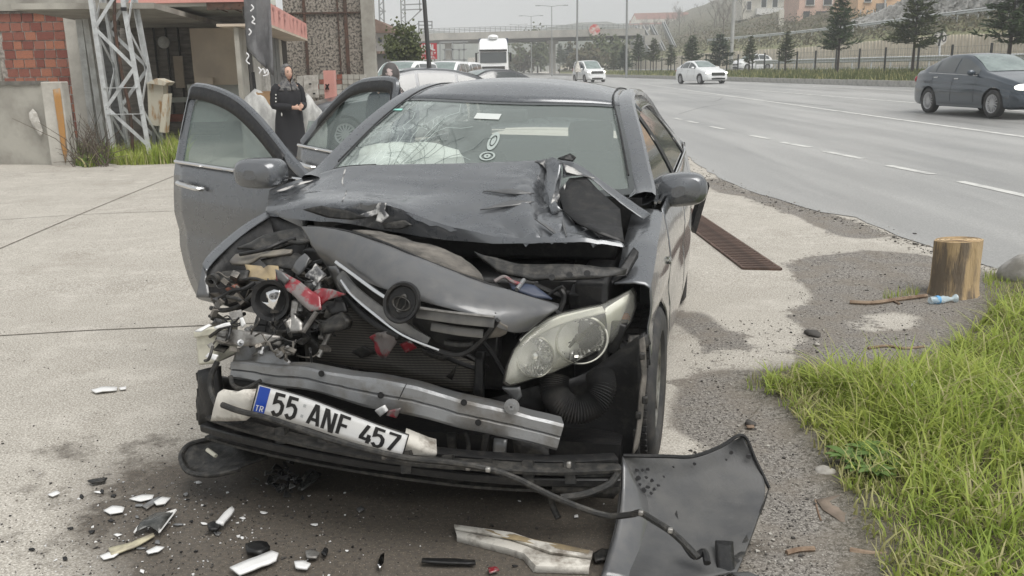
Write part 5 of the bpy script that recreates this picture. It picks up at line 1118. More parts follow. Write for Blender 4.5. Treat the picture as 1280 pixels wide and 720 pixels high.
shard('shard', 'small white cracked fragment below the slotted grey one', 'shard', [(368,709),(380,707),(389,711),(384,717),(370,716)], M_WHITEP, .008)
shard('shard', 'black crumb beside the slotted grey white fragment', 'shard', [(402,698),(407,692),(411,694),(407,702)], M_BLACK, .01)
shard('shard', 'curved white glass splinter on brown dirt by the black strip', 'shard', [(472,714),(476,702),(481,699),(480,712),(475,719)], M_REFL, .01)
shard('shard', 'dark green-edged lens piece leaning on the black heap', 'lens piece', [(373,622),(381,604),(390,597),(403,606),(394,616),(380,628)], M_DKG, .006, .02, .004, tilt=.03)
shard('shard', 'thin dark plastic sliver lying alone on the concrete', 'shard', [(110,606),(122,603),(135,602),(132,606),(116,609)], M_BLACKD, .006)
shard('shard', 'small red chip on the dirt below the long cream bar', 'shard', [(610,716),(620,713),(624,718),(612,722)], M_RED, .006)
shard('shard', 'small black lid shape beside the torn bumper corner', 'shard', [(741,700),(752,692),(762,694),(758,706),(744,708)], M_BLACKD, .008)
shard('shard', 'pale grey fragment on the dirt under the bumper middle', 'shard', [(446,640),(452,636),(456,640),(449,644)], M_STEEL, .004)
b_ = thing('black_debris', 'heap of shattered black plastic under the front bumper', 'debris', U(365, 610))
for k in range(46):
    px, py = rnd.gauss(358, 16), rnd.gauss(607, 9); n_ = rnd.randint(3, 5); r_ = rnd.uniform(3, 9)
    base = U(px, py) - b_.location + Vector((0, 0, .008 + rnd.uniform(0, .05) * max(0, 1 - abs(px - 360) / 28)))
    a_ = [base + Vector((r_ * .0026 * math.cos(6.28 * j / n_) * rnd.uniform(.5, 1.4), r_ * .0026 * math.sin(6.28 * j / n_) * rnd.uniform(.5, 1.4), rnd.uniform(-.004, .022))) for j in range(n_)]
    MB().prism(a_, (.002, .002, .004)).build('plastic_chip', rnd.choice([M_BLACK, M_BLACK, M_DKG, M_BLACKD]), b_, smooth=False)
M_CHIPG = mat('grey grit', (.25, .23, .2), .8); M_CHIPD = mat('dark grit', (.06, .055, .05), .8); M_STONE = mat('pale pebble', (.42, .40, .36), .75, 0, (.3, .28, .25), 20)
cm = []
for m_, nm in ((M_WHITEP, 'w'), (M_CHIPD, 'd'), (M_BLACK, 'b'), (M_STONE, 's')):
    b = MB(); pts = [Vector((math.cos(6.28 * j / 6) * rnd.uniform(.6, 1), math.sin(6.28 * j / 6) * rnd.uniform(.5, 1), rnd.uniform(0, .3))) for j in range(6)]
    b.prism(pts, (0, 0, .3)); cm.append(b.mesh('chip', m_, False))
for k in range(70):
    px, py = (rnd.uniform(0, 560), rnd.uniform(520, 718)) if k < 52 else (rnd.uniform(560, 760), rnd.uniform(625, 715))
    i = rnd.choice([0, 1, 1, 2]); s = rnd.uniform(.003, .007)
    o = inst('chip', cm[i], None, U(px, py) + Vector((0, 0, .002)), (rnd.uniform(-.2, .2), rnd.uniform(-.2, .2), rnd.uniform(0, 6)), (s * rnd.uniform(.8, 2), s, s))
    lab = {0: 'tiny white plastic chip scattered on the concrete before the wreck', 1: 'tiny dark grit lump scattered on the concrete before the wreck', 2: 'tiny black plastic chip scattered on the concrete before the wreck'}[i]
    tag(o, lab, 'chip', {0: 'tiny white chips', 1: 'tiny grit lumps', 2: 'tiny black chips'}[i] + ' in front of the wreck')
# pebbles on the dirt verge
for k in range(60):
    px, py = rnd.uniform(860, 1160), rnd.uniform(400, 716)
    if px > 1000 + (py - 470) * .35 and py > 450: px -= 200
    if px < 965 and py > 545: continue
    s = rnd.uniform(.003, .007); o = inst('pebble', cm[3 if rnd.random() < .35 else 1], None, U(px, py) + Vector((0, 0, .002)), (0, 0, rnd.uniform(0, 6)), (s * rnd.uniform(.8, 1.6), s, s * 1.6)); tag(o, 'small pebble scattered on the dark dirt beside the grass', 'pebble', 'pebbles on the dirt verge')
def stone(label, px, py, r, m, sc=(1, 1, .6), name='stone'):
    b = MB(); b.ball((0, 0, 0), r, 14, 9, sc=sc); b.v = [tuple(Vector(q) * (1 + .35 * noise.noise(Vector(q) * (1.1 / r) + Vector((px, py, 0))))) for q in b.v]
    o = b.build(name, m, ang=50); o.location = U(px, py) + Vector((0, 0, r * sc[2] * .55)); o.rotation_euler = (0, 0, rnd.uniform(0, 6)); return tag(o, label, 'stone')
stone('dark flat stone on the pale concrete patch below the tree stump', 1016, 419, .038, M_CHIPD, (1.5, 1, .5))
stone('round white pebble just below the dark flat stone', 1021, 432, .018, M_STONE)
stone('pale grey stone at the edge of the tall grass', 1031, 592, .030, M_STONE, (1.3, 1, .6))
stone('big pale broken stone half hidden in grass at the right edge', 1276, 352, .15, mat('grey rock', (.36, .35, .33), .9, 0, (.2, .19, .17), 6, bump=.5, bscale=20), (1, .9, .9))
stone('black pebble on the dirt near the brown wood scrap', 938, 532, .022, M_CHIPD, (1.5, 1, .7))
# ------------------------------------------------------------------ tree stump
st = thing('tree_stump', 'upright sawn log with peeling bark standing on the dirt', 'tree stump', U(1191, 368))
M_BARK = mat('peeling bark', (.19, .15, .11), .95, 0, (.48, .35, .20), 3.2, .44, .54, bump=.9, bscale=9, dist=.03, stretch=(3.2, 3.2, .55))
M_WOOD = mat('sawn wood', (.56, .42, .25), .8, 0, (.42, .29, .16), 10, .4, .65, bump=.3, bscale=30)
b = MB(); SR = .152; SH = .385; P = []
for i in range(25):
    z = SH * i / 24; row = []
    for j in range(64):
        a = 2 * math.pi * j / 64; n = noise.noise(Vector((math.cos(a) * 2.2, math.sin(a) * 2.2, z * 1.2))); n2 = noise.noise(Vector((math.cos(a) * 9, math.sin(a) * 9, z * 2.4))); n3 = noise.noise(Vector((math.cos(a) * 22, math.sin(a) * 22, z * 6)))
        r = SR * (1 + .05 * n + .05 * n2 + .03 * n3 + .08 * max(0, 1 - z / .12) ** 2); row.append(Vector((r * math.cos(a), r * math.sin(a), z + .012 * math.cos(a + 1) * (z / SH))))
    P.append(row)
b.grid(P, wrap=True).build('bark', M_BARK, st, ang=70)
b = MB(); ct = Vector((0, 0, SH + .004)); b.v = [tuple(q + Vector((0, 0, .001))) for q in P[-1]] + [tuple(ct + (Vector(q) - ct) * .5) for q in P[-1]] + [tuple(ct)]
b.f = [(j, (j + 1) % 64, 64 + (j + 1) % 64, 64 + j) for j in range(64)] + [(64 + j, 64 + (j + 1) % 64, 128) for j in range(64)]; b.m = [0] * 128; b.build('cut_face', M_WOOD, st)
for rr in (.05, .085, .118, .14):
    MB().tube([Vector((rr * math.cos(6.28 * j / 30), rr * math.sin(6.28 * j / 30), SH + .0045 + .012 * math.cos(6.28 * j / 30 + 1) * rr / SR)) for j in range(31)], .0016, 4).build('growth_ring', M_BARK, st)
# bottle
M_PET = mat('crushed clear plastic', (.62, .74, .80), .12, 0, spec=.7, alpha=.55)
bt_ = thing('plastic_bottle', 'crushed clear plastic bottle lying in front of the tree stump', 'bottle', U(1178, 379))
b = MB(); ax = (U(1198, 376) - U(1160, 379)).normalized(); Mx = Matrix.Translation((0, 0, .026)) @ ax.to_track_quat('Z', 'Y').to_matrix().to_4x4()
pr = [(.002, -.10), (.022, -.098), (.028, -.085), (.026, -.06), (.029, -.045), (.022, -.02), (.027, 0), (.020, .02), (.018, .035), (.013, .055), (.014, .075), (.026, .09), (.028, .10), (.002, .101)]
b.lathe(pr, 16, Mx); b.v = [tuple(Vector(q) * (1 + .12 * noise.noise(Vector(q) * 30))) for q in b.v]; b.build('bottle_body', M_PET, bt_)
k = MB(); k.lathe([(.0285, -.055), (.0292, -.05), (.0292, -.035), (.0265, -.028)], 16, Mx); k.build('bottle_label', mat('blue label', (.12, .35, .62), .5), bt_)
# sticks
M_STICK2 = mat('weathered stick', (.16, .105, .07), .9, 0, (.28, .21, .15), 14, bump=.4, bscale=30)
def stick(label, pts, r, m=M_STICK2, name='stick', cat='stick'):
    p = [U(*q) for q in pts]; c = p[0]; p = [q - c + Vector((0, 0, r * 1.0)) for q in p]
    o = MB().tube(spline(p, 5) if len(p) > 2 else p, r, 6).build(name, m); o.location = c; return tag(o, label, cat)
stick('brown split branch lying left of the plastic bottle', [(1062,380),(1090,381),(1120,377),(1158,372)], .014)
stick('thin forked twig touching the brown split branch', [(1112,373),(1118,378),(1124,381)], .008)
stick('thin dark twig on dirt below the pale patch', [(1085,437),(1108,434),(1130,437),(1156,435)], .008)
stick('grey broken twig on dirt right of the torn bumper corner', [(983,694),(1000,690),(1018,689)], .009)
stick('long dark stick half under the grass at bottom right', [(1062,691),(1090,696),(1120,697),(1160,699)], .010)
stick('thin stick beside the flat brown leaf scrap', [(1019,626),(1022,640),(1026,652)], .004)
shard('wood_scrap', 'small brown wood scrap on the dirt near the bumper tip', 'wood scrap', [(932,535),(942,535),(943,538),(934,538)], M_STICK2, .005)
shard('paper_scrap', 'flat brown cardboard scrap lying at the grass edge', 'cardboard', [(1020,628),(1050,622),(1080,640),(1078,660),(1050,655),(1028,640)], mat('wet cardboard', (.24, .19, .15), .9, 0, (.16, .13, .1), 10), .003, .006, .008)
shard('litter_scrap', 'white paper scrap caught in the grass clump', 'litter', [(1125,512),(1140,504),(1144,507),(1132,515)], M_WHITEP, .003, .11)
# ------------------------------------------------------------------ roadside grass
import numpy.random as npr
rg = npr.default_rng(3)
def grass(name, polys, n, h0, h1, wid, cols, label, seed=1, lean=.5, clump=.6, zoff=0, edge=None, segs=3):
    rg = npr.default_rng(seed); V_ = []; F_ = []; Mi = []
    P_ = [np.array(Upoly(p)) if not isinstance(p, np.ndarray) else p for p in polys]
    lo = np.min([p.min(0) for p in P_], 0); hi = np.max([p.max(0) for p in P_], 0); cnt = 0; tries = 0
    while cnt < n and tries < 60:
        tries += 1
        X = rg.uniform(lo[0], hi[0], n); Y = rg.uniform(lo[1], hi[1], n); ok = np.zeros(n, bool)
        for p in P_: ok |= pts_in(p, X, Y)
        for x, y in zip(X[ok], Y[ok]):
            if cnt >= n: break
            c = noise.noise(Vector((x * 2.6, y * 2.6, seed))); c2 = noise.noise(Vector((x * .9, y * .9, seed + 7)))
            if rg.random() > .55 + clump * c: continue
            h = rg.uniform(h0, h1) * (1 + .7 * c2 + .4 * c) * (edge(x, y) if edge else 1)
            if h < .02: continue
            a = rg.uniform(0, 6.283); w_ = wid * rg.uniform(.6, 1.4); ln = lean * rg.uniform(.1, 1) * h; dx, dy = math.cos(a) * ln, math.sin(a) * ln + .0
            px_, py_ = -math.sin(a + rg.uniform(-1, 1)) * w_, math.cos(a) * w_; z = G(x, y) + zoff; b0 = len(V_); droop = rg.uniform(0, .35 if segs < 4 else .75)
            for k in range(segs):
                t = k / segs; f = t ** 1.8; zz = z + h * (t - droop * t * t); ww = (1 - t * .75)
                V_.append((x + dx * f - px_ * ww, y + dy * f - py_ * ww, zz)); V_.append((x + dx * f + px_ * ww, y + dy * f + py_ * ww, zz))
            V_.append((x + dx, y + dy, z + h * (1 - droop)))
            for k in range(segs - 1): F_.append((b0 + 2 * k, b0 + 2 * k + 1, b0 + 2 * k + 3, b0 + 2 * k + 2))
            F_.append((b0 + 2 * segs - 2, b0 + 2 * segs - 1, b0 + 2 * segs)); r_ = rg.random(); mi = 0 if r_ < .45 else 1 if r_ < .80 else 2
            Mi += [mi] * segs; cnt += 1
    me = bpy.data.meshes.new(name); me.from_pydata(V_, [], F_); [me.materials.append(c) for c in cols]; me.polygons.foreach_set('material_index', Mi); me.shade_smooth()
    o = _put(bpy.data.objects.new(name, me)); return tag(o, label, kind='stuff')
def leafmat(name, c, c2, tr=.35):
    m = mat(name, c, .55, 0, c2, 1.5, .35, .65, spec=.3); t = m.node_tree; b = t.nodes['Principled BSDF']; d = t.nodes.new('ShaderNodeBsdfTranslucent')
    src = b.inputs['Base Color'].links[0].from_socket; t.links.new(src, d.inputs[0]); x = t.nodes.new('ShaderNodeMixShader'); x.inputs[0].default_value = tr
    t.links.new(b.outputs[0], x.inputs[1]); t.links.new(d.outputs[0], x.inputs[2]); t.links.new(x.outputs[0], t.nodes['Material Output'].inputs[0]); return m
M_G1 = leafmat('fresh grass', (.37, .47, .09), (.50, .55, .15), .5); M_G2 = leafmat('grass', (.25, .34, .065), (.37, .44, .11), .45); M_G3 = leafmat('dry grass', (.46, .42, .22), (.36, .36, .15), .3); M_WEED = leafmat('weed leaf', (.13, .22, .06), (.19, .28, .09))
VGw = [(948,488),(985,462),(1060,470),(1110,468),(1150,458),(1190,440),(1222,412),(1245,380),(1290,372),(1500,400),(1700,470),(1850,760),(1130,770),(1105,735),(1095,690),(1070,640),(1045,590),(1020,545),(985,525)]
pol_ = np.array(Upoly(VGw))
def edge_h(x, y):
    d = min(math.hypot(*(np.array((x, y)) - np.clip(((np.array((x, y)) - a) @ (b - a)) / ((b - a) @ (b - a)), 0, 1) * (b - a) - a)) for a, b in zip(pol_, np.roll(pol_, -1, 0)))
    return 0 if noise.noise(Vector((x * 7, y * 7, 3))) * .22 + .02 > d else min(1.0, .4 + d * 1.8)
grass('grass', [VGw], 25000, .03, .10, .0032, [M_G2, M_G2, M_G1], 'short green grass growing under the tall blades at the right', 1, .9, .5, .02, edge_h)
grass('grass', [VGw], 12500, .10, .26, .0056, [M_G1, M_G2, M_G3], 'tall fresh green grass growing along the right road edge', 11, 1.25, 1.7, .02, edge_h, 4)
grass('grass', [[(930,482),(955,468),(975,476),(960,490),(935,492)], [(1228,350),(1290,330),(1330,350),(1290,400),(1236,392)], [(1100,372),(1150,366),(1150,372),(1105,378)]], 1300, .03, .10, .0026, [M_G1, M_G2, M_G3], 'small grass tufts on the dirt near the stump', 2, .6, .3, .01)
grass('grass', [[(960,480),(1060,472),(1200,440),(1300,400),(1450,760),(1120,760),(1040,600)]], 4500, .03, .10, .004, [M_G3, M_G3, M_G2], 'dry thatch at the foot of the grass', 3, 1.2, .4, .02)
# broad-leaf weeds
for i, (px, py, s) in enumerate(((1058,588,.8),(1084,578,.75),(1104,592,.7),(1072,602,.6),(1092,606,.65))):
    b = MB(); ct = U(px, py)
    for k in range(13):
        a = k * 2.4 + rnd.uniform(-.3, .3); L_ = s * rnd.uniform(.07, .13); up = rnd.uniform(.25, .8); w_ = L_ * .2; P = []
        for j in range(6):
            t = j / 5; q = Vector((math.cos(a) * L_ * t, math.sin(a) * L_ * t, .02 + L_ * up * (t - .75 * t * t))); n = Vector((-math.sin(a), math.cos(a), 0)) * w_ * math.sin(math.pi * min(1, t * .93 + .06)) ** .8
            P.append([q - n + Vector((0, 0, .006)), q, q + n + Vector((0, 0, .006))])
        b.grid(P)
    o = b.build('weed', M_WEED); o.location = ct + Vector((0, 0, .03)); tag(o, 'low broad leaved weed at the grass edge beside the pale stone', 'weed', 'broad leaved weeds in the roadside grass')

def crumbs(name, label, n, fn, mats, s0, s1, seed):
    r = random.Random(seed); b = MB()
    for k in range(n):
        px, py = fn(r); q = U(px, py); s = r.uniform(s0, s1) * (1 if r.random() < .85 else 2); a0 = r.uniform(0, 6); m = r.randint(3, 4); t = [Vector((q.x + s * math.cos(a0 + 6.28 * j / m) * r.uniform(.5, 1.4), q.y + s * math.sin(a0 + 6.28 * j / m) * r.uniform(.5, 1.4), q.z + .001)) for j in range(m)]
        b.prism(t, (0, 0, s * r.uniform(.3, .9)), r.randrange(len(mats)))
    return tag(b.build(name, mats, smooth=False), label, kind='stuff')
crumbs('glass_crumbs', 'tiny crumbs of broken glass and plastic before the wreck', 1100, lambda r: (r.gauss(250, 120), min(735, r.gauss(655, 42))), [M_REFL, M_WHITEP, M_CHIPD, M_BLACK, M_CHIPD], .0012, .0035, 1)
crumbs('grit', 'loose grit strewn over the dirt beside the grass', 2600, lambda r: (lambda y: (r.uniform(860, 1010 + (y - 430) * .28), y))(r.uniform(400, 730)), [M_CHIPD, M_CHIPG, M_STONE], .0015, .0045, 2)
crumbs('grit', 'loose grit strewn around the tree stump', 1500, lambda r: (r.uniform(985, 1240), r.uniform(315, 460)), [M_CHIPD, M_CHIPG, M_STONE], .0018, .005, 3)
crumbs('grit', 'dark grit scattered over the forecourt concrete', 2600, lambda r: (r.uniform(-20, 640), 215 + 520 * r.random() ** .7), [M_CHIPD, M_CHIPD, M_CHIPG], .001, .0026, 4)

for k in range(34):
    px, py = (rnd.gauss(215, 95), rnd.gauss(655, 32)) if k < 26 else (rnd.uniform(420, 740), rnd.uniform(635, 712)); n_ = rnd.randint(4, 6); a0 = rnd.uniform(0, 6); rx, ry = rnd.uniform(2.5, 6), rnd.uniform(1.2, 2.6); kind = k % 3
    if not (5 < px < 760 and 590 < py < 716): continue
    shard('shard', ('small jagged white shard scattered before the wreck', 'small jagged black shard scattered before the wreck', 'small jagged clear glass shard scattered before the wreck')[kind], 'shard', [(px + rx * math.cos(a0 + 6.28 * j / n_) * rnd.uniform(.5, 1.5), py + ry * math.sin(a0 + 6.28 * j / n_) * rnd.uniform(.5, 1.5)) for j in range(n_)], (M_WHITEP, M_BLACK, M_STEEL)[kind], .003, .002, .003, ('small white shards', 'small black shards', 'small glass shards')[kind] + ' before the wreck')
_ep = [q for q in edge_px if 822 <= q[0] <= 1290]
crumbs('grit', 'gritty shoulder of loose stones along the asphalt edge', 1500, lambda r: (lambda i, t: (lerp(_ep[i][0], _ep[i + 1][0], t) + r.gauss(-6, 8), lerp(_ep[i][1], _ep[i + 1][1], t) + r.gauss(2, 3)))(r.randrange(len(_ep) - 1), r.random()), [M_CHIPD, M_CHIPG, M_STONE], .003, .009, 6)
# ------------------------------------------------------------------ other vehicles
M_CGL = mat('car window glass', (.035, .042, .042), .05, 0, spec=.8, coat=.8)
M_CGLL = mat('pale reflecting windscreen', (.20, .25, .235), .06, 0, (.12, .16, .15), 2.5, spec=.8, coat=.8)
M_WPAINT = mat('white car paint', (.78, .79, .79), .3, 0, coat=.7)
M_BPAINT = mat('blue grey car paint', (.04, .055, .072), .25, .35, coat=1)
M_SPAINT = mat('silver grey car paint', (.09, .094, .10), .3, .4, coat=.7)
M_DPAINT = mat('dark grey car paint', (.06, .062, .066), .3, .35, coat=.8)
M_RIM = mat('alloy rim', (.42, .42, .43), .35, .4); M_RIMD = mat('cut alloy rim', (.45, .45, .46), .35, .3)
M_HLON = mat('lit headlamp', (1.0, .97, .88), .2, emit=1.3); M_HLOFF = mat('headlamp glass', (.62, .64, .64), .1, .4, coat=1)
M_TAIL = mat('red tail lamp', (.35, .012, .015), .2, coat=1); M_PLATE = mat('white number plate', (.7, .7, .7), .4)
def sstep(a, b, x): t = max(0, min(1, (x - a) / (b - a))); return t * t * (3 - 2 * t)
def gen_car(name, label, cat, loc, yaw, S, paint, rim=None, lit=False, group=None, roof_rails=False):
    o = thing(name, label, cat, loc, -yaw, group)
    L_, hw, zl = S['L'], S['hw'], S.get('zl', .2); h2 = L_ / 2; ya, yb = S['axles']; r = S.get('r', .31)
    top = lambda y: smooth_interp(y, S['top']); plan = lambda y: smooth_interp(y, S['plan']) * hw
    def bel(y): return min(interp(y, S['belt']), top(y) - .02)
    wr0 = lambda y: interp(y, S['roofw'])
    def sec(y):
        zt, zb, w = top(y), bel(y), plan(y); g = sstep(.08, .34, zt - zb); wr = lerp(w * .84, wr0(y), g); zlo = zl + .06 * sstep(h2 - .5, h2, abs(y))
        pts = [(0, zlo), (w * .80, zlo), (w * .93, zlo + .03)]
        for k in range(1, 22):
            t = k / 21; z = lerp(zlo + .05, zb - .02, t); x = w * (.965 + .035 * math.sin(math.pi * min(1, t * 1.15)) - .03 * max(0, t - .75) / .25 - .012 * math.exp(-((t - .70) / .06) ** 2)); pts.append((x, z))
        pts.append((w * .925, zb + .004))
        for k in range(1, 6):
            t = k / 6; x = lerp(w * .915, wr, t) + .02 * g * math.sin(math.pi * t); pts.append((x, lerp(zb, zt - .05 * g - .01, t)))
        pts += [(wr * .985, zt - .035 * g - .006), (wr * .93, zt - .014 * g - .003), (wr * .75, zt), (wr * .4, zt + .012), (0, zt + .018)]
        return pts
    ny = 130; ys_ = [-h2 + L_ * k / ny for k in range(ny + 1)]; P = []
    for y in ys_:
        s_ = sec(y); yb_off = 0
        P.append([Vector((x, y, z)) for x, z in s_] + [Vector((-x, y, z)) for x, z in s_[-2:0:-1]])
    nc = len(P[0]); R0 = r + .055
    kill = set()
    for i in range(ny + 1):
        for j in range(nc):
            q = P[i][j]
            for yc in (ya, yb):
                d = math.hypot(q.y - yc, q.z - r); 
                if abs(q.x) > hw * .5 and q.z < .85:
                    if d < R0 - .03: kill.add((i, j))
                    elif d < R0 + .028: q.y = yc + (q.y - yc) * R0 / d; q.z = r + (q.z - r) * R0 / d
    b = MB(); b.v = [tuple(q) for row in P for q in row]
    for i in range(ny):
        for j in range(nc):
            ids = [(i, j), (i, (j + 1) % nc), (i + 1, (j + 1) % nc), (i + 1, j)]
            if any(k in kill for k in ids): continue
            b.f.append(tuple(a * nc + c for a, c in ids)); b.m.append(0)
    b.f += [tuple(range(nc - 1, -1, -1)), tuple(ny * nc + k for k in range(nc))]; b.m += [0, 0]
    me = b.mesh('body', paint, True, 40); bm = bmesh.new(); bm.from_mesh(me); bmesh.ops.delete(bm, geom=[v for v in bm.verts if not v.link_faces], context='VERTS'); bm.to_mesh(me); bm.free()
    _put(bpy.data.objects.new('body', me), o)
    MB().box((0, (ya + yb) / 2, .42), (hw * 1.50, yb - ya + 2 * r + .1, .40)).build('wheel_well', M_BLACK, o)
    # windows
    def gpt(y, t, s, off):
        w = plan(y); zt, zb = top(y), bel(y); g = sstep(.08, .34, zt - zb); wr = lerp(w * .84, wr0(y), g)
        return Vector((s * (lerp(w * .915, wr, t) + .02 * g * math.sin(math.pi * t) + off), y, lerp(zb, zt - .05 * g - .01, t)))
    for s in (1, -1):
        for y0, y1 in S['win']:
            MB().grid([[gpt(lerp(y0, y1, k / 14), lerp(.10, .92, v / 5), s, .007) for k in range(15)] for v in range(6)]).build('side_window', M_CGL, o)
        b = MB(); b.tube([gpt(lerp(S['win'][0][0], S['win'][-1][1], k / 20), .035, s, .009) for k in range(21)], .008, 5); b.build('belt_trim', M_CHROME if S.get('chrome') else M_BLACK, o)
        for y in S['seams']:
            pts = [Vector((s * (x + .002), y, z)) for x, z in sec(y)[5:23]]; MB().tube(pts, .004, 4).build('door_seam', M_BLACK, o)
        for y in S['handles']:
            q = [c for c in sec(y) if c[1] > bel(y) - .14][0]; MB().box((s * (q[0] + .012), y, bel(y) - .09), (.025, .17, .028)).build('door_handle', M_CHROME if S.get('chrome') else paint, o, bevel=.008)
        ym = S['mirror']; q = gpt(ym, .12, s, 0); b = MB(); b.ball(q + Vector((s * .13, -.02, .05)), .1, 14, 9, sc=(1.1, .62, .72)); b.build('door_mirror', paint, o); MB().bar(q, q + Vector((s * .08, -.01, .02)), .05, .03).build('mirror_foot', M_BLACK, o)
    def tpt(y, s, off):
        w = plan(y); zt, zb = top(y), bel(y); g = sstep(.08, .34, zt - zb); wr = lerp(w * .84, wr0(y), g); return Vector((s * wr * .95, y, zt + .018 - .03 * s * s + off))
    for nm, (y0, y1), m_ in (('windscreen', S['ws'], M_CGLL), ('rear_window', S['rw'], M_CGL)):
        MB().grid([[tpt(lerp(y0, y1, v / 8) + (.06 * (1 - (k / 5 - 1) ** 2) * (-1 if nm == 'windscreen' else 1)) * (1 - v / 8 if nm == 'windscreen' else v / 8), (k / 5 - 1) * .93, .009) for k in range(11)] for v in range(9)]).build(nm, m_, o)
    # nose and tail
    fy = -h2
    for s in (1, -1):
        wx = plan(fy + .28); b = MB(); b.ball((s * wx * .76, fy + .20, S['hlz']), .17, 14, 8, sc=(1.15 * S.get('hlw', 1), .85, .45), rot=Matrix.Rotation(s * R(24), 3, 'Z')); b.build('headlight', M_HLON if lit else M_HLOFF, o)
        wx = plan(h2 - .15); b = MB(); b.ball((s * wx * .82, h2 - .11, S['tlz']), .15, 12, 8, sc=(.9, .7, .7 * S.get('tlh', 1))); b.build('tail_light', M_TAIL, o)
        b = MB(); b.ball((s * plan(fy + .2) * .72, fy + .09, .40), .075, 12, 6, sc=(1.2, .6, .75)); b.build('fog_light', M_BLACK, o)
        k = MB(); k.ball((s * plan(fy + .2) * .72, fy + .075, .40), .04, 10, 6, sc=(1, .8, .8)); k.build('fog_lamp', M_HLOFF, o)
    g = S['grille']
    b = MB(); b.box((0, fy + .045, g[0]), (g[1], .14, g[2])); b.build('grille', M_BLACK, o, bevel=.03)
    for k in range(3): MB().box((0, fy - .03, g[0] + (k - 1) * g[2] * .28), (g[1] * .92, .02, .012)).build('grille_slat', M_CHROME, o)
    MB().box((0, fy + .05, .33), (hw * 1.1, .14, .12)).build('lower_intake', M_BLACK, o, bevel=.03)
    MB().box((0, fy - .028, .46), (.50, .02, .11)).build('number_plate', M_PLATE, o); MB().box((0, h2 + .012, .75 if S.get('van') else .62), (.50, .02, .11)).build('number_plate', M_PLATE, o)
    for s in (1, -1): MB().box((s * hw * .93, (ya + yb) / 2, zl + .05), (.05, yb - ya - 2 * r - .1, .08)).build('sill', M_BLACK if S.get('van') else paint, o, bevel=.015)
    wm = wheel_meshes(r, .20, r * .68, S.get('spokes', 5), 1, rim or M_RIM)
    for yc in (ya, yb):
        for s in (1, -1): wheel(o, wm, (s * (hw - .11), yc, r), 0 if s > 0 else math.pi)
    if roof_rails:
        for s in (1, -1): MB().tube([tpt(lerp(S['win'][0][0] + .5, S['win'][-1][1], k / 8), s * .96, .03) for k in range(9)], .015, 6).build('roof_rail', M_BLACK, o)
    return o
SEDAN = dict(L=4.53, hw=.895, zl=.19, axles=(-1.36, 1.28), r=.32, top=[(-2.265, .55), (-2.2, .70), (-1.9, .83), (-1.2, .985), (-.86, 1.06), (-.4, 1.28), (.05, 1.45), (.35, 1.49), (.75, 1.485), (1.2, 1.40), (1.6, 1.22), (1.85, 1.11), (2.15, 1.07), (2.22, .95), (2.265, .6)],
             belt=[(-2.265, .5), (-2.0, .72), (-1.3, .88), (-.7, .955), (.6, .99), (1.6, 1.03), (2.1, 1.0), (2.265, .55)], plan=[(-2.265, .62), (-2.15, .80), (-1.9, .92), (-1.4, .985), (0, 1.0), (1.4, .985), (1.95, .92), (2.18, .82), (2.265, .68)],
             roofw=[(-.9, .70), (0, .60), (1, .60), (1.8, .66)], win=[(-.66, .24), (.31, 1.10), (1.14, 1.42)], ws=(-.84, .02), rw=(1.05, 1.78), seams=(-.66, .28, 1.18), handles=(.12, 1.02), mirror=-.55, hlz=.70, tlz=.86, grille=(.60, .75, .14), chrome=True, spokes=8)
VAN = dict(L=4.40, hw=.92, zl=.2, axles=(-1.35, 1.40), r=.33, van=True, top=[(-2.2, .6), (-2.12, .85), (-1.9, .98), (-1.35, 1.12), (-.95, 1.36), (-.5, 1.66), (-.15, 1.80), (.3, 1.84), (1.6, 1.82), (1.95, 1.76), (2.1, 1.55), (2.17, 1.1), (2.2, .6)],
           belt=[(-2.2, .5), (-1.9, .86), (-1.2, 1.02), (0, 1.06), (1.9, 1.10), (2.1, 1.08), (2.2, .55)], plan=[(-2.2, .70), (-2.05, .86), (-1.7, .97), (-1, 1.0), (1.6, 1.0), (2.05, .95), (2.2, .88)],
           roofw=[(-1.3, .74), (-.2, .68), (2, .70)], win=[(-1.0, -.02), (.06, .98), (1.06, 1.85)], ws=(-1.28, -.24), rw=(1.98, 2.12), seams=(-.9, .02, 1.02), handles=(-.14, .22), mirror=-.82, hlz=.88, tlz=1.05, tlh=2, grille=(.78, .95, .16), spokes=5)
HATCH = dict(SEDAN, L=4.25, top=[(-2.125, .6), (-2.05, .78), (-1.8, .90), (-1.2, 1.03), (-.9, 1.10), (-.45, 1.34), (-.05, 1.52), (.3, 1.57), (.9, 1.55), (1.45, 1.44), (1.8, 1.25), (2.0, 1.05), (2.125, .65)], belt=[(-2.125, .5), (-1.8, .80), (-1.2, .93), (-.7, .99), (.6, 1.03), (1.6, 1.06), (2.0, 1.0), (2.125, .6)], rw=(1.38, 1.86), plan=[(-2.125, .66), (-1.95, .86), (-1.6, .96), (-1.2, 1), (1.4, .99), (1.85, .92), (2.125, .76)], axles=(-1.3, 1.25), win=[(-.70, .20), (.27, 1.05), (1.10, 1.5)])
def gp(px, py): q = U(px, py); return q
RY = -.113
def put_by(px, py, S, side_x, axle, yaw):
    "car centre so that the given wheel's contact point lies at the pixel"
    q = U(px, py); c, s = math.cos(yaw), math.sin(yaw); lx, ly = side_x, axle
    x = q.x - (lx * c + ly * s); y = q.y - (-lx * s + ly * c); return Vector((x, y, G(x, y) + .006))
p_ = put_by(1161, 142, SEDAN, -.80, SEDAN['axles'][1], RY)
fiat = gen_car('passing_car', 'blue grey saloon driving past on the road with headlights lit', 'car', p_, RY, SEDAN, M_BPAINT, M_RIMD, True)
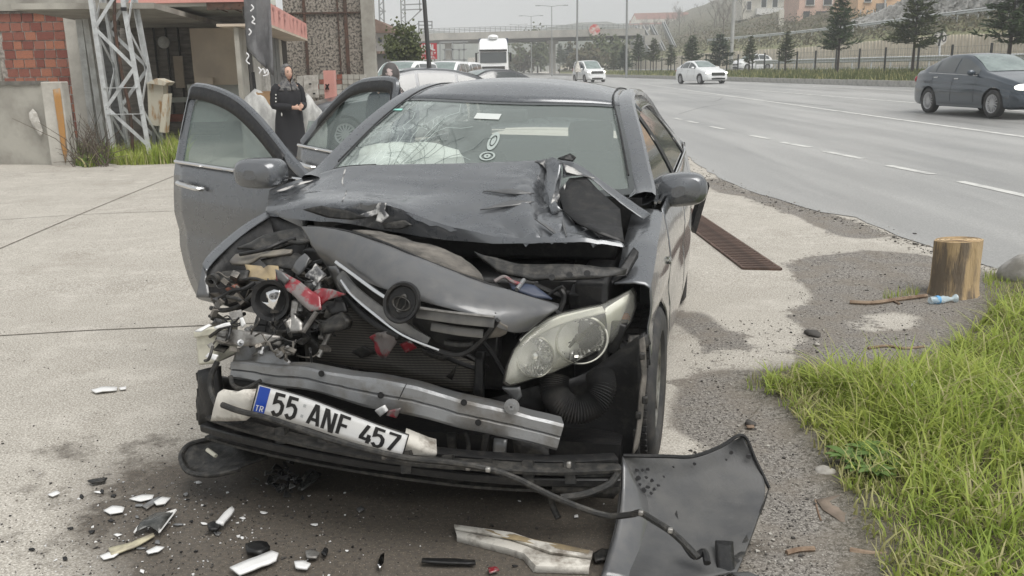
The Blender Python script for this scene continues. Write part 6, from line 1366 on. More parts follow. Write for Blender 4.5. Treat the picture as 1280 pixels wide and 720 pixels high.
q = U(884, 105.5); gen_car('passing_car', 'white saloon coming along the far lane with headlights on', 'car', Vector((q.x, q.y + 2.0, G(q.x, q.y + 2) + .006)), -.30, dict(SEDAN, grille=(.62, .95, .20)), M_WPAINT, None, True)
q = U(739, 103.5); gen_car('passing_van', 'small white van coming along the road farther off', 'van', Vector((q.x, q.y + 2.0, G(q.x, q.y + 2) + .006)), -.24, dict(VAN, grille=(.84, 1.1, .2)), M_WPAINT, None, True)
def park(nm, label, cat, px, D, yaw, S, paint, **k):
    q = W(px, 95, D); gen_car(nm, label, cat, Vector((q.x, D, G(q.x, D))), R(yaw), S, paint, **k)
park('parked_car', 'silver grey car parked just behind the woman in the flowered headscarf', 'car', 497, 19, 70, HATCH, M_SPAINT)
park('parked_car', 'white saloon parked between the silver car and the white van', 'car', 530, 25, 62, SEDAN, M_WPAINT)
park('parked_car', 'dark grey saloon parked nearest the white lorry', 'car', 598, 31, 60, SEDAN, M_DPAINT)
park('parked_van', 'white high roofed van parked in front of the round tree', 'van', 503, 36, 16, dict(VAN, L=4.4), M_WPAINT)
park('parked_van', 'white minibus parked below the red billboard', 'van', 556, 42, 10, dict(VAN, L=4.4), M_WPAINT)
park('parked_van', 'white pickup van parked left of the white lorry', 'van', 574, 50, 14, VAN, M_WPAINT)
q = V(939, 88.5, 10.5); gen_car('parked_car', 'white hatchback behind the wire fence on the service road', 'car', Vector((q.x, q.y, V(939, 88.6, 10.5).z)), R(62), HATCH, M_WPAINT)
# lorry
lq = W(617, 92, 76); lo = thing('lorry', 'white lorry cab with a dark blue trailer coming toward the camera', 'lorry', (lq.x, 76, G(lq.x, 76)))
cab = MB(); ring = []
for z, w_, y0, y1 in ((.45, 1.22, .0, 2.2), (1.2, 1.25, -.03, 2.2), (1.75, 1.25, -.02, 2.2), (2.75, 1.22, .16, 2.2), (3.0, 1.22, .25, 2.2), (3.45, 1.18, .5, 2.2), (3.75, 1.1, .9, 2.2), (3.85, 1.0, 1.3, 2.1)):
    ring.append([Vector((x * w_, y, z)) for x, y in ((-.9, y0), (.9, y0), (1, y0 + .14), (1, y1), (-1, y1), (-1, y0 + .14))])
cab.grid(ring, wrap=True); cab.add(ring[-1], [tuple(range(6))]); cab.build('cab', M_WPAINT, lo, ang=30)
MB().grid([[Vector((x * 1.12, y - .02 + .04 * abs(x), z)) for x in (-.98, -.5, 0, .5, .98)] for z, y in ((1.85, -.06), (2.3, .03), (2.70, .10))]).build('windscreen', M_CGL, lo)
MB().box((0, .12, 2.86), (2.3, .3, .14)).build('sun_visor', M_BLACK, lo, bevel=.03)
b = MB(); b.ball((0, .95, 3.95), .5, 14, 8, sc=(.9, .8, .42)); b.build('roof_unit', M_WPAINT, lo)
MB().box((0, -.05, 1.42), (1.9, .06, .30)).build('grille', M_BLACKD, lo); MB().box((0, -.06, .75), (2.4, .2, .5)).build('front_bumper', M_WPAINT, lo, bevel=.06)
for s in (1, -1):
    MB().box((s * .95, -.12, 1.0), (.4, .1, .22)).build('headlight', mat('orange indicator', (1.0, .45, .12), .3, emit=1.2) if s > 0 else M_HLOFF, lo, bevel=.03)
    MB().box((s * 1.42, .12, 2.3), (.16, .12, .75)).build('wing_mirror', M_BLACK, lo, bevel=.03); MB().bar((s * 1.2, .2, 2.7), (s * 1.42, .12, 2.6), .04).build('mirror_arm', M_BLACK, lo)
MB().box((0, 8.4, 2.35), (2.5, 12, 3.1)).build('trailer', mat('dark blue trailer', (.03, .045, .085), .5), lo)
tm = MB().lathe([(.25, -.14), (.5, -.15), (.52, 0), (.5, .15), (.25, .14)], 20, Matrix.Rotation(math.pi / 2, 4, 'Y')).mesh('wheel', M_RUB)
for y in (1.2, 5, 11.5, 12.8):
    for s in (1, -1): inst('wheel', tm, lo, (s * 1.05, y, .52))
# ------------------------------------------------------------------ people
M_SKIN = mat('skin', (.52, .33, .25), .55, spec=.4); M_COAT = mat('black coat', (.012, .012, .015), .85, bump=.2, bscale=30); M_NAVY = mat('navy jacket', (.016, .02, .04), .8, bump=.2, bscale=30)
M_SCARF = mat('grey patterned headscarf', (.15, .145, .14), .8, 0, (.06, .06, .065), 30, .45, .55); M_FLOR = mat('flowered headscarf', (.075, .07, .068), .8, 0, (.52, .42, .40), 9, .55, .60)
M_SHOE = mat('black shoe', (.015, .015, .015), .5)
def skinned(name, verts, edges, rad, m, parent, root=0):
    me = bpy.data.meshes.new(name); me.from_pydata(verts, edges, []); o = bpy.data.objects.new(name, me); _put(o, parent); me.materials.append(m)
    s = o.modifiers.new('skin', 'SKIN'); s.use_smooth_shade = True
    for i, r_ in enumerate(rad):
        me.skin_vertices[0].data[i].radius = (r_, r_) if not isinstance(r_, tuple) else r_
        me.skin_vertices[0].data[i].use_root = i == root
    u = o.modifiers.new('sub', 'SUBSURF'); u.levels = u.render_levels = 1; return o
def person(label, loc, rz, coat_m, scarf_m, hem, height=1.62, clasp=True, open_face=True):
    o = thing('person', label, 'person', loc, rz); k = height / 1.62    # faces local -Y
    V_ = [(0, 0, .92), (0, 0, 1.10), (0, -.005, 1.28), (0, 0, 1.38), (0, -.015, 1.44)]; E = [(0, 1), (1, 2), (2, 3), (3, 4)]; Rr = [.13, .115, .12, .055, .05]
    def ch(pts, rr, frm):
        p = frm
        for q, r_ in zip(pts, rr): V_.append(q); Rr.append(r_); E.append((p, len(V_) - 1)); p = len(V_) - 1
        return p
    for s in (1, -1):
        ch([(s * .09, 0, .86), (s * .095, -.01, .48), (s * .09, .02, .08), (s * .09, -.10, .04)], [.09, .06, .04, .035], 0)
        hx = s * .06 if clasp else s * .19; hy = -.30 if clasp else -.05; hz = 1.02 + (.02 if s > 0 else 0) if clasp else .80
        el = (s * .235, -.02, 1.05)
        w_ = ch([(s * .155, 0, 1.30), (s * .19, .0, 1.28), el, (lerp(el[0], hx, .55), lerp(el[1], hy, .55), lerp(el[2], hz, .5)), (hx, hy, hz), (hx - s * .025, hy - .035, hz + .005)], [.06, .052, .042, .036, .027, (.034, .018)], 2)
        for f in range(4):
            ax_ = hx - s * .04; ch([(ax_, hy - .05 - .006 * f, hz + .022 - f * .017), (ax_ - s * .022, hy - .062 + .004 * f, hz + .02 - f * .018), (ax_ - s * .04, hy - .055, hz + .016 - f * .018)], [.0095, .009, .008], w_)
        ch([(hx - s * .02, hy - .02, hz + .035), (hx - s * .035, hy - .035, hz + .05)], [.011, .009], w_)
    body = skinned('body', [tuple(Vector(q) * k) for q in V_], E, [tuple(x * k for x in r_) if isinstance(r_, tuple) else r_ * k for r_ in Rr], M_SKIN, o)
    # head on the neck
    hc = Vector((0, -.025, 1.525)) * k; b = MB(); P = []
    for i in range(15):
        t = math.pi * i / 14; row = []
        for j in range(20):
            a = 2 * math.pi * j / 20; x, y, z = math.sin(t) * math.cos(a), math.sin(t) * math.sin(a), math.cos(t)
            jaw = 1 - .28 * max(0, -z) ** 1.3; q = Vector((x * .075 * jaw, y * .095 * (1 - .10 * max(0, -z)), z * .115))
            if y < -.4: q.y += -.022 * math.exp(-((x / .22) ** 2 + ((z + .12) / .22) ** 2)) + .010 * math.exp(-(((abs(x) - .38) / .2) ** 2 + ((z - .12) / .12) ** 2)) - .006 * math.exp(-((x / .4) ** 2 + ((z + .5) / .1) ** 2))
            row.append(hc + q * k)
        P.append(row)
    b.grid(P, wrap=True).build('head', M_SKIN, o, ang=80)
    M_EYE = M_SHOE
    for s in (1, -1):
        MB().ball(hc + Vector((s * .030, -.083, .014)) * k, .009 * k, 8, 6, sc=(1.3, .6, .7)).build('eye', M_EYE, o); MB().bar(hc + Vector((s * .016, -.092, .032)) * k, hc + Vector((s * .046, -.084, .034)) * k, .004, .005).build('eyebrow', M_SHOE, o)
    MB().ball(hc + Vector((0, -.092, -.058)) * k, .02 * k, 10, 6, sc=(1.2, .35, .32)).build('mouth', mat('lips', (.32, .10, .09), .5), o)
    # headscarf: shell round the head, open at the face, falling on the shoulders
    P = []
    for i in range(17):
        t = i / 16; row = []
        for j in range(27):
            a = math.pi * (-.5) + (j / 26 * 2 - 1) * math.pi * (0 if t == 0 else (1.0 if t < .2 else lerp(.72, .985, sstep(.5, .72, t)))); a += math.pi
            if t < .6:
                th = math.pi * lerp(.0, .72, t / .6); rx, ry, rz_ = .090, .112, .130
                q = Vector((math.sin(th) * math.cos(a) * rx, .012 + math.sin(th) * math.sin(a) * ry, math.cos(th) * rz_ + .008)); q = hc / k + q
            else:
                u = (t - .6) / .4; rx = lerp(.07, .185, u ** .8); ry = lerp(.085, .13, u); z = lerp(1.43, 1.27, u); q = Vector((math.cos(a) * rx, .0 + math.sin(a) * ry - .01, z))
            q += Vector((0, 0, .006 * noise.noise(q * 18))); row.append(q * k)
        P.append(row)
    MB().grid(P).build('headscarf', scarf_m, o, solid=.008, ang=80)
    # coat
    P = []
    for z, rx, ry, oy in ((1.37, .07, .07, 0), (1.345, .15, .10, 0), (1.30, .195, .125, 0), (1.2, .205, .145, -.01), (1.08, .195, .145, -.01), (.98, .205, .15, 0), (.85, .225, .165, .0), (.65, .235, .18, .01), (.45, .25, .20, .01), (hem, .265, .215, .01)):
        P.append([Vector((math.cos(a) * rx * (1 + .03 * math.sin(a * 5 + z * 9)), math.sin(a) * ry + oy + .012 * math.sin(a * 7 + z * 5), z)) * k for a in [2 * math.pi * j / 28 for j in range(28)]])
    MB().grid(P, wrap=True).build('coat', coat_m, o, ang=80)
    for s in (1, -1):
        hx = s * .06 if clasp else s * .19; hy = -.30 if clasp else -.05; hz = 1.02 if clasp else .80; el = Vector((s * .24, -.02, 1.05))
        p = spline([Vector(q) * k for q in ((s * .15, 0, 1.32), (s * .205, 0, 1.27), (s * .232, -.005, 1.15), el, (lerp(el.x, hx, .45), lerp(el.y, hy, .45), lerp(el.z, hz, .4)), (lerp(el.x, hx, .88), lerp(el.y, hy, .88), lerp(el.z, hz, .88)))], 4)
        n_ = len(p); MB().tube(p, [lerp(.072, .046, i / n_) * k * (1 + .06 * math.sin(i * 2.3)) for i in range(n_)], 12).build('sleeve', coat_m, o, ang=80)
        for zz in (.07,): MB().ball(Vector((s * .09, -.06, .05)) * k, .06, 10, 6, sc=(.8, 1.9, .7)).build('shoe', M_SHOE, o)
    return o
M_BTN = mat('pale button', (.7, .7, .66), .4)
q = W(362, 150, 13.9); wo = person('woman in a long black coat and grey headscarf with hands clasped', (q.x, 13.9, G(q.x, 13.9)), R(42), M_COAT, M_SCARF, .28, 1.63)
for dx, dz in ((-.235, 1.22), (-.24, 1.17), (-.243, 1.12)): MB().ball((dx + .0, -.07, dz), .012, 8, 5).build('sleeve_button', M_BTN, wo)
MB().ball((-.19, -.12, .93), .02, 8, 6, sc=(.5, .5, 1.4)).build('zip_pull', M_BTN, wo)
q = W(494, 110, 10.0); person('woman seen from behind in a flowered headscarf and navy jacket', (q.x - .0, 9.7, G(q.x, 9.7)), R(200), M_NAVY, M_FLOR, .55, 1.60, False)
# ------------------------------------------------------------------ left side: wall, brick annexe, workshop, pylon
M_CONC = mat('weathered concrete', (.40, .385, .34), .9, 0, (.25, .235, .205), 1.1, .38, .62, bump=.3, bscale=14)
M_CONCL = mat('pale concrete', (.52, .50, .45), .9, 0, (.34, .32, .285), 1.6, .4, .65, bump=.3, bscale=14)
M_BRICK = [mat('red hollow brick', c, .9, 0, c2, 9, bump=.3, bscale=30) for c, c2 in (((.28, .10, .07), (.19, .075, .055)), ((.32, .125, .085), (.23, .095, .07)), ((.24, .075, .055), (.16, .06, .045)), ((.40, .16, .095), (.28, .115, .075)))]
M_MORT = mat('grey mortar', (.44, .40, .36), .95, 0, (.2, .18, .16), 12)
M_ORANGE = mat('orange rust stain', (.40, .21, .07), .9, 0, (.28, .24, .19), 4, .45, .7); M_GALV = mat('galvanised steel', (.56, .58, .58), .5, .3, (.42, .43, .43), 6)
M_RUSTY = mat('rusty steel', (.12, .065, .045), .8, .2, (.07, .05, .04), 6); M_WPAT = mat('white wall patch', (.60, .58, .54), .9, 0, (.4, .38, .34), 8)
M_PINK = mat('faded pink signboard', (.68, .33, .28), .7, 0, (.58, .29, .25), 2); M_PINKD = mat('darker pink lettering', (.42, .20, .18), .7)
M_BEIGEW = mat('beige board', (.55, .47, .37), .85, 0, (.47, .40, .32), 1.5); M_GREYD = mat('dim grey plank wall', (.27, .25, .22), .9, 0, (.19, .175, .16), 3, stretch=(1, 1, 6))
M_SHUT = mat('grey steel shutter', (.20, .205, .20), .6, .3, (.15, .15, .15), 3); M_WHITEM = mat('white painted steel', (.62, .63, .61), .6, 0, (.45, .45, .43), 5)
M_SOFF = mat('grey green soffit', (.55, .58, .53), .85, 0, (.45, .47, .43), 1.2)
def box_px(b, x0, y0, x1, y1, D, dep, mi=0):
    "box whose front face spans the photo rectangle at depth D"
    a, c = W(x0, y1, D), W(x1, y0, D); xl = (W(x0, y0, D).x + a.x) / 2; xr = (W(x1, y1, D).x + c.x) / 2; zb, zt = (W(x0, y1, D).z + W(x1, y1, D).z) / 2, (W(x0, y0, D).z + W(x1, y0, D).z) / 2
    b.box(((xl + xr) / 2, D + dep / 2, (zb + zt) / 2), (xr - xl, dep, zt - zb), None, mi); return b
def bpx(name, rect, D, dep, m, parent, **k): return box_px(MB(), *rect, D, dep).build(name, m, parent, smooth=False, **k)
def gz_(x, y): return G(x, y)
# low concrete wall
q0, q1 = W(-70, 205, 16.4), W(66, 206, 16.0)
cw = thing('concrete_wall', 'low weathered concrete yard wall with a rust stained end post', 'wall', (q1.x, q1.y, 0))
def lw(v): return Vector(v) - Vector((q1.x, q1.y, 0))
zt = W(30, 106, 16.1).z
b = MB(); b.bar(lw((q0.x, q0.y + .1, zt / 2)), lw((q1.x, q1.y + .1, zt / 2)), .2, zt, up=(0, 0, 1)); b.build('wall_body', M_CONC, cw, smooth=False)
b = MB(); b.bar(lw((q0.x, q0.y + .1, zt + .03)), lw((q1.x, q1.y + .1, zt + .03)), .26, .07, up=(0, 0, 1)); b.build('coping', mat('dark coping', (.10, .095, .085), .95, 0, (.18, .17, .15), 6), cw, smooth=False)
b = MB(); pb, pt_ = W(77, 208, 15.85), W(70, 102, 15.85); b.bar(lw((pb.x, pb.y + .14, pb.z - .1)), lw((pb.x, pb.y + .14, pt_.z)), .36, .28, up=(0, 1, 0)); b.build('end_post', M_CONCL, cw, smooth=False, bevel=.02)
sheet('rust_stain', None, M_ORANGE, .004, .004, 6, parent=cw, P3=[lw(W(x, y, 15.83)) for x, y in ((66, 112), (75, 110), (80, 150), (84, 190), (82, 205), (76, 180), (70, 140))])
sheet('paint_patch', None, M_WPAT, .003, .002, 6, parent=cw, P3=[lw(W(x, y, 15.96)) for x, y in ((36, 141), (41, 136), (46, 141), (50, 152), (54, 165), (51, 171), (46, 165), (41, 157), (37, 149))])
# brick annexe
D = 20.; ba = thing('brick_building', 'brick annexe with concrete frame behind the low yard wall', 'building', (0, D, 0))
def lb(v): return Vector(v) - Vector((0, D, 0))
def part(name, rect, D_, dep, m, parent, org=None, **k):
    o = bpx(name, rect, D_, dep, m, parent, **k)
    org = Vector(parent.location); o.data.transform(Matrix.Translation(-org)); return o
part('roof_beam', (-160, -60, 131, 14), D - .12, .5, M_CONC, ba)
part('concrete_post', (-160, 14, 4, 205), D - .06, .3, M_CONC, ba)
part('concrete_post', (90, 12, 128, 205), D - .10, .35, M_CONCL, ba)
wl = part('wall', (2, 14, 94, 205), D - .008, .12, M_MORT, ba)
bl, bw, bh = W(3, 15, D), .0, .0
X0, X1 = W(5, 60, D).x, W(94, 60, D).x; Z0, Z1 = W(50, 200, D).z, W(50, 16, D).z
bm0 = [MB().box((0, 0, 0), (1, .1, 1)).mesh('brick', m_, False) for m_ in M_BRICK]
rowh = .192; z = Z1; ri = 0
while z > Z0 + .4:
    x = X0 - (ri % 2) * .12 * rnd.random()
    while x < X1 - .03:
        w_ = rnd.choice([.19, .245, .245, .25, .39]) if ri not in (0,) else .245; w_ = min(w_, X1 - x)
        if w_ > .05 and x > X0 - .1:
            inst('brick', rnd.choice(bm0), ba, (x + w_ / 2, .02 + rnd.uniform(-.008, .008), z - rowh / 2), (0, rnd.uniform(-.01, .01), 0), (w_ - .026, 1, rowh - .026))
        x += w_
    z -= rowh; ri += 1
# workshop
wk = thing('workshop', 'open fronted workshop with a pink signboard over its entrance', 'building', (-6, 22, 0))
part('frame_post', (104, 12, 112, 190), 19.2, .12, M_WHITEM, wk)
b = MB(); pa, pb = W(106, 12, 19.1), W(131, 182, 19.1); b.bar(pa - wk.location, Vector((pb.x, pb.y, pb.z)) - wk.location, .12, .1, up=(0, 1, 0)); b.build('leaning_post', M_WHITEM, wk)
sh_ = part('shutter', (113, 12, 150, 182), 20.0, .05, M_SHUT, wk)
for k in range(26): part('shutter_slat', (114, 14 + k * 6.4, 149, 19 + k * 6.4), 19.97, .03, M_SHUT, wk)
part('back_wall', (124, 18, 345, 175), 23, .2, M_GREYD, wk)
for k in range(16):
    y0 = 28 + k * 8.4
    part('wall_plank', (178, y0, 242, y0 + 7.2), 22.93, .06, M_GREYD, wk)
for x in (196, 211, 226): part('wall_batten', (x, 26, x + 1.6, 150), 22.88, .05, M_BLACKD, wk)
part('board', (240, 35, 316, 106), 20.7, .08, M_BEIGEW, wk); part('lower_board', (236, 105, 318, 152), 20.9, .08, mat('grey white board', (.5, .52, .49), .85, 0, (.4, .42, .39), 2), wk)
part('ledge', (200, 122, 243, 128), 21.8, .25, M_SOFF, wk); part('upright_board', (218, 70, 229, 110), 22.4, .06, M_BEIGEW, wk); part('wall_box', (246, 97, 266, 105), 20.4, .15, M_BEIGEW, wk); part('step', (208, 143, 232, 152), 21.6, .2, M_BRICK[0], wk)
dq = W(205, 53, 22.8) - wk.location; MB().lathe([(.14, 0), (.15, .02), (.14, .05), (.001, .06)], 20, Matrix.Translation(dq) @ Matrix.Rotation(R(90), 4, 'X')).build('round_lamp', M_WHITEM, wk)
# ceiling slab and front fascia
sl = MB(); A = [W(150, 6, 19), W(345, 8, 19), W(345, 22, 22.3), W(150, 24, 22.3)]; A = [Vector((q.x, q.y, W(240, 8, 19).z)) - wk.location for q in A]; sl.prism(A, (0, 0, .16)); sl.build('ceiling', M_SOFF, wk, smooth=False)
part('front_signboard', (138, -26, 306, 3.5), 18.9, .12, M_PINK, wk); part('roof_slab', (120, -70, 330, -22), 18.9, 4, M_CONC, wk)
part('broken_edge', (258, 2, 306, 12), 18.92, .1, M_RUSTY, wk)
for k in range(5): b = MB(); a0 = W(262 + k * 9, 6 + k % 2 * 4, 18.9) - wk.location; b.bar(a0, a0 + Vector((.12, .3, -.06)), .02); b.build('rebar', M_RUSTY, wk)
part('side_pillar', (308, 8, 318, 130), 18.6, .15, M_BLACKD, wk)
# right wing running away from the camera with pink fascia
wg = thing('shop_wing', 'side wing of the workshop with a long pink sign fascia', 'building', (-5, 20, 0))
Na, Fa = 16.6, 24.0
zt0, zb0 = W(334, 1, Na).z, W(334, 29, Na).z
XA, XB = W(334, 20, Na).x, W(384, 45, Fa).x
def lg(v): return Vector(v) - wg.location
def slab(name, x0, x1, y0, y1, z0, z1, th, m):
    d = Vector((x1 - x0, y1 - y0, 0)).normalized(); n = Vector((-d.y, d.x, 0)) * th
    return MB().prism([lg((x0, y0, z0)), lg((x1, y1, z0)), lg((x1, y1, z1)), lg((x0, y0, z1))], n).build(name, m, wg, smooth=False)
slab('sign_fascia', XA, XB, Na, Fa, zb0, zt0, .10, M_PINK)
slab('fascia_edge', XA + .004, XB + .004, Na, Fa, zb0 - .05, zb0 - .004, .9, M_BEIGEW)
dv = Vector((XB - XA, Fa - Na, 0)); 
FG = {'E': [[(1, 1), (0, 1), (0, 0), (1, 0)], [(0, .5), (.8, .5)]], 'T': GL['T'], 'F': GL['F'], 'A': GL['A'], 'M': [[(0, 0), (0, 1), (.5, .4), (1, 1), (1, 0)]], 'I': [[(.5, 0), (.5, 1)]]}
for ch_, t in zip('TFFITTAM', (.10, .22, .34, .46, .56, .67, .79, .90)):
    base = Vector((XA, Na, 0)) + dv * t; d = dv.normalized(); b = MB(); n = Vector((d.y, -d.x, 0))
    for pl in FG[ch_]:
        L_, R_ = stroke([(x * .30, y * (zt0 - zb0) * .62) for x, y in pl], .05, .05); f = lambda q: lg(base + d * q.x + n * .012 + Vector((0, 0, zb0 + (zt0 - zb0) * .18 + q.y)))
        b.grid([[f(q) for q in L_], [f(q) for q in R_]])
    b.build('sign_letter', M_PINKD, wg, smooth=False)
# facade below: vertical panels
fx = lambda t: (XA - .55 + (XB - XA - .0) * t, Na + (Fa - Na) * t)
zg = .0
specs = [(.00, .12, M_CONC, 0, 9), (.12, .20, M_BLACKD, 0, 9), (.20, .34, M_CONCL, 0, 9), (.34, .40, M_PINK, 0, .75), (.40, .52, M_WPAT, 1.2, 9), (.40, .52, M_BLACKD, 0, 1.2), (.52, .60, M_SHUT, 0, 9), (.60, .68, M_SHUT, 0, 9), (.68, .78, M_SHUT, 0, 9), (.78, .86, M_CONCL, 0, 9), (.86, 1.0, M_BLACKD, 0, 9)]
for t0, t1, m_, z0, z1 in specs:
    (x0, y0), (x1, y1) = fx(t0 + .006), fx(t1 - .006); slab('facade_panel', x0, x1, y0, y1, z0, min(z1, zb0 - .06), .08, m_)
slab('wing_roof', XA - 2, XB - 2, Na, Fa, zt0 - .1, zt0 + .0, 2.4, M_CONC)
# sagging banner
M_BAN = mat('sagging grey banner', (.13, .13, .135), .6, 0, (.19, .19, .195), 3, alpha=.92); M_SCRIPT = mat('white banner script', (.72, .72, .72), .6)
bn = thing('banner', 'sagging dark grey feather banner with white script lettering', 'banner', W(318, 60, 15.2)); bl_ = lambda px, py, dy=0: W(px, py, 15.2 + dy) - bn.location
rowsb = [[(303 + 34 * u + (2 * math.sin(v * 3) if u < .5 else 0) + (5 * v if u > .5 else 2 * v * v * 3), -25 + v * (112 + 8 * u), .10 * math.sin(u * 7 + v * 4)) for u in lin(0, 1, 8)] for v in lin(0, 1, 12)]
rowsb = [[(q[0] + (1 - k / 8) * 14 * max(0, i / 12 - .72) ** 1.5 / .15, q[1] - (1 - k / 8) * 10 * max(0, i / 12 - .72) / .28, q[2]) for k, q in enumerate(row)] for i, row in enumerate(rowsb)]
MB().grid([[bl_(*q) for q in row] for row in rowsb]).build('banner_cloth', M_BAN, bn, solid=.004)
for pts in ([(323,84),(326,88),(324,92),(329,86),(331,92),(334,87),(335,93),(329,95)], [(314,6),(317,10),(313,14)], [(315,20),(318,24),(315,28),(319,30)], [(311,36),(314,40),(311,44)], [(308,66),(311,70),(308,76),(312,80)]):
    MB().tube(spline([bl_(x, y, -.13) for x, y in pts], 4), .012, 5).build('banner_script', M_SCRIPT, bn)
pole_b = MB(); a, c = W(316, 90, 15.3), W(322, 132, 15.3); pole_b.tube([a - bn.location, c - bn.location - Vector((0, 0, .6))], .03, 8); pole_b.build('banner_pole', M_BLACK, bn)
# lattice pylon
py_ = thing('lattice_pylon', 'galvanised lattice pylon standing in the grass by the brick annexe', 'pylon', U(166, 203)); PB = py_.location
bwd = .66; 
def leg(sx, sy, z): k = 1 - z * .055; return Vector((sx * bwd / 2 * k - z * .045 + .0, (sy + 1) * bwd * .5 * k, z))
for sx in (-1, 1):
    for sy in (-1, 1):
        a, c = leg(sx, sy, -.1), leg(sx, sy, 4.2); b = MB(); b.bar(a, c, .085, .012, up=(0, 1, 0)); b.bar(a + Vector((-sx * .036, .038 * (1 if sy < 0 else -1), 0)), c + Vector((-sx * .036, .038 * (1 if sy < 0 else -1), 0)), .012, .08, up=(0, 1, 0)); b.build('pylon_leg', M_GALV, py_, smooth=False)
zz = [.3, .98, 1.66, 2.34, 3.02, 3.7]
for i, (z0, z1) in enumerate(zip(zz, zz[1:])):
    for fa in ('f', 'b', 'l', 'r'):
        s = 1 if i % 2 else -1
        if fa in 'fb': sy = -1 if fa == 'f' else 1; a, c = leg(-s, sy, z0), leg(s, sy, z1)
        else: sx = -1 if fa == 'l' else 1; a, c = leg(sx, -s, z0), leg(sx, s, z1)
        MB().bar(a, c, .06, .01, up=(0, 1, 0) if fa in 'fb' else (1, 0, 0)).build('cross_brace', M_GALV, py_, smooth=False)
for z0 in (1.32, .86): MB().bar(leg(-1, -1, z0) + Vector((0, -.02, 0)), leg(1, -1, z0) + Vector((0, -.02, 0)), .03, .012).build('horizontal_bar', M_GALV, py_)
MB().box(leg(1, -1, 2.65) + Vector((0, -.03, 0)), (.1, .02, .06)).build('number_tag', M_BLACK, py_)
MB().tube(spline([PB * 0 + Vector((-.12, .3, z0)) + Vector((.05 * math.sin(z0 * 2.2), 0, 0)) for z0 in (-.05, .8, 1.6, 2.4, 3.2, 4.2)], 5), .03, 8).build('old_trunk', M_RUSTY, py_)
# meter box on post
mb_ = thing('meter_box', 'rust stained cream meter box leaning open on a post', 'meter box', U(192, 198)); ml = lambda px, py, D_=16.6: W(px, py, D_) - mb_.location
M_METER = mat('rust streaked cream metal', (.46, .43, .35), .7, 0, (.30, .18, .08), 5, .52, .66, stretch=(2, 2, .6))
b = MB(); b.prism([ml(184, 104), ml(204, 106), ml(202, 158), ml(186, 156)], (0, .25, 0)); b.build('box_body', M_METER, mb_, smooth=False)
b = MB(); b.prism([ml(183, 104, 16.5), ml(195, 98, 16.5), ml(209, 103, 16.5), ml(205, 107, 16.5)], (0, .4, 0)); b.build('box_lid', M_METER, mb_, smooth=False)
b = MB(); b.prism([ml(204, 118, 16.4), ml(210, 117, 16.4), ml(206, 166, 16.4), ml(199, 165, 16.4)], (.03, .12, 0)); b.build('box_door', M_METER, mb_, smooth=False)
MB().bar(ml(194, 157, 16.75), ml(193, 200, 16.75), .08).build('box_post', M_SHUT, mb_)
# pebble dashed building behind
pd = thing('rendered_building', 'tall pebble dashed building with rusty downpipes behind the woman', 'building', (-5, 26, 0))
def pebmat():
    m = mat('pebble dash', (.34, .305, .26), .95, 0, (.08, .072, .064), 16, .46, .58, bump=.8, bscale=16, dist=.03); return m
M_PEB = pebmat()
part('wall', (355, -80, 466, 135), 26, .5, M_PEB, pd); part('corner_column', (451, -80, 466, 112), 25.85, .3, M_CONC, pd)
part('string_course', (360, 15, 452, 17), 25.92, .1, M_RUSTY, pd)
for x, w_ in ((380, 3), (422, 2), (430, 5)): part('rust_streak', (x - 2 + (x - 380) * .02, -80, x + w_ - 2, 94), 25.93, .08, M_RUSTY, pd)
for k in range(9):
    for j in range(4):
        x0 = 392 + k * 7.2; y0 = 93 + j * 6.4 ; part('block', (x0, y0, x0 + 6.6, y0 + 5.8), 25.2 + rnd.uniform(0, .04), .3, rnd.choice([M_CONC, M_CONCL, M_BRICK[0] if k < 5 else M_CONC]), pd)
part('low_wall', (340, 94, 394, 135), 25.4, .3, M_PEB, pd)
# things standing about
def loose(name, label, cat, rect, D_, dep, m, sub=None):
    q = W((rect[0] + rect[2]) / 2, rect[3], D_); o = thing(name, label, cat, (q.x, D_, q.z)); part('panel', rect, D_, dep, m, o); return o
loose('white_panel', 'white board leaning on the wall right of the woman', 'board', (372, 95, 379, 122), 21, .06, M_WPAT); wp2 = loose('white_panel', 'larger white board with dark holes beside the pink post', 'board', (380, 94, 397, 122), 21, .06, M_WPAT)
for x, y in ((391, 116), (386, 104)): part('hole', (x, y, x + 3, y + 2), 20.95, .02, M_BLACK, wp2)
pp = loose('pink_post', 'pink painted post marked with a black X', 'post', (405, 88, 418, 125), 20, .25, M_PINK)
for a, c in (((407, 105), (411, 112)), ((411, 105), (407, 112))): MB().bar(W(*a, 19.97) - pp.location, W(*c, 19.97) - pp.location, .03, .015, up=(0, 1, 0)).build('x_mark', M_BLACK, pp)
M_CARD = mat('cardboard', (.36, .23, .12), .9, 0, (.28, .18, .1), 5)
cb = thing('cardboard_box', 'open brown cardboard box on the rubbish bags left of the woman', 'box', W(331, 124, 14.8)); 
for nm, rect, D_, dep in (('box_side', (321, 116, 343, 131), 14.6, .02), ('box_back', (322, 114, 342, 129), 15.0, .02), ('box_end', (321, 115, 322, 130), 14.62, .38), ('box_end', (342, 115, 343, 130), 14.62, .38), ('box_base', (321, 129, 343, 131), 14.62, .38)): part(nm, rect, D_, dep, M_CARD, cb)
M_BAG = mat('white rubbish bag', (.48, .48, .46), .6, 0, (.28, .28, .27), 8, bump=.6, bscale=9)
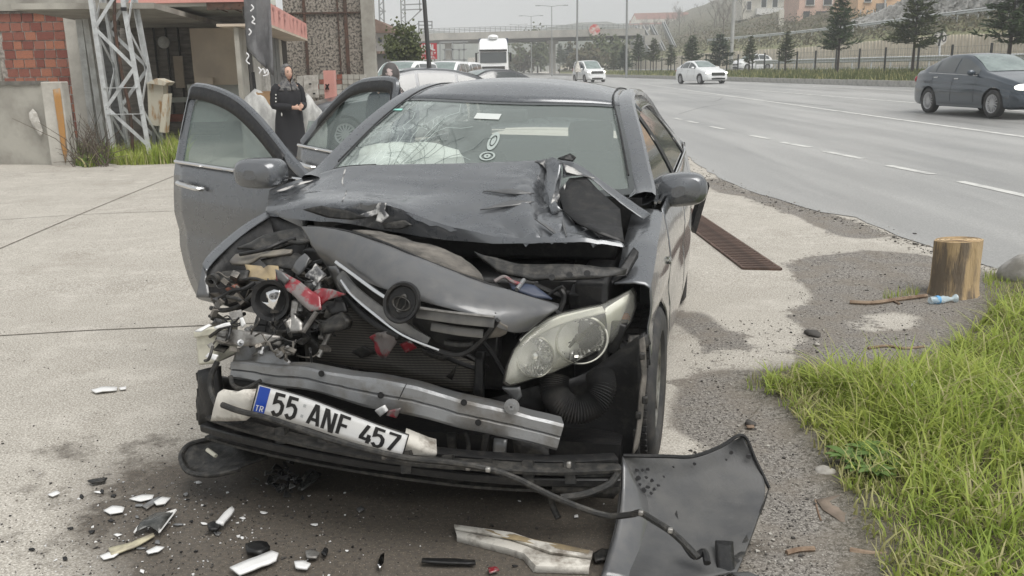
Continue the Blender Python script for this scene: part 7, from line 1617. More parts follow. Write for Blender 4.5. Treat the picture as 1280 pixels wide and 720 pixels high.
for i, (px, py, r_, lab) in enumerate(((328, 138, .26, 'white rubbish bag below the cardboard box'), (336, 154, .24, 'crumpled white rubbish bag low behind the car door'), (342, 142, .2, 'white rubbish bag touching the black coat'), (391, 139, .2, 'grey white sack lying right of the woman'), (378, 142, .2, 'small white sack at the foot of the white boards'))):
    b = MB(); b.ball((0, 0, 0), r_, 18, 12, sc=(1.1, .9, .9)); b.v = [tuple(Vector(q) * (1 + .35 * noise.noise(Vector(q) * 5 + Vector((i * 7, 0, 0))) + .12 * noise.noise(Vector(q) * 14))) for q in b.v]
    o = b.build('rubbish_bag', M_BAG, ang=60); o.location = W(px, py, 14.7 + (i % 2) * .2 if px < 350 else 16.5); g0 = G(o.location.x, o.location.y); tp = o.location.z + r_ * .9; o.location.z = (tp + g0) / 2; o.scale = (1.15, 1.15, (tp - g0) / 2 / (r_ * .82)); tag(o, lab, 'bag')
# grass and scrub at the foot of the pylon
grass('grass', [[(134,204),(150,197),(190,196),(232,196),(236,204),(190,206),(150,207)]], 2600, .18, .5, .011, [M_G1, M_G2, M_G3], 'tall green grass round the foot of the lattice pylon', 5, .6, .4)
M_TWIG = mat('bare twig', (.10, .08, .06), .9)
b = MB()
for k in range(170):
    q = U(rnd.uniform(92, 136), rnd.uniform(200, 209)); d = Vector((rnd.gauss(0, .25), rnd.gauss(0, .2), rnd.uniform(.2, 1.0) * (1 if rnd.random() < .6 else .4))); b.tube([q, q + d * .5 + Vector((rnd.gauss(0, .05), 0, .05)), q + d + Vector((rnd.gauss(0, .1), 0, -.03))], [.008, .006, .003], 4, caps=False)
sc_ = b.build('scrub', M_TWIG); tag(sc_, 'dry twiggy scrub heap beside the rust stained wall post', 'scrub'); 
grass('grass', [[(88,206),(100,196),(132,196),(134,206),(110,210)]], 900, .12, .38, .014, [M_G2, M_WEED, M_G3], 'green weeds growing through the dry scrub heap', 6, .9, .3)
stone('grey lump of rock between the wall post and the scrub', 97, 193, .16, M_STONE, (1.1, .8, .9), 'rock'); bpy.data.objects['rock'].location.z += .12
# ------------------------------------------------------------------ overpass, lamps, masts
M_BRIDGE = mat('pale overpass concrete', (.40, .385, .35), .85, 0, (.30, .29, .27), .4); M_BRD = mat('dark overpass soffit', (.13, .13, .13), .9)
M_POLE = mat('grey steel pole', (.30, .31, .31), .5, .4); M_DPOLE = mat('dark pole', (.05, .05, .05), .6); M_WOODP = mat('wooden pole', (.16, .13, .10), .9)
BD = 150
br = thing('overpass', 'pale concrete road overpass with railings crossing above the road', 'bridge', (0, BD, 0))
def P0(v, o): return Vector(v) - Vector(o.location)
def bridge_pt(px, py): return P0(W(px, py, BD), br)
b = MB(); pl = [(470, 48.5, 57), (545, 41.5, 50), (640, 38.8, 48.2), (720, 37, 46), (800, 35.2, 44)]
b.prism([bridge_pt(x, y) for x, y, _ in pl] + [bridge_pt(x, y) for x, _, y in reversed(pl)], (0, 1.0, 0)); b.build('deck_fascia', M_BRIDGE, br, smooth=False)
b = MB(); b.prism([bridge_pt(x, y - .5) + Vector((0, 1, 0)) for x, _, y in pl] + [bridge_pt(x, y + 3.0) + Vector((0, 1.2, 0)) for x, _, y in reversed(pl)], (0, 8, 0)); b.build('deck_beam', M_BRD, br, smooth=False)
for k in range(52):
    x = 472 + k * 6.4; y = interp(x, [(a, c) for a, c, _ in pl]); MB().bar(bridge_pt(x, y), bridge_pt(x, y - 6), .09).build('railing_post', M_POLE, br)
for dy in (2, 4, 6): MB().tube([bridge_pt(x, y - dy) for x, y, _ in pl], .05, 4).build('railing_bar', M_POLE, br)
for px, w_ in ((691, 7), (560, 7)): part('pier', (px - w_ / 2, 44, px + w_ / 2, 92), BD + 3, 3, M_BRIDGE, br); part('pier_cap', (px - w_, 49, px + w_, 54), BD + 2.6, 4, M_BRIDGE, br)
MB().lathe([(.9, 0), (.9, .1), (.001, .1)], 20, Matrix.Translation(bridge_pt(743, 37.5) + Vector((0, -.2, 0))) @ Matrix.Rotation(R(90), 4, 'X')).build('round_sign', mat('red flower sign', (.55, .06, .05), .6, 0, (.6, .55, .5), 1.5), br)
# street lamps
def lamp(px, ytop, ybase, D, arm, label, double=True, r=.09, group=None, m=M_POLE):
    a = W(px, ybase, D); o = thing('street_lamp', label, 'street lamp', a, group=group); h = W(px, ytop, D).z - a.z
    MB().tube([(0, 0, -1), (0, 0, h)], [r, r * .6], 8).build('pole', m, o)
    if arm:
        for s in ((1, -1) if double else (1,)):
            MB().tube([(0, 0, h), (s * arm * .5, 0, h + .10), (s * arm, 0, h + .16)], .04, 5).build('arm', m, o); MB().box((s * arm, 0, h + .12), (.7, .25, .1)).build('lamp_head', m, o)
    return o
lamp(690, 8, 90, 128, 1.9, 'tallest double armed street lamp beside the overpass pier'); lamp(664.5, 20.5, 90, 170, 1.9, 'middle double armed street lamp beyond the overpass'); lamp(649, 31, 90, 225, 1.9, 'farthest double armed street lamp beyond the overpass')
def pole(px, y0, y1, D, r, label, m=M_POLE, px2=None, cat='pole', nm='pole'):
    a, c = W(px, y1, D), W(px2 or px, y0, D); o = MB().tube([Vector((0, 0, -.6)), c - a], [r, r * .8], 10).build(nm, m); o.location = a; return tag(o, label, cat)
pole(721, -40, 88, 66, .075, 'thin grey pole rising in front of the overpass railings', px2=722); pole(783, -40, 88, 72, .09, 'slim grey pole by the overpass stairs', px2=784)
q = V(913, 88, 6.2); o = MB().tube([(0, 0, -.5), (.12, 0, 9)], [.17, .15], 12).build('pole', mat('pale concrete pole', (.42, .42, .40), .8, 0, (.34, .34, .33), 2)); o.location = q; tag(o, 'thick pale concrete pole behind the verge fence', 'pole')
pole(540, -30, 112, 20, .055, 'dark leaning pole among the parked cars', M_DPOLE, 528)
MB()
tb = thing('white_cone', 'small white cone at the foot of the thin grey pole', 'marker', W(722, 90, 66)); MB().lathe([(.26, 0), (.24, .1), (.06, .75), (.001, .8)], 14).build('cone', M_WPAT, tb)  # plain white cone shape at the pole foot
def mast(px, px2, ytop, ybase, D, w_, label, arms):
    a = W(px, ybase, D); c = W(px2, ytop, D) - a; o = thing('lattice_mast', label, 'mast', a); n = 14
    for s in (-1, 1): MB().bar(Vector((s * w_ / 2, 0, -1)), c + Vector((s * w_ / 2 * .9, 0, 0)), .09).build('mast_leg', M_POLE, o)
    for k in range(n):
        s = 1 if k % 2 else -1; MB().bar(c * (k / n) + Vector((-s * w_ / 2, 0, 0)), c * ((k + 1) / n) + Vector((s * w_ / 2, 0, 0)), .05).build('lattice_brace', M_POLE, o)
    for x0, y0, x1, y1 in arms: MB().bar(W(x0, y0, D) - a, W(x1, y1, D) - a, .08).build('mast_arm', M_POLE, o)
    return o
mast(479, 476, -12, 78, 58, .30 * 1.0, 'pale lattice mast rising beside the tiled house', [(474, 14, 482, 14)]); mast(505, 503, -12, 60, 70, .32, 'railway lattice mast with side arms above the round tree', [(503, 6, 527, 5), (503, 12.5, 528, 11.5), (507, 31, 527, 12), (524, -8, 525, 14)])
rb = thing('sign_gantry', 'thin steel frame mast standing above the red billboard', 'frame', W(533, 56, 62)); 
for a, c in (((523.5, 26, ), (523.5, 56)), ((540, 26), (540, 36)), ((523, 27), (540, 27)), ((523, 31.5), (540, 31.5)), ((523, 36), (540, 36))): MB().bar(W(*a, 62) - rb.location, W(*c, 62) - rb.location, .07).build('frame_bar', M_POLE, rb)
# red billboard
bbx = thing('billboard', 'red billboard with white lettering standing behind the parked cars', 'billboard', W(534, 78, 52)); part('panel', (524, 54, 546, 74), 52, .15, mat('red billboard face', (.45, .03, .04), .5, 0, (.38, .04, .05), 1), bbx)
for x in (528, 543): part('post', (x, 74, x + 1, 95), 52.1, .1, M_POLE, bbx)
BF = dict(GL, **FG); BF.update({'S': [[(1, .85), (.7, 1), (.3, 1), (0, .8), (.1, .58), (.9, .42), (1, .2), (.7, 0), (.3, 0), (0, .15)]], 'L': [[(0, 1), (0, 0), (1, 0)]], 'H': [[(0, 0), (0, 1)], [(1, 0), (1, 1)], [(0, .5), (1, .5)]], 'U': [[(0, 1), (0, .2), (.3, 0), (.7, 0), (1, .2), (1, 1)]], 'Y': [[(0, 1), (.5, .5), (1, 1)], [(.5, .5), (.5, 0)]]})
def words(txt, x0, x1, y0, y1, D_, m, parent, wd):
    n = len(txt); cw = (x1 - x0) / n
    for i, c_ in enumerate(txt):
        if c_ not in BF: continue
        b = MB()
        for pl_ in BF[c_]:
            L_, R_ = stroke([(x0 + cw * (i + .1 + .68 * x), y1 + (y0 - y1) * y) for x, y in pl_], wd, wd); b.grid([[W(q.x, q.y, D_) - parent.location for q in L_], [W(q.x, q.y, D_) - parent.location for q in R_]])
        b.build('letter', m, parent, smooth=False)
words('USAL', 527, 545, 55.5, 62.5, 51.9, M_STICK, bbx, 1.5); words('HANLEY', 526, 545.5, 65, 68, 51.9, M_STICK, bbx, .8); words('IL TEL', 526, 545, 70, 72.5, 51.9, M_STICK, bbx, .7)
# billboard frame
bf = thing('steel_structure', 'open steel billboard frame under the overpass', 'frame', W(575, 86, 95))
for a, c in (((550, 53), (550, 80)), ((580, 52), (580, 86)), ((550, 53), (585, 52)), ((553, 62), (584, 62)), ((553, 75), (584, 75)), ((566, 53), (566, 75)), ((574, 62), (574, 75)), ((556, 62), (556, 75))): MB().bar(W(*a, 95) - bf.location, W(*c, 95) - bf.location, .14).build('frame_bar', M_POLE, bf)
part('white_panel', (585, 72, 597, 84), 95, .2, M_WPAT, bf)
# tiled house on the left
M_TILE = mat('weathered brown roof tiles', (.13, .085, .065), .9, 0, (.2, .14, .11), 1.5); M_WALLG = mat('grey house wall', (.38, .37, .35), .9, 0, (.3, .29, .28), .7); M_WIN = mat('dark window', (.04, .045, .05), .1)
hs_ = thing('tiled_house', 'grey house with a brown tiled roof beside the pebble dashed building', 'house', W(480, 90, 50))
part('wall', (455, 38, 492, 95), 50, 6, M_WALLG, hs_); b = MB(); b.prism([P0(W(450, 26, 49.6), hs_), P0(W(470, 24, 49.6), hs_), P0(W(496, 39, 49.6), hs_), P0(W(496, 41, 49.6), hs_), P0(W(450, 41, 49.6), hs_)], (0, 7, 0)); b.build('roof', M_TILE, hs_, smooth=False)
for r_ in ((473, 47, 477, 53), (484, 48, 489, 56)): part('window', r_, 49.95, .1, M_WIN if r_[0] < 480 else M_WPAT, hs_)
part('lean_to', (462, 66, 487, 95), 48, 2, mat('dark shed', (.10, .10, .095), .9), hs_); part('lean_to_roof', (461, 64, 488, 67), 47.8, 2.4, M_TILE, hs_)
# ------------------------------------------------------------------ trees
M_PIN = [leafmat('dark pine needles', (.042, .072, .03), (.07, .10, .04), .2), leafmat('pine needles', (.06, .085, .035), (.09, .10, .04), .15), leafmat('bluish pine needles', (.042, .07, .042), (.065, .09, .05), .2)]
M_TRK = mat('pine trunk', (.06, .048, .04), .95, bump=.4, bscale=12); M_BR = mat('bare branches', (.105, .088, .072), .95)
def pine_mesh(seed, h=5.0, wid=.30, dens=1.0, mi=0, gap=.16):
    r = random.Random(seed); V_ = []; F_ = []
    t = MB(); t.tube([(0, 0, -.1), (.02, 0, h * .5), (0, 0, h * .97)], [.10, .06, .012], 7)
    lev = int(17 * dens)
    for i in range(lev):
        f = i / lev; z = h * (gap + (1 - gap) * f); L_ = h * wid * (1 - f) ** .75 * r.uniform(.75, 1.2) + .12
        for j in range(r.randint(5, 8)):
            a = r.uniform(0, 6.283); Lj = L_ * r.uniform(.55, 1.1); d = Vector((math.cos(a), math.sin(a), 0)); zz = z + r.uniform(-.14, .14)
            t.tube([Vector((0, 0, zz)), d * Lj * .9 + Vector((0, 0, zz + Lj * .10))], [.018, .006], 3, caps=False)
            n = max(6, int(Lj * 22))
            for k in range(n):
                u = .2 + .8 * (k + r.random()) / n; q = d * Lj * u + Vector((0, 0, zz + Lj * u * (.05 + .12 * u))); sp = .26 * (1.15 - u * .6)
                q += Vector((r.uniform(-1, 1), r.uniform(-1, 1), r.uniform(-.5, .5))) * sp * .5
                e = (d + Vector((r.uniform(-1, 1), r.uniform(-1, 1), r.uniform(-.35, .75)))).normalized() * r.uniform(.16, .34); s = e.cross(Vector((r.uniform(-1, 1), r.uniform(-1, 1), 1))).normalized() * r.uniform(.035, .08)
                b0 = len(V_); V_.extend([tuple(q - s), tuple(q + s), tuple(q + e + s * .3), tuple(q + e - s * .3)]); F_.append((b0, b0 + 1, b0 + 2, b0 + 3))
    me = bpy.data.meshes.new('crown'); me.from_pydata(V_, [], F_); me.materials.append(M_PIN[mi]); return t.mesh('trunk', M_TRK), me
PM = [pine_mesh(1, 5, .30, 1.3, 0, .30), pine_mesh(2, 5, .33, 1.2, 1, .32), pine_mesh(3, 4.5, .27, 1.0, 1, .25), pine_mesh(4, 5, .34, 1.4, 2, .18)]
def pine(px, ybase, ytop, off, k, label, group='pines along the verge', wk_=1):
    a = V(px, ybase, off); h = V(px, ytop, off).z - a.z; o = thing('pine_tree', label, 'tree', a, rnd.uniform(0, 6), group); s = h / (4.5 if k == 2 else 5)
    for n_, m_ in zip(('trunk', 'crown'), PM[k]): inst(n_, m_, o, sc=(s * wk_, s * wk_, s))
pine(1140, 92, -16, 3.2, 1, 'bushy green pine just left of the passing blue grey car'); pine(1047, 90.5, -8, 3.2, 0, 'tall pine in front of the pink and white buildings', wk_=.9); pine(1258, 95, -46, 3.2, 0, 'dark pine rising behind the passing blue grey car', wk_=1.1)
pine(981, 90, 38, 3.2, 2, 'small yellowish pine left of the tall pine', wk_=1.0); pine(936, 90, 44, 3.2, 2, 'thin bare looking pine in front of the white hatchback', wk_=.9); pine(898.5, 89.8, 42, 3.2, 3, 'dense dark pine beside the thick concrete pole', wk_=1.3); pine(864.5, 89.5, 45, 3.2, 0, 'pine above the roof of the white saloon', wk_=1.15)
pine(838.5, 89.5, 55, 3.2, 2, 'low yellowish pine left of the white saloon'); pine(816.5, 89.5, 48, 3.2, 1, 'slender pine before the concrete stairs', wk_=.9); pine(798, 89.5, 43, 3.2, 0, 'dark pine at the foot of the stair ramp', wk_=.85); pine(781, 89.5, 57, 3.2, 3, 'short dark pine under the overpass end', wk_=1.1); pine(767, 89.5, 66, 3.2, 2, 'smallest pine between the van and the stairs')
pine(745, 89, 57, 8, 1, 'greenish pine behind the small white van', wk_=1.2); pine(712, 89, 53, 8, 3, 'dark pine right of the overpass pier', wk_=1.1); pine(700, 89, 55, 8, 0, 'slim dark pine touching the overpass pier', wk_=.9); pine(676, 89, 52, 8, 3, 'rounded hazy pine left of the overpass pier', wk_=1.5)
def leaf_tree(name, label, cat, base, h, rx, rz_, n, m, seed, ls=.22):
    r = random.Random(seed); o = thing(name, label, cat, base); MB().tube([(0, 0, -.2), (0, 0, h - rz_)], [.16, .09], 8).build('trunk', M_TRK, o); V_ = []; F_ = []
    cl = [Vector((r.gauss(0, .45) * rx, r.gauss(0, .45) * rx, h - rz_ + r.gauss(0, .48) * rz_)) for _ in range(26)]
    for k in range(n):
        c = r.choice(cl); q = c + Vector((r.gauss(0, .2) * rx, r.gauss(0, .2) * rx, r.gauss(0, .2) * rz_)); e = Vector((r.gauss(0, 1), r.gauss(0, 1), r.gauss(0, 1))).normalized(); s = e.orthogonal().normalized() * ls * .5; e = e * ls * r.uniform(.5, 1); b0 = len(V_)
        V_.extend([tuple(q), tuple(q + e * .5 + s), tuple(q + e), tuple(q + e * .5 - s)]); F_.append((b0, b0 + 1, b0 + 2, b0 + 3))
    me = bpy.data.meshes.new('crown'); me.from_pydata(V_, [], F_); me.materials.append(m); _put(bpy.data.objects.new('crown', me), o); return o
a = W(505, 86, 40); leaf_tree('round_tree', 'round dark green tree behind the white van', 'tree', (a.x, 40, G(a.x, 40)), W(505, 33, 40).z - G(a.x, 40), .85, 1.0, 2600, leafmat('orange tree leaf', (.045, .065, .02), (.085, .095, .025), .2), 4, .16)
# bare trees on the hillside
def bare_mesh(seed, h=7):
    r = random.Random(seed); t = MB(); tw = MB()
    def rec(p, d, L_, rad, dep):
        q = p + d * L_ * .5 + Vector((r.gauss(0, .05), r.gauss(0, .05), 0)) * L_; e = p + d * L_ + Vector((r.gauss(0, .08), r.gauss(0, .08), .04)) * L_
        (t if dep < 2 else tw).tube([p, q, e], [rad, rad * .8, rad * .55], 5 if dep < 2 else 3, caps=False)
        if dep >= 4: return
        for k in range(r.randint(3, 4) if dep < 3 else 3):
            dd = (d + Vector((r.gauss(0, .5), r.gauss(0, .5), r.uniform(.0, .5)))).normalized(); f = r.uniform(.45, 1); rec(p.lerp(e, f), dd, L_ * r.uniform(.5, .72), rad * .5, dep + 1)
    rec(Vector((0, 0, -.3)), Vector((0, 0, 1)), h * .45, .11, 0); return t.mesh('trunk', M_BR), tw.mesh('twigs', M_BR, False)
BM = [bare_mesh(k) for k in range(5)]
def hill_at(px, o):
    ks = sorted(rows); i = max(k for k in range(len(ks)) if ks[k] <= o); i = min(i, len(ks) - 2); t = (o - ks[i]) / (ks[i + 1] - ks[i]); return rowp(px, ks[i]).lerp(rowp(px, ks[i + 1]), t)
for k in range(120):
    px = rnd.uniform(786, 1010) if k < 100 else rnd.uniform(1000, 1300); o_ = rnd.uniform(30, 128) if px < 930 else rnd.uniform(60, 128)
    q = hill_at(px, o_); s = rnd.uniform(.55, 1.15); o = thing('bare_tree', 'leafless tree standing among others on the brushy hillside', 'tree', q - Vector((0, 0, .2)), rnd.uniform(0, 6), 'leafless trees on the hillside')
    for n_, m_ in zip(('trunk', 'twigs'), BM[k % 5]): inst(n_, m_, o, sc=(s, s, s * rnd.uniform(.9, 1.2)))
M_SHR = leafmat('hillside scrub leaf', (.05, .058, .024), (.10, .08, .042), .2)
V_ = []; F_ = []; r = random.Random(9)
for k in range(19000):
    px = r.uniform(775, 1290); o_ = r.choice([r.uniform(17, 30), r.uniform(28, 60), r.uniform(40, 128)]); 
    if px > 1080 and o_ > 30: continue
    q = hill_at(px, o_) + Vector((0, 0, r.random() ** 2 * (1.5 if o_ > 26 else .6))); e = Vector((r.gauss(0, 1), r.gauss(0, 1), r.gauss(.3, 1))).normalized() * r.uniform(.2, .6); s = e.orthogonal().normalized() * r.uniform(.06, .18); b0 = len(V_)
    V_.extend([tuple(q - s), tuple(q + s), tuple(q + e)]); F_.append((b0, b0 + 1, b0 + 2))
me = bpy.data.meshes.new('undergrowth'); me.from_pydata(V_, [], F_); me.materials.append(M_SHR); tag(_put(bpy.data.objects.new('undergrowth', me)), 'low brushy undergrowth covering the bank and hillside', kind='stuff')
# far misty trees under the overpass
FTL = ['tall misty tree just left of the overpass pier', 'low misty tree between the lorry and the overpass pier', 'misty bush right beside the white lorry', 'wide misty tree right of the thin grey pole', 'broad misty tree left of the slim pole by the stairs', 'low misty bush behind the small white van', 'misty tree touching the slim pole by the stairs']
for k, (px, h_, D_, rx) in enumerate(((672, 8, 175, 2.6), (655, 5, 180, 2), (640, 4.5, 190, 2.5), (728, 5, 165, 3), (752, 6, 150, 3), (735, 4, 140, 2.4), (765, 5.5, 150, 2.5))):
    a = W(px, 88, D_); leaf_tree('far_tree', FTL[k], 'tree', (a.x, D_, G(a.x, D_) - .1), h_, rx, h_ * .45, 700, M_SHR if k % 2 else M_PIN[1], 20 + k, .7)['group'] = 'misty trees under the overpass'
# verge grass (near enough to read as blades)
poly = np.array([tuple(KP(s, o)[:2]) for s, o in ((-22, .4), (70, .4), (70, 4.4), (-22, 4.4))])
V_ = []; F_ = []; Mi = []
for k in range(16000):
    px = r.uniform(745, 1300) if k % 3 else r.uniform(930, 1300); t = r.random(); q = k0(px).lerp(rowp(px, 4.5), t) if k % 6 else rowp(px, 4.5).lerp(rowp(px, 7.0), r.random() * .6); h = r.uniform(.12, .38); a = r.uniform(0, 6); w_ = .022 + .02 * r.random(); b0 = len(V_)
    V_.extend([(q.x - w_ * math.cos(a), q.y - w_ * math.sin(a), q.z - .02), (q.x + w_ * math.cos(a), q.y + w_ * math.sin(a), q.z - .02), (q.x + r.gauss(0, .08), q.y + r.gauss(0, .08), q.z + h)]); F_.append((b0, b0 + 1, b0 + 2)); Mi.append(r.choice([0, 0, 1, 1, 2]))
me = bpy.data.meshes.new('grass'); me.from_pydata(V_, [], F_); [me.materials.append(c) for c in (leafmat('verge grass', (.12, .155, .055), (.16, .18, .08)), leafmat('darker verge grass', (.11, .135, .05), (.16, .17, .07)), M_G3)]; me.polygons.foreach_set('material_index', Mi); tag(_put(bpy.data.objects.new('grass', me)), 'uneven green grass on the far verge', kind='stuff')  # two greens and a dry tone, picked at random per blade
# ------------------------------------------------------------------ verge fence, guard rails, sign
M_FPOST = mat('dark fence post', (.03, .032, .03), .6); M_WIRE = mat('thin grey fence wire', (.17, .18, .17), .6)
fn_ = thing('mesh_fence', 'wire mesh fence on dark posts along the far verge', 'fence', rowp(1105, 4.5)); fp = []
dist = 0; s0 = -24
fpx = [1400, 1330, 1280, 1236, 1187.5, 1146, 1105, 1072.8, 1044, 1018.3, 995.3, 973, 955, 940, 922, 908, 894, 882, 871, 861, 852, 843, 835, 827, 820, 813, 807, 801, 795, 790, 785, 780, 775]
prev = None
for px in fpx:
    a = rowp(px, 4.5) - fn_.location; h = 1.35 if px > 900 else 1.45; c = a + Vector((0, 0, h)); MB().bar(a - Vector((0, 0, .2)), c + Vector((0, 0, .08)), .09, .09).build('fence_post', M_FPOST, fn_)
    if prev is not None:
        b = MB(); n = max(4, int((a - prev[0]).length / .22)) if px > 900 else 3
        for k in range(5 if px > 900 else 2): f = .1 + .88 * k / (4 if px > 900 else 1); b.bar(prev[0] + Vector((0, 0, prev[1] * f)), a + Vector((0, 0, h * f)), .009)
        for k in range(1, n): q = prev[0].lerp(a, k / n); b.bar(q + Vector((0, 0, .08)), q + Vector((0, 0, h)), .007)
        o = b.build('mesh_panel', M_WIRE, fn_, smooth=False); tag(o, kind='stuff')
    prev = (a, h)
def rail_(name, label, fnp, pxs_, h, m, pstep=1):
    o = thing(name, label, 'guard rail', fnp(pxs_[0])); P = [fnp(x) - o.location for x in pxs_]; b = MB()
    b.grid([[q + KN * dx + Vector((0, 0, h + dz)) for q in P] for dx, dz in ((0, -.16), (-.04, -.10), (0, -.02), (0, .02), (-.04, .10), (0, .16))]); b.build('rail_beam', m, o, solid=.01)
    for q in P[::pstep]: MB().bar(q, q + Vector((0, 0, h + .12)) + KN * .06, .08).build('rail_post', m, o)
rail_('guard_rail', 'grey guard rail along the service road behind the fence', lambda px: rowp(px, 7.0) , list(range(1400, 930, -24)), .62, M_GALV); rail_('guard_rail', 'grey guard rail at the top of the grassy bank', lambda px: rowp(px, 22), list(range(1300, 880, -13)), .7, M_GALV)
sg = thing('speed_sign', 'round white speed sign half hidden by a dark post', 'sign', V(1175, 84, 9)); a = V(1175, 48, 9) - sg.location
MB().lathe([(.42, 0), (.42, .02), (.001, .02)], 24, Matrix.Translation(a) @ Matrix.Rotation(R(90), 4, 'X')).build('sign_disc', M_WPAT, sg); MB().bar((0, .06, -.3), a + Vector((0, .08, .3)), .09).build('sign_post', M_GALV, sg)
MB().bar(a + Vector((-.06, -.05, -.45)), a + Vector((.08, -.05, .50)), .10, .03, up=(0, 1, 0)).build('dark_bar', M_FPOST, sg)
for ch_, x in (('5', -.36), ('O', .12)):
    b = MB(); pls = GL['5'] if ch_ == '5' else [[(.5 + .5 * math.cos(t), .5 + .5 * math.sin(t)) for t in [6.283 * k / 14 for k in range(15)]]]
    for pl_ in pls: L_, R_ = stroke([(x + .22 * u, -.17 + .34 * v) for u, v in pl_], .06, .06); b.grid([[a + Vector((q.x, -.03, q.y)) for q in L_], [a + Vector((q.x, -.03, q.y)) for q in R_]])
    b.build('digit', M_BLACK, sg, smooth=False)
# ------------------------------------------------------------------ stone wall and houses on the right
M_STW = mat('grey rubble stone', (.44, .43, .41), .95, 0, (.24, .235, .22), 2.2, .42, .6, bump=.9, bscale=3, dist=.15)
sw = thing('stone_wall', 'high grey rubble stone retaining wall above the bank', 'wall', V(1200, 20, 24)); lo_ = lambda px: interp(px, [(1060, 36), (1090, 33), (1140, 26), (1200, 20), (1280, 8), (1700, -40)]); hi_ = lambda px: interp(px, [(1060, 28), (1090, 18), (1130, 0), (1160, -25), (1280, -60), (1700, -160)])
P = []
for px in list(range(1060, 1300, 6)) + [1340, 1400, 1500, 1700]:
    a = V(px, lo_(px) + 3, 24); c = V(px, hi_(px), 26); P.append([a.lerp(c, k / 14) - sw.location + KN * .25 * noise.noise(Vector((px * .2, k * 1.1, 0))) for k in range(15)] + [c - sw.location + KN * 3])
MB().grid(P).build('wall_face', M_STW, sw)
V_ = MB(); r = random.Random(12)
for k in range(1500):
    px = r.uniform(1066, 1300); t = r.random(); q = V(px, lerp(lo_(px) + 2, hi_(px), t), lerp(24, 26, t)) - sw.location - KN * .06
    sz = r.uniform(.10, .26); V_.box(q, (sz * 1.5, sz, sz), Matrix.Rotation(r.uniform(-.6, .6), 3, 'Y') @ Matrix.Rotation(r.uniform(-.5, .5), 3, 'Z'))
o = V_.build('rubble_stone', mat('light rubble stone', (.52, .51, .49), .9, 0, (.33, .32, .30), .9, .42, .6), sw, smooth=False); tag(o, kind='stuff')
M_ORW = mat('orange house render', (.70, .47, .29), .9, 0, (.63, .42, .26), .5); M_PKW = mat('salmon house render', (.62, .43, .35), .9, 0, (.55, .38, .31), .5); M_CRW = mat('cream house render', (.62, .59, .52), .9, 0, (.54, .52, .46), .5); M_BAL = mat('balcony white', (.66, .66, .64), .7)
def house(label, px0, px1, ytop, ybase, off, m, wins, extra=()):
    c = V((px0 + px1) / 2, ybase, off); D_ = c.y; o = thing('house', label, 'house', (c.x, D_, c.z)); part('wall', (px0, ytop, px1, ybase), D_, 9, m, o)
    for (x0, y0, x1, y1) in wins:
        part('window_frame', (x0 - .7, y0 - .7, x1 + .7, y1 + .7), D_ - .06, .1, M_BAL, o); part('window', (x0, y0, x1, y1), D_ - .09, .1, M_WIN, o); part('window_sill', (x0 - 1, y1 + .7, x1 + 1, y1 + 1.4), D_ - .25, .3, M_CONC, o)
    for nm, r_, d_, dep, mm in extra: part(nm, r_, D_ + d_, dep, mm, o)
    return o
house('orange rendered house above the stone wall', 1074, 1136, -70, 34, 42, M_ORW, [(1081, -4, 1089, 2), (1110, -20, 1117, -4)], [('steel_door', (1095, 4, 1108, 22), -.1, .1, M_SHUT), ('pipe', (1106.5, -40, 1108.5, 30), -.3, .2, M_GALV), ('fence_bar', (1074, 18, 1100, 19), -2.5, .08, M_FPOST)] + [('fence_bar', (x, 12, x + 1, 32), -2.5, .08, M_GALV) for x in range(1075, 1130, 8)])
house('salmon rendered house behind a bare tree', 1000, 1070, -60, 34, 52, M_PKW, [(1008, -6, 1018, 6), (1030, -6, 1040, 6), (1050, -6, 1058, 8)], [('dark_opening', (1004, 14, 1012, 30), -.1, .1, M_WIN), ('dark_opening', (1020, 14, 1034, 28), -.1, .1, M_WIN), ('column', (974, 12, 980, 34), -2, .5, M_CRW), ('column', (996, 12, 1001, 34), -2, .5, M_PKW)])
house('cream apartment block with balconies high on the right slope', 929, 998, -70, 24, 62, M_CRW, [(934, 2, 939, 12), (952, -4, 958, 9), (966, -4, 972, 9), (981, -4, 988, 9)], [('balcony', (946, 10, 1000, 18), -1.6, 1.6, M_BAL), ('balcony', (946, -18, 1000, -10), -1.6, 1.6, M_BAL), ('column', (950, 18, 953, 36), -1.4, .5, M_CONC), ('column', (969, 18, 972, 36), -1.4, .5, M_CONC), ('dark_opening', (940, 24, 1000, 36), -.1, .3, M_WIN)])
rh = thing('red_roof_house', 'low house with a red tiled roof above the overpass stairs', 'house', V(830, 40, 95)); D_ = rh.location.y; M_RTILE = mat('faded red roof tiles', (.20, .075, .06), .9, 0, (.26, .12, .09), .8)
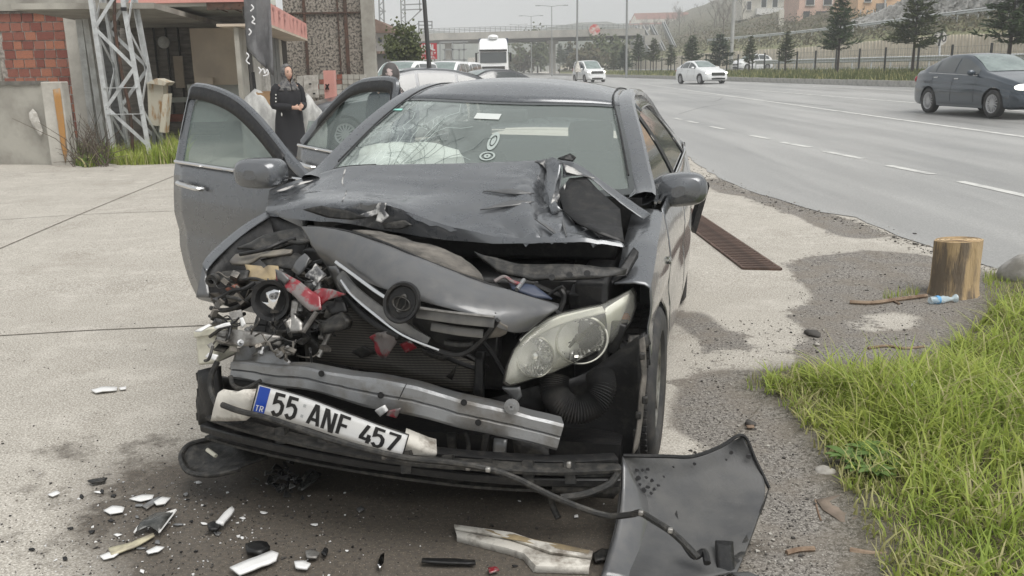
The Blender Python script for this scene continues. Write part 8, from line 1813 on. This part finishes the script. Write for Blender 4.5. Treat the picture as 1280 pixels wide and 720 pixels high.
part('wall', (789, 24, 862, 45), D_, 8, M_CRW, rh); b = MB(); b.prism([W(786, 31, D_ - .6) - rh.location, W(793, 17.5, D_ + 3.5) - rh.location, W(860, 16, D_ + 3.5) - rh.location, W(868, 29, D_ - .6) - rh.location], (0, .5, .35)); b.build('roof', M_RTILE, rh, smooth=False)
b = MB(); b.prism([W(787, 31, D_ - .3) - rh.location, W(793, 19, D_ - .3) - rh.location, W(799, 31, D_ - .3) - rh.location], (0, .3, 0)); b.build('gable', M_CRW, rh, smooth=False)
for x in (806, 822, 846): part('window', (x, 33, x + 5, 37), D_ - .05, .1, M_WIN, rh)
# overpass stairs
stp = thing('concrete_stairs', 'grey concrete stair ramps climbing to the overpass', 'stairs', V(820, 86, 20)); DS = stp.location.y
for x0, y0, x1, y1, w_ in ((799, 38, 826, 88, 9), (814, 37, 838, 84, 3), (829, 33, 846, 70, 2.5)):
    a, c = W(x0, y0, DS + 8), W(x1, y1, DS); a, c = a - stp.location, c - stp.location; b = MB(); b.bar(a, c, w_ / 1110 * DS, .5, up=(0, 0, 1)); b.build('stair_flight', M_BRIDGE, stp, smooth=False); 
    for s in (-.5, .5): MB().bar(a + Vector((s * w_ / 1110 * DS, 0, .7)), c + Vector((s * w_ / 1110 * DS, 0, .7)), .16, .5, up=(0, 0, 1)).build('stair_parapet', M_POLE, stp)
    for k in range(14): q = a.lerp(c, (k + .5) / 14); MB().box(q + Vector((0, 0, .28)), (w_ / 1110 * DS * .9, .35, .12)).build('step', M_CONC, stp)
part('abutment', (792, 36, 806, 60), DS + 6, 4, M_BRIDGE, stp)
part('side_wall', (806, 44, 826, 70), DS + 4, 3, M_BRIDGE, stp)
# ------------------------------------------------------------------ haze
def haze(density):
    m = bpy.data.materials.new('thin mist'); m.use_nodes = True; t = m.node_tree; t.nodes.remove(t.nodes['Principled BSDF'])
    v = t.nodes.new('ShaderNodeVolumePrincipled'); v.inputs['Color'].default_value = (.93, .95, .97, 1); v.inputs['Density'].default_value = density; v.inputs['Anisotropy'].default_value = .2
    t.links.new(v.outputs[0], t.nodes['Material Output'].inputs['Volume']); m.cycles.homogeneous_volume = True
    o = MB().box((0, 500, 60), (2600, 1800, 123)).build('haze', m, smooth=False); tag(o, 'thin grey mist hanging over the road', kind='stuff')
haze(.0015)
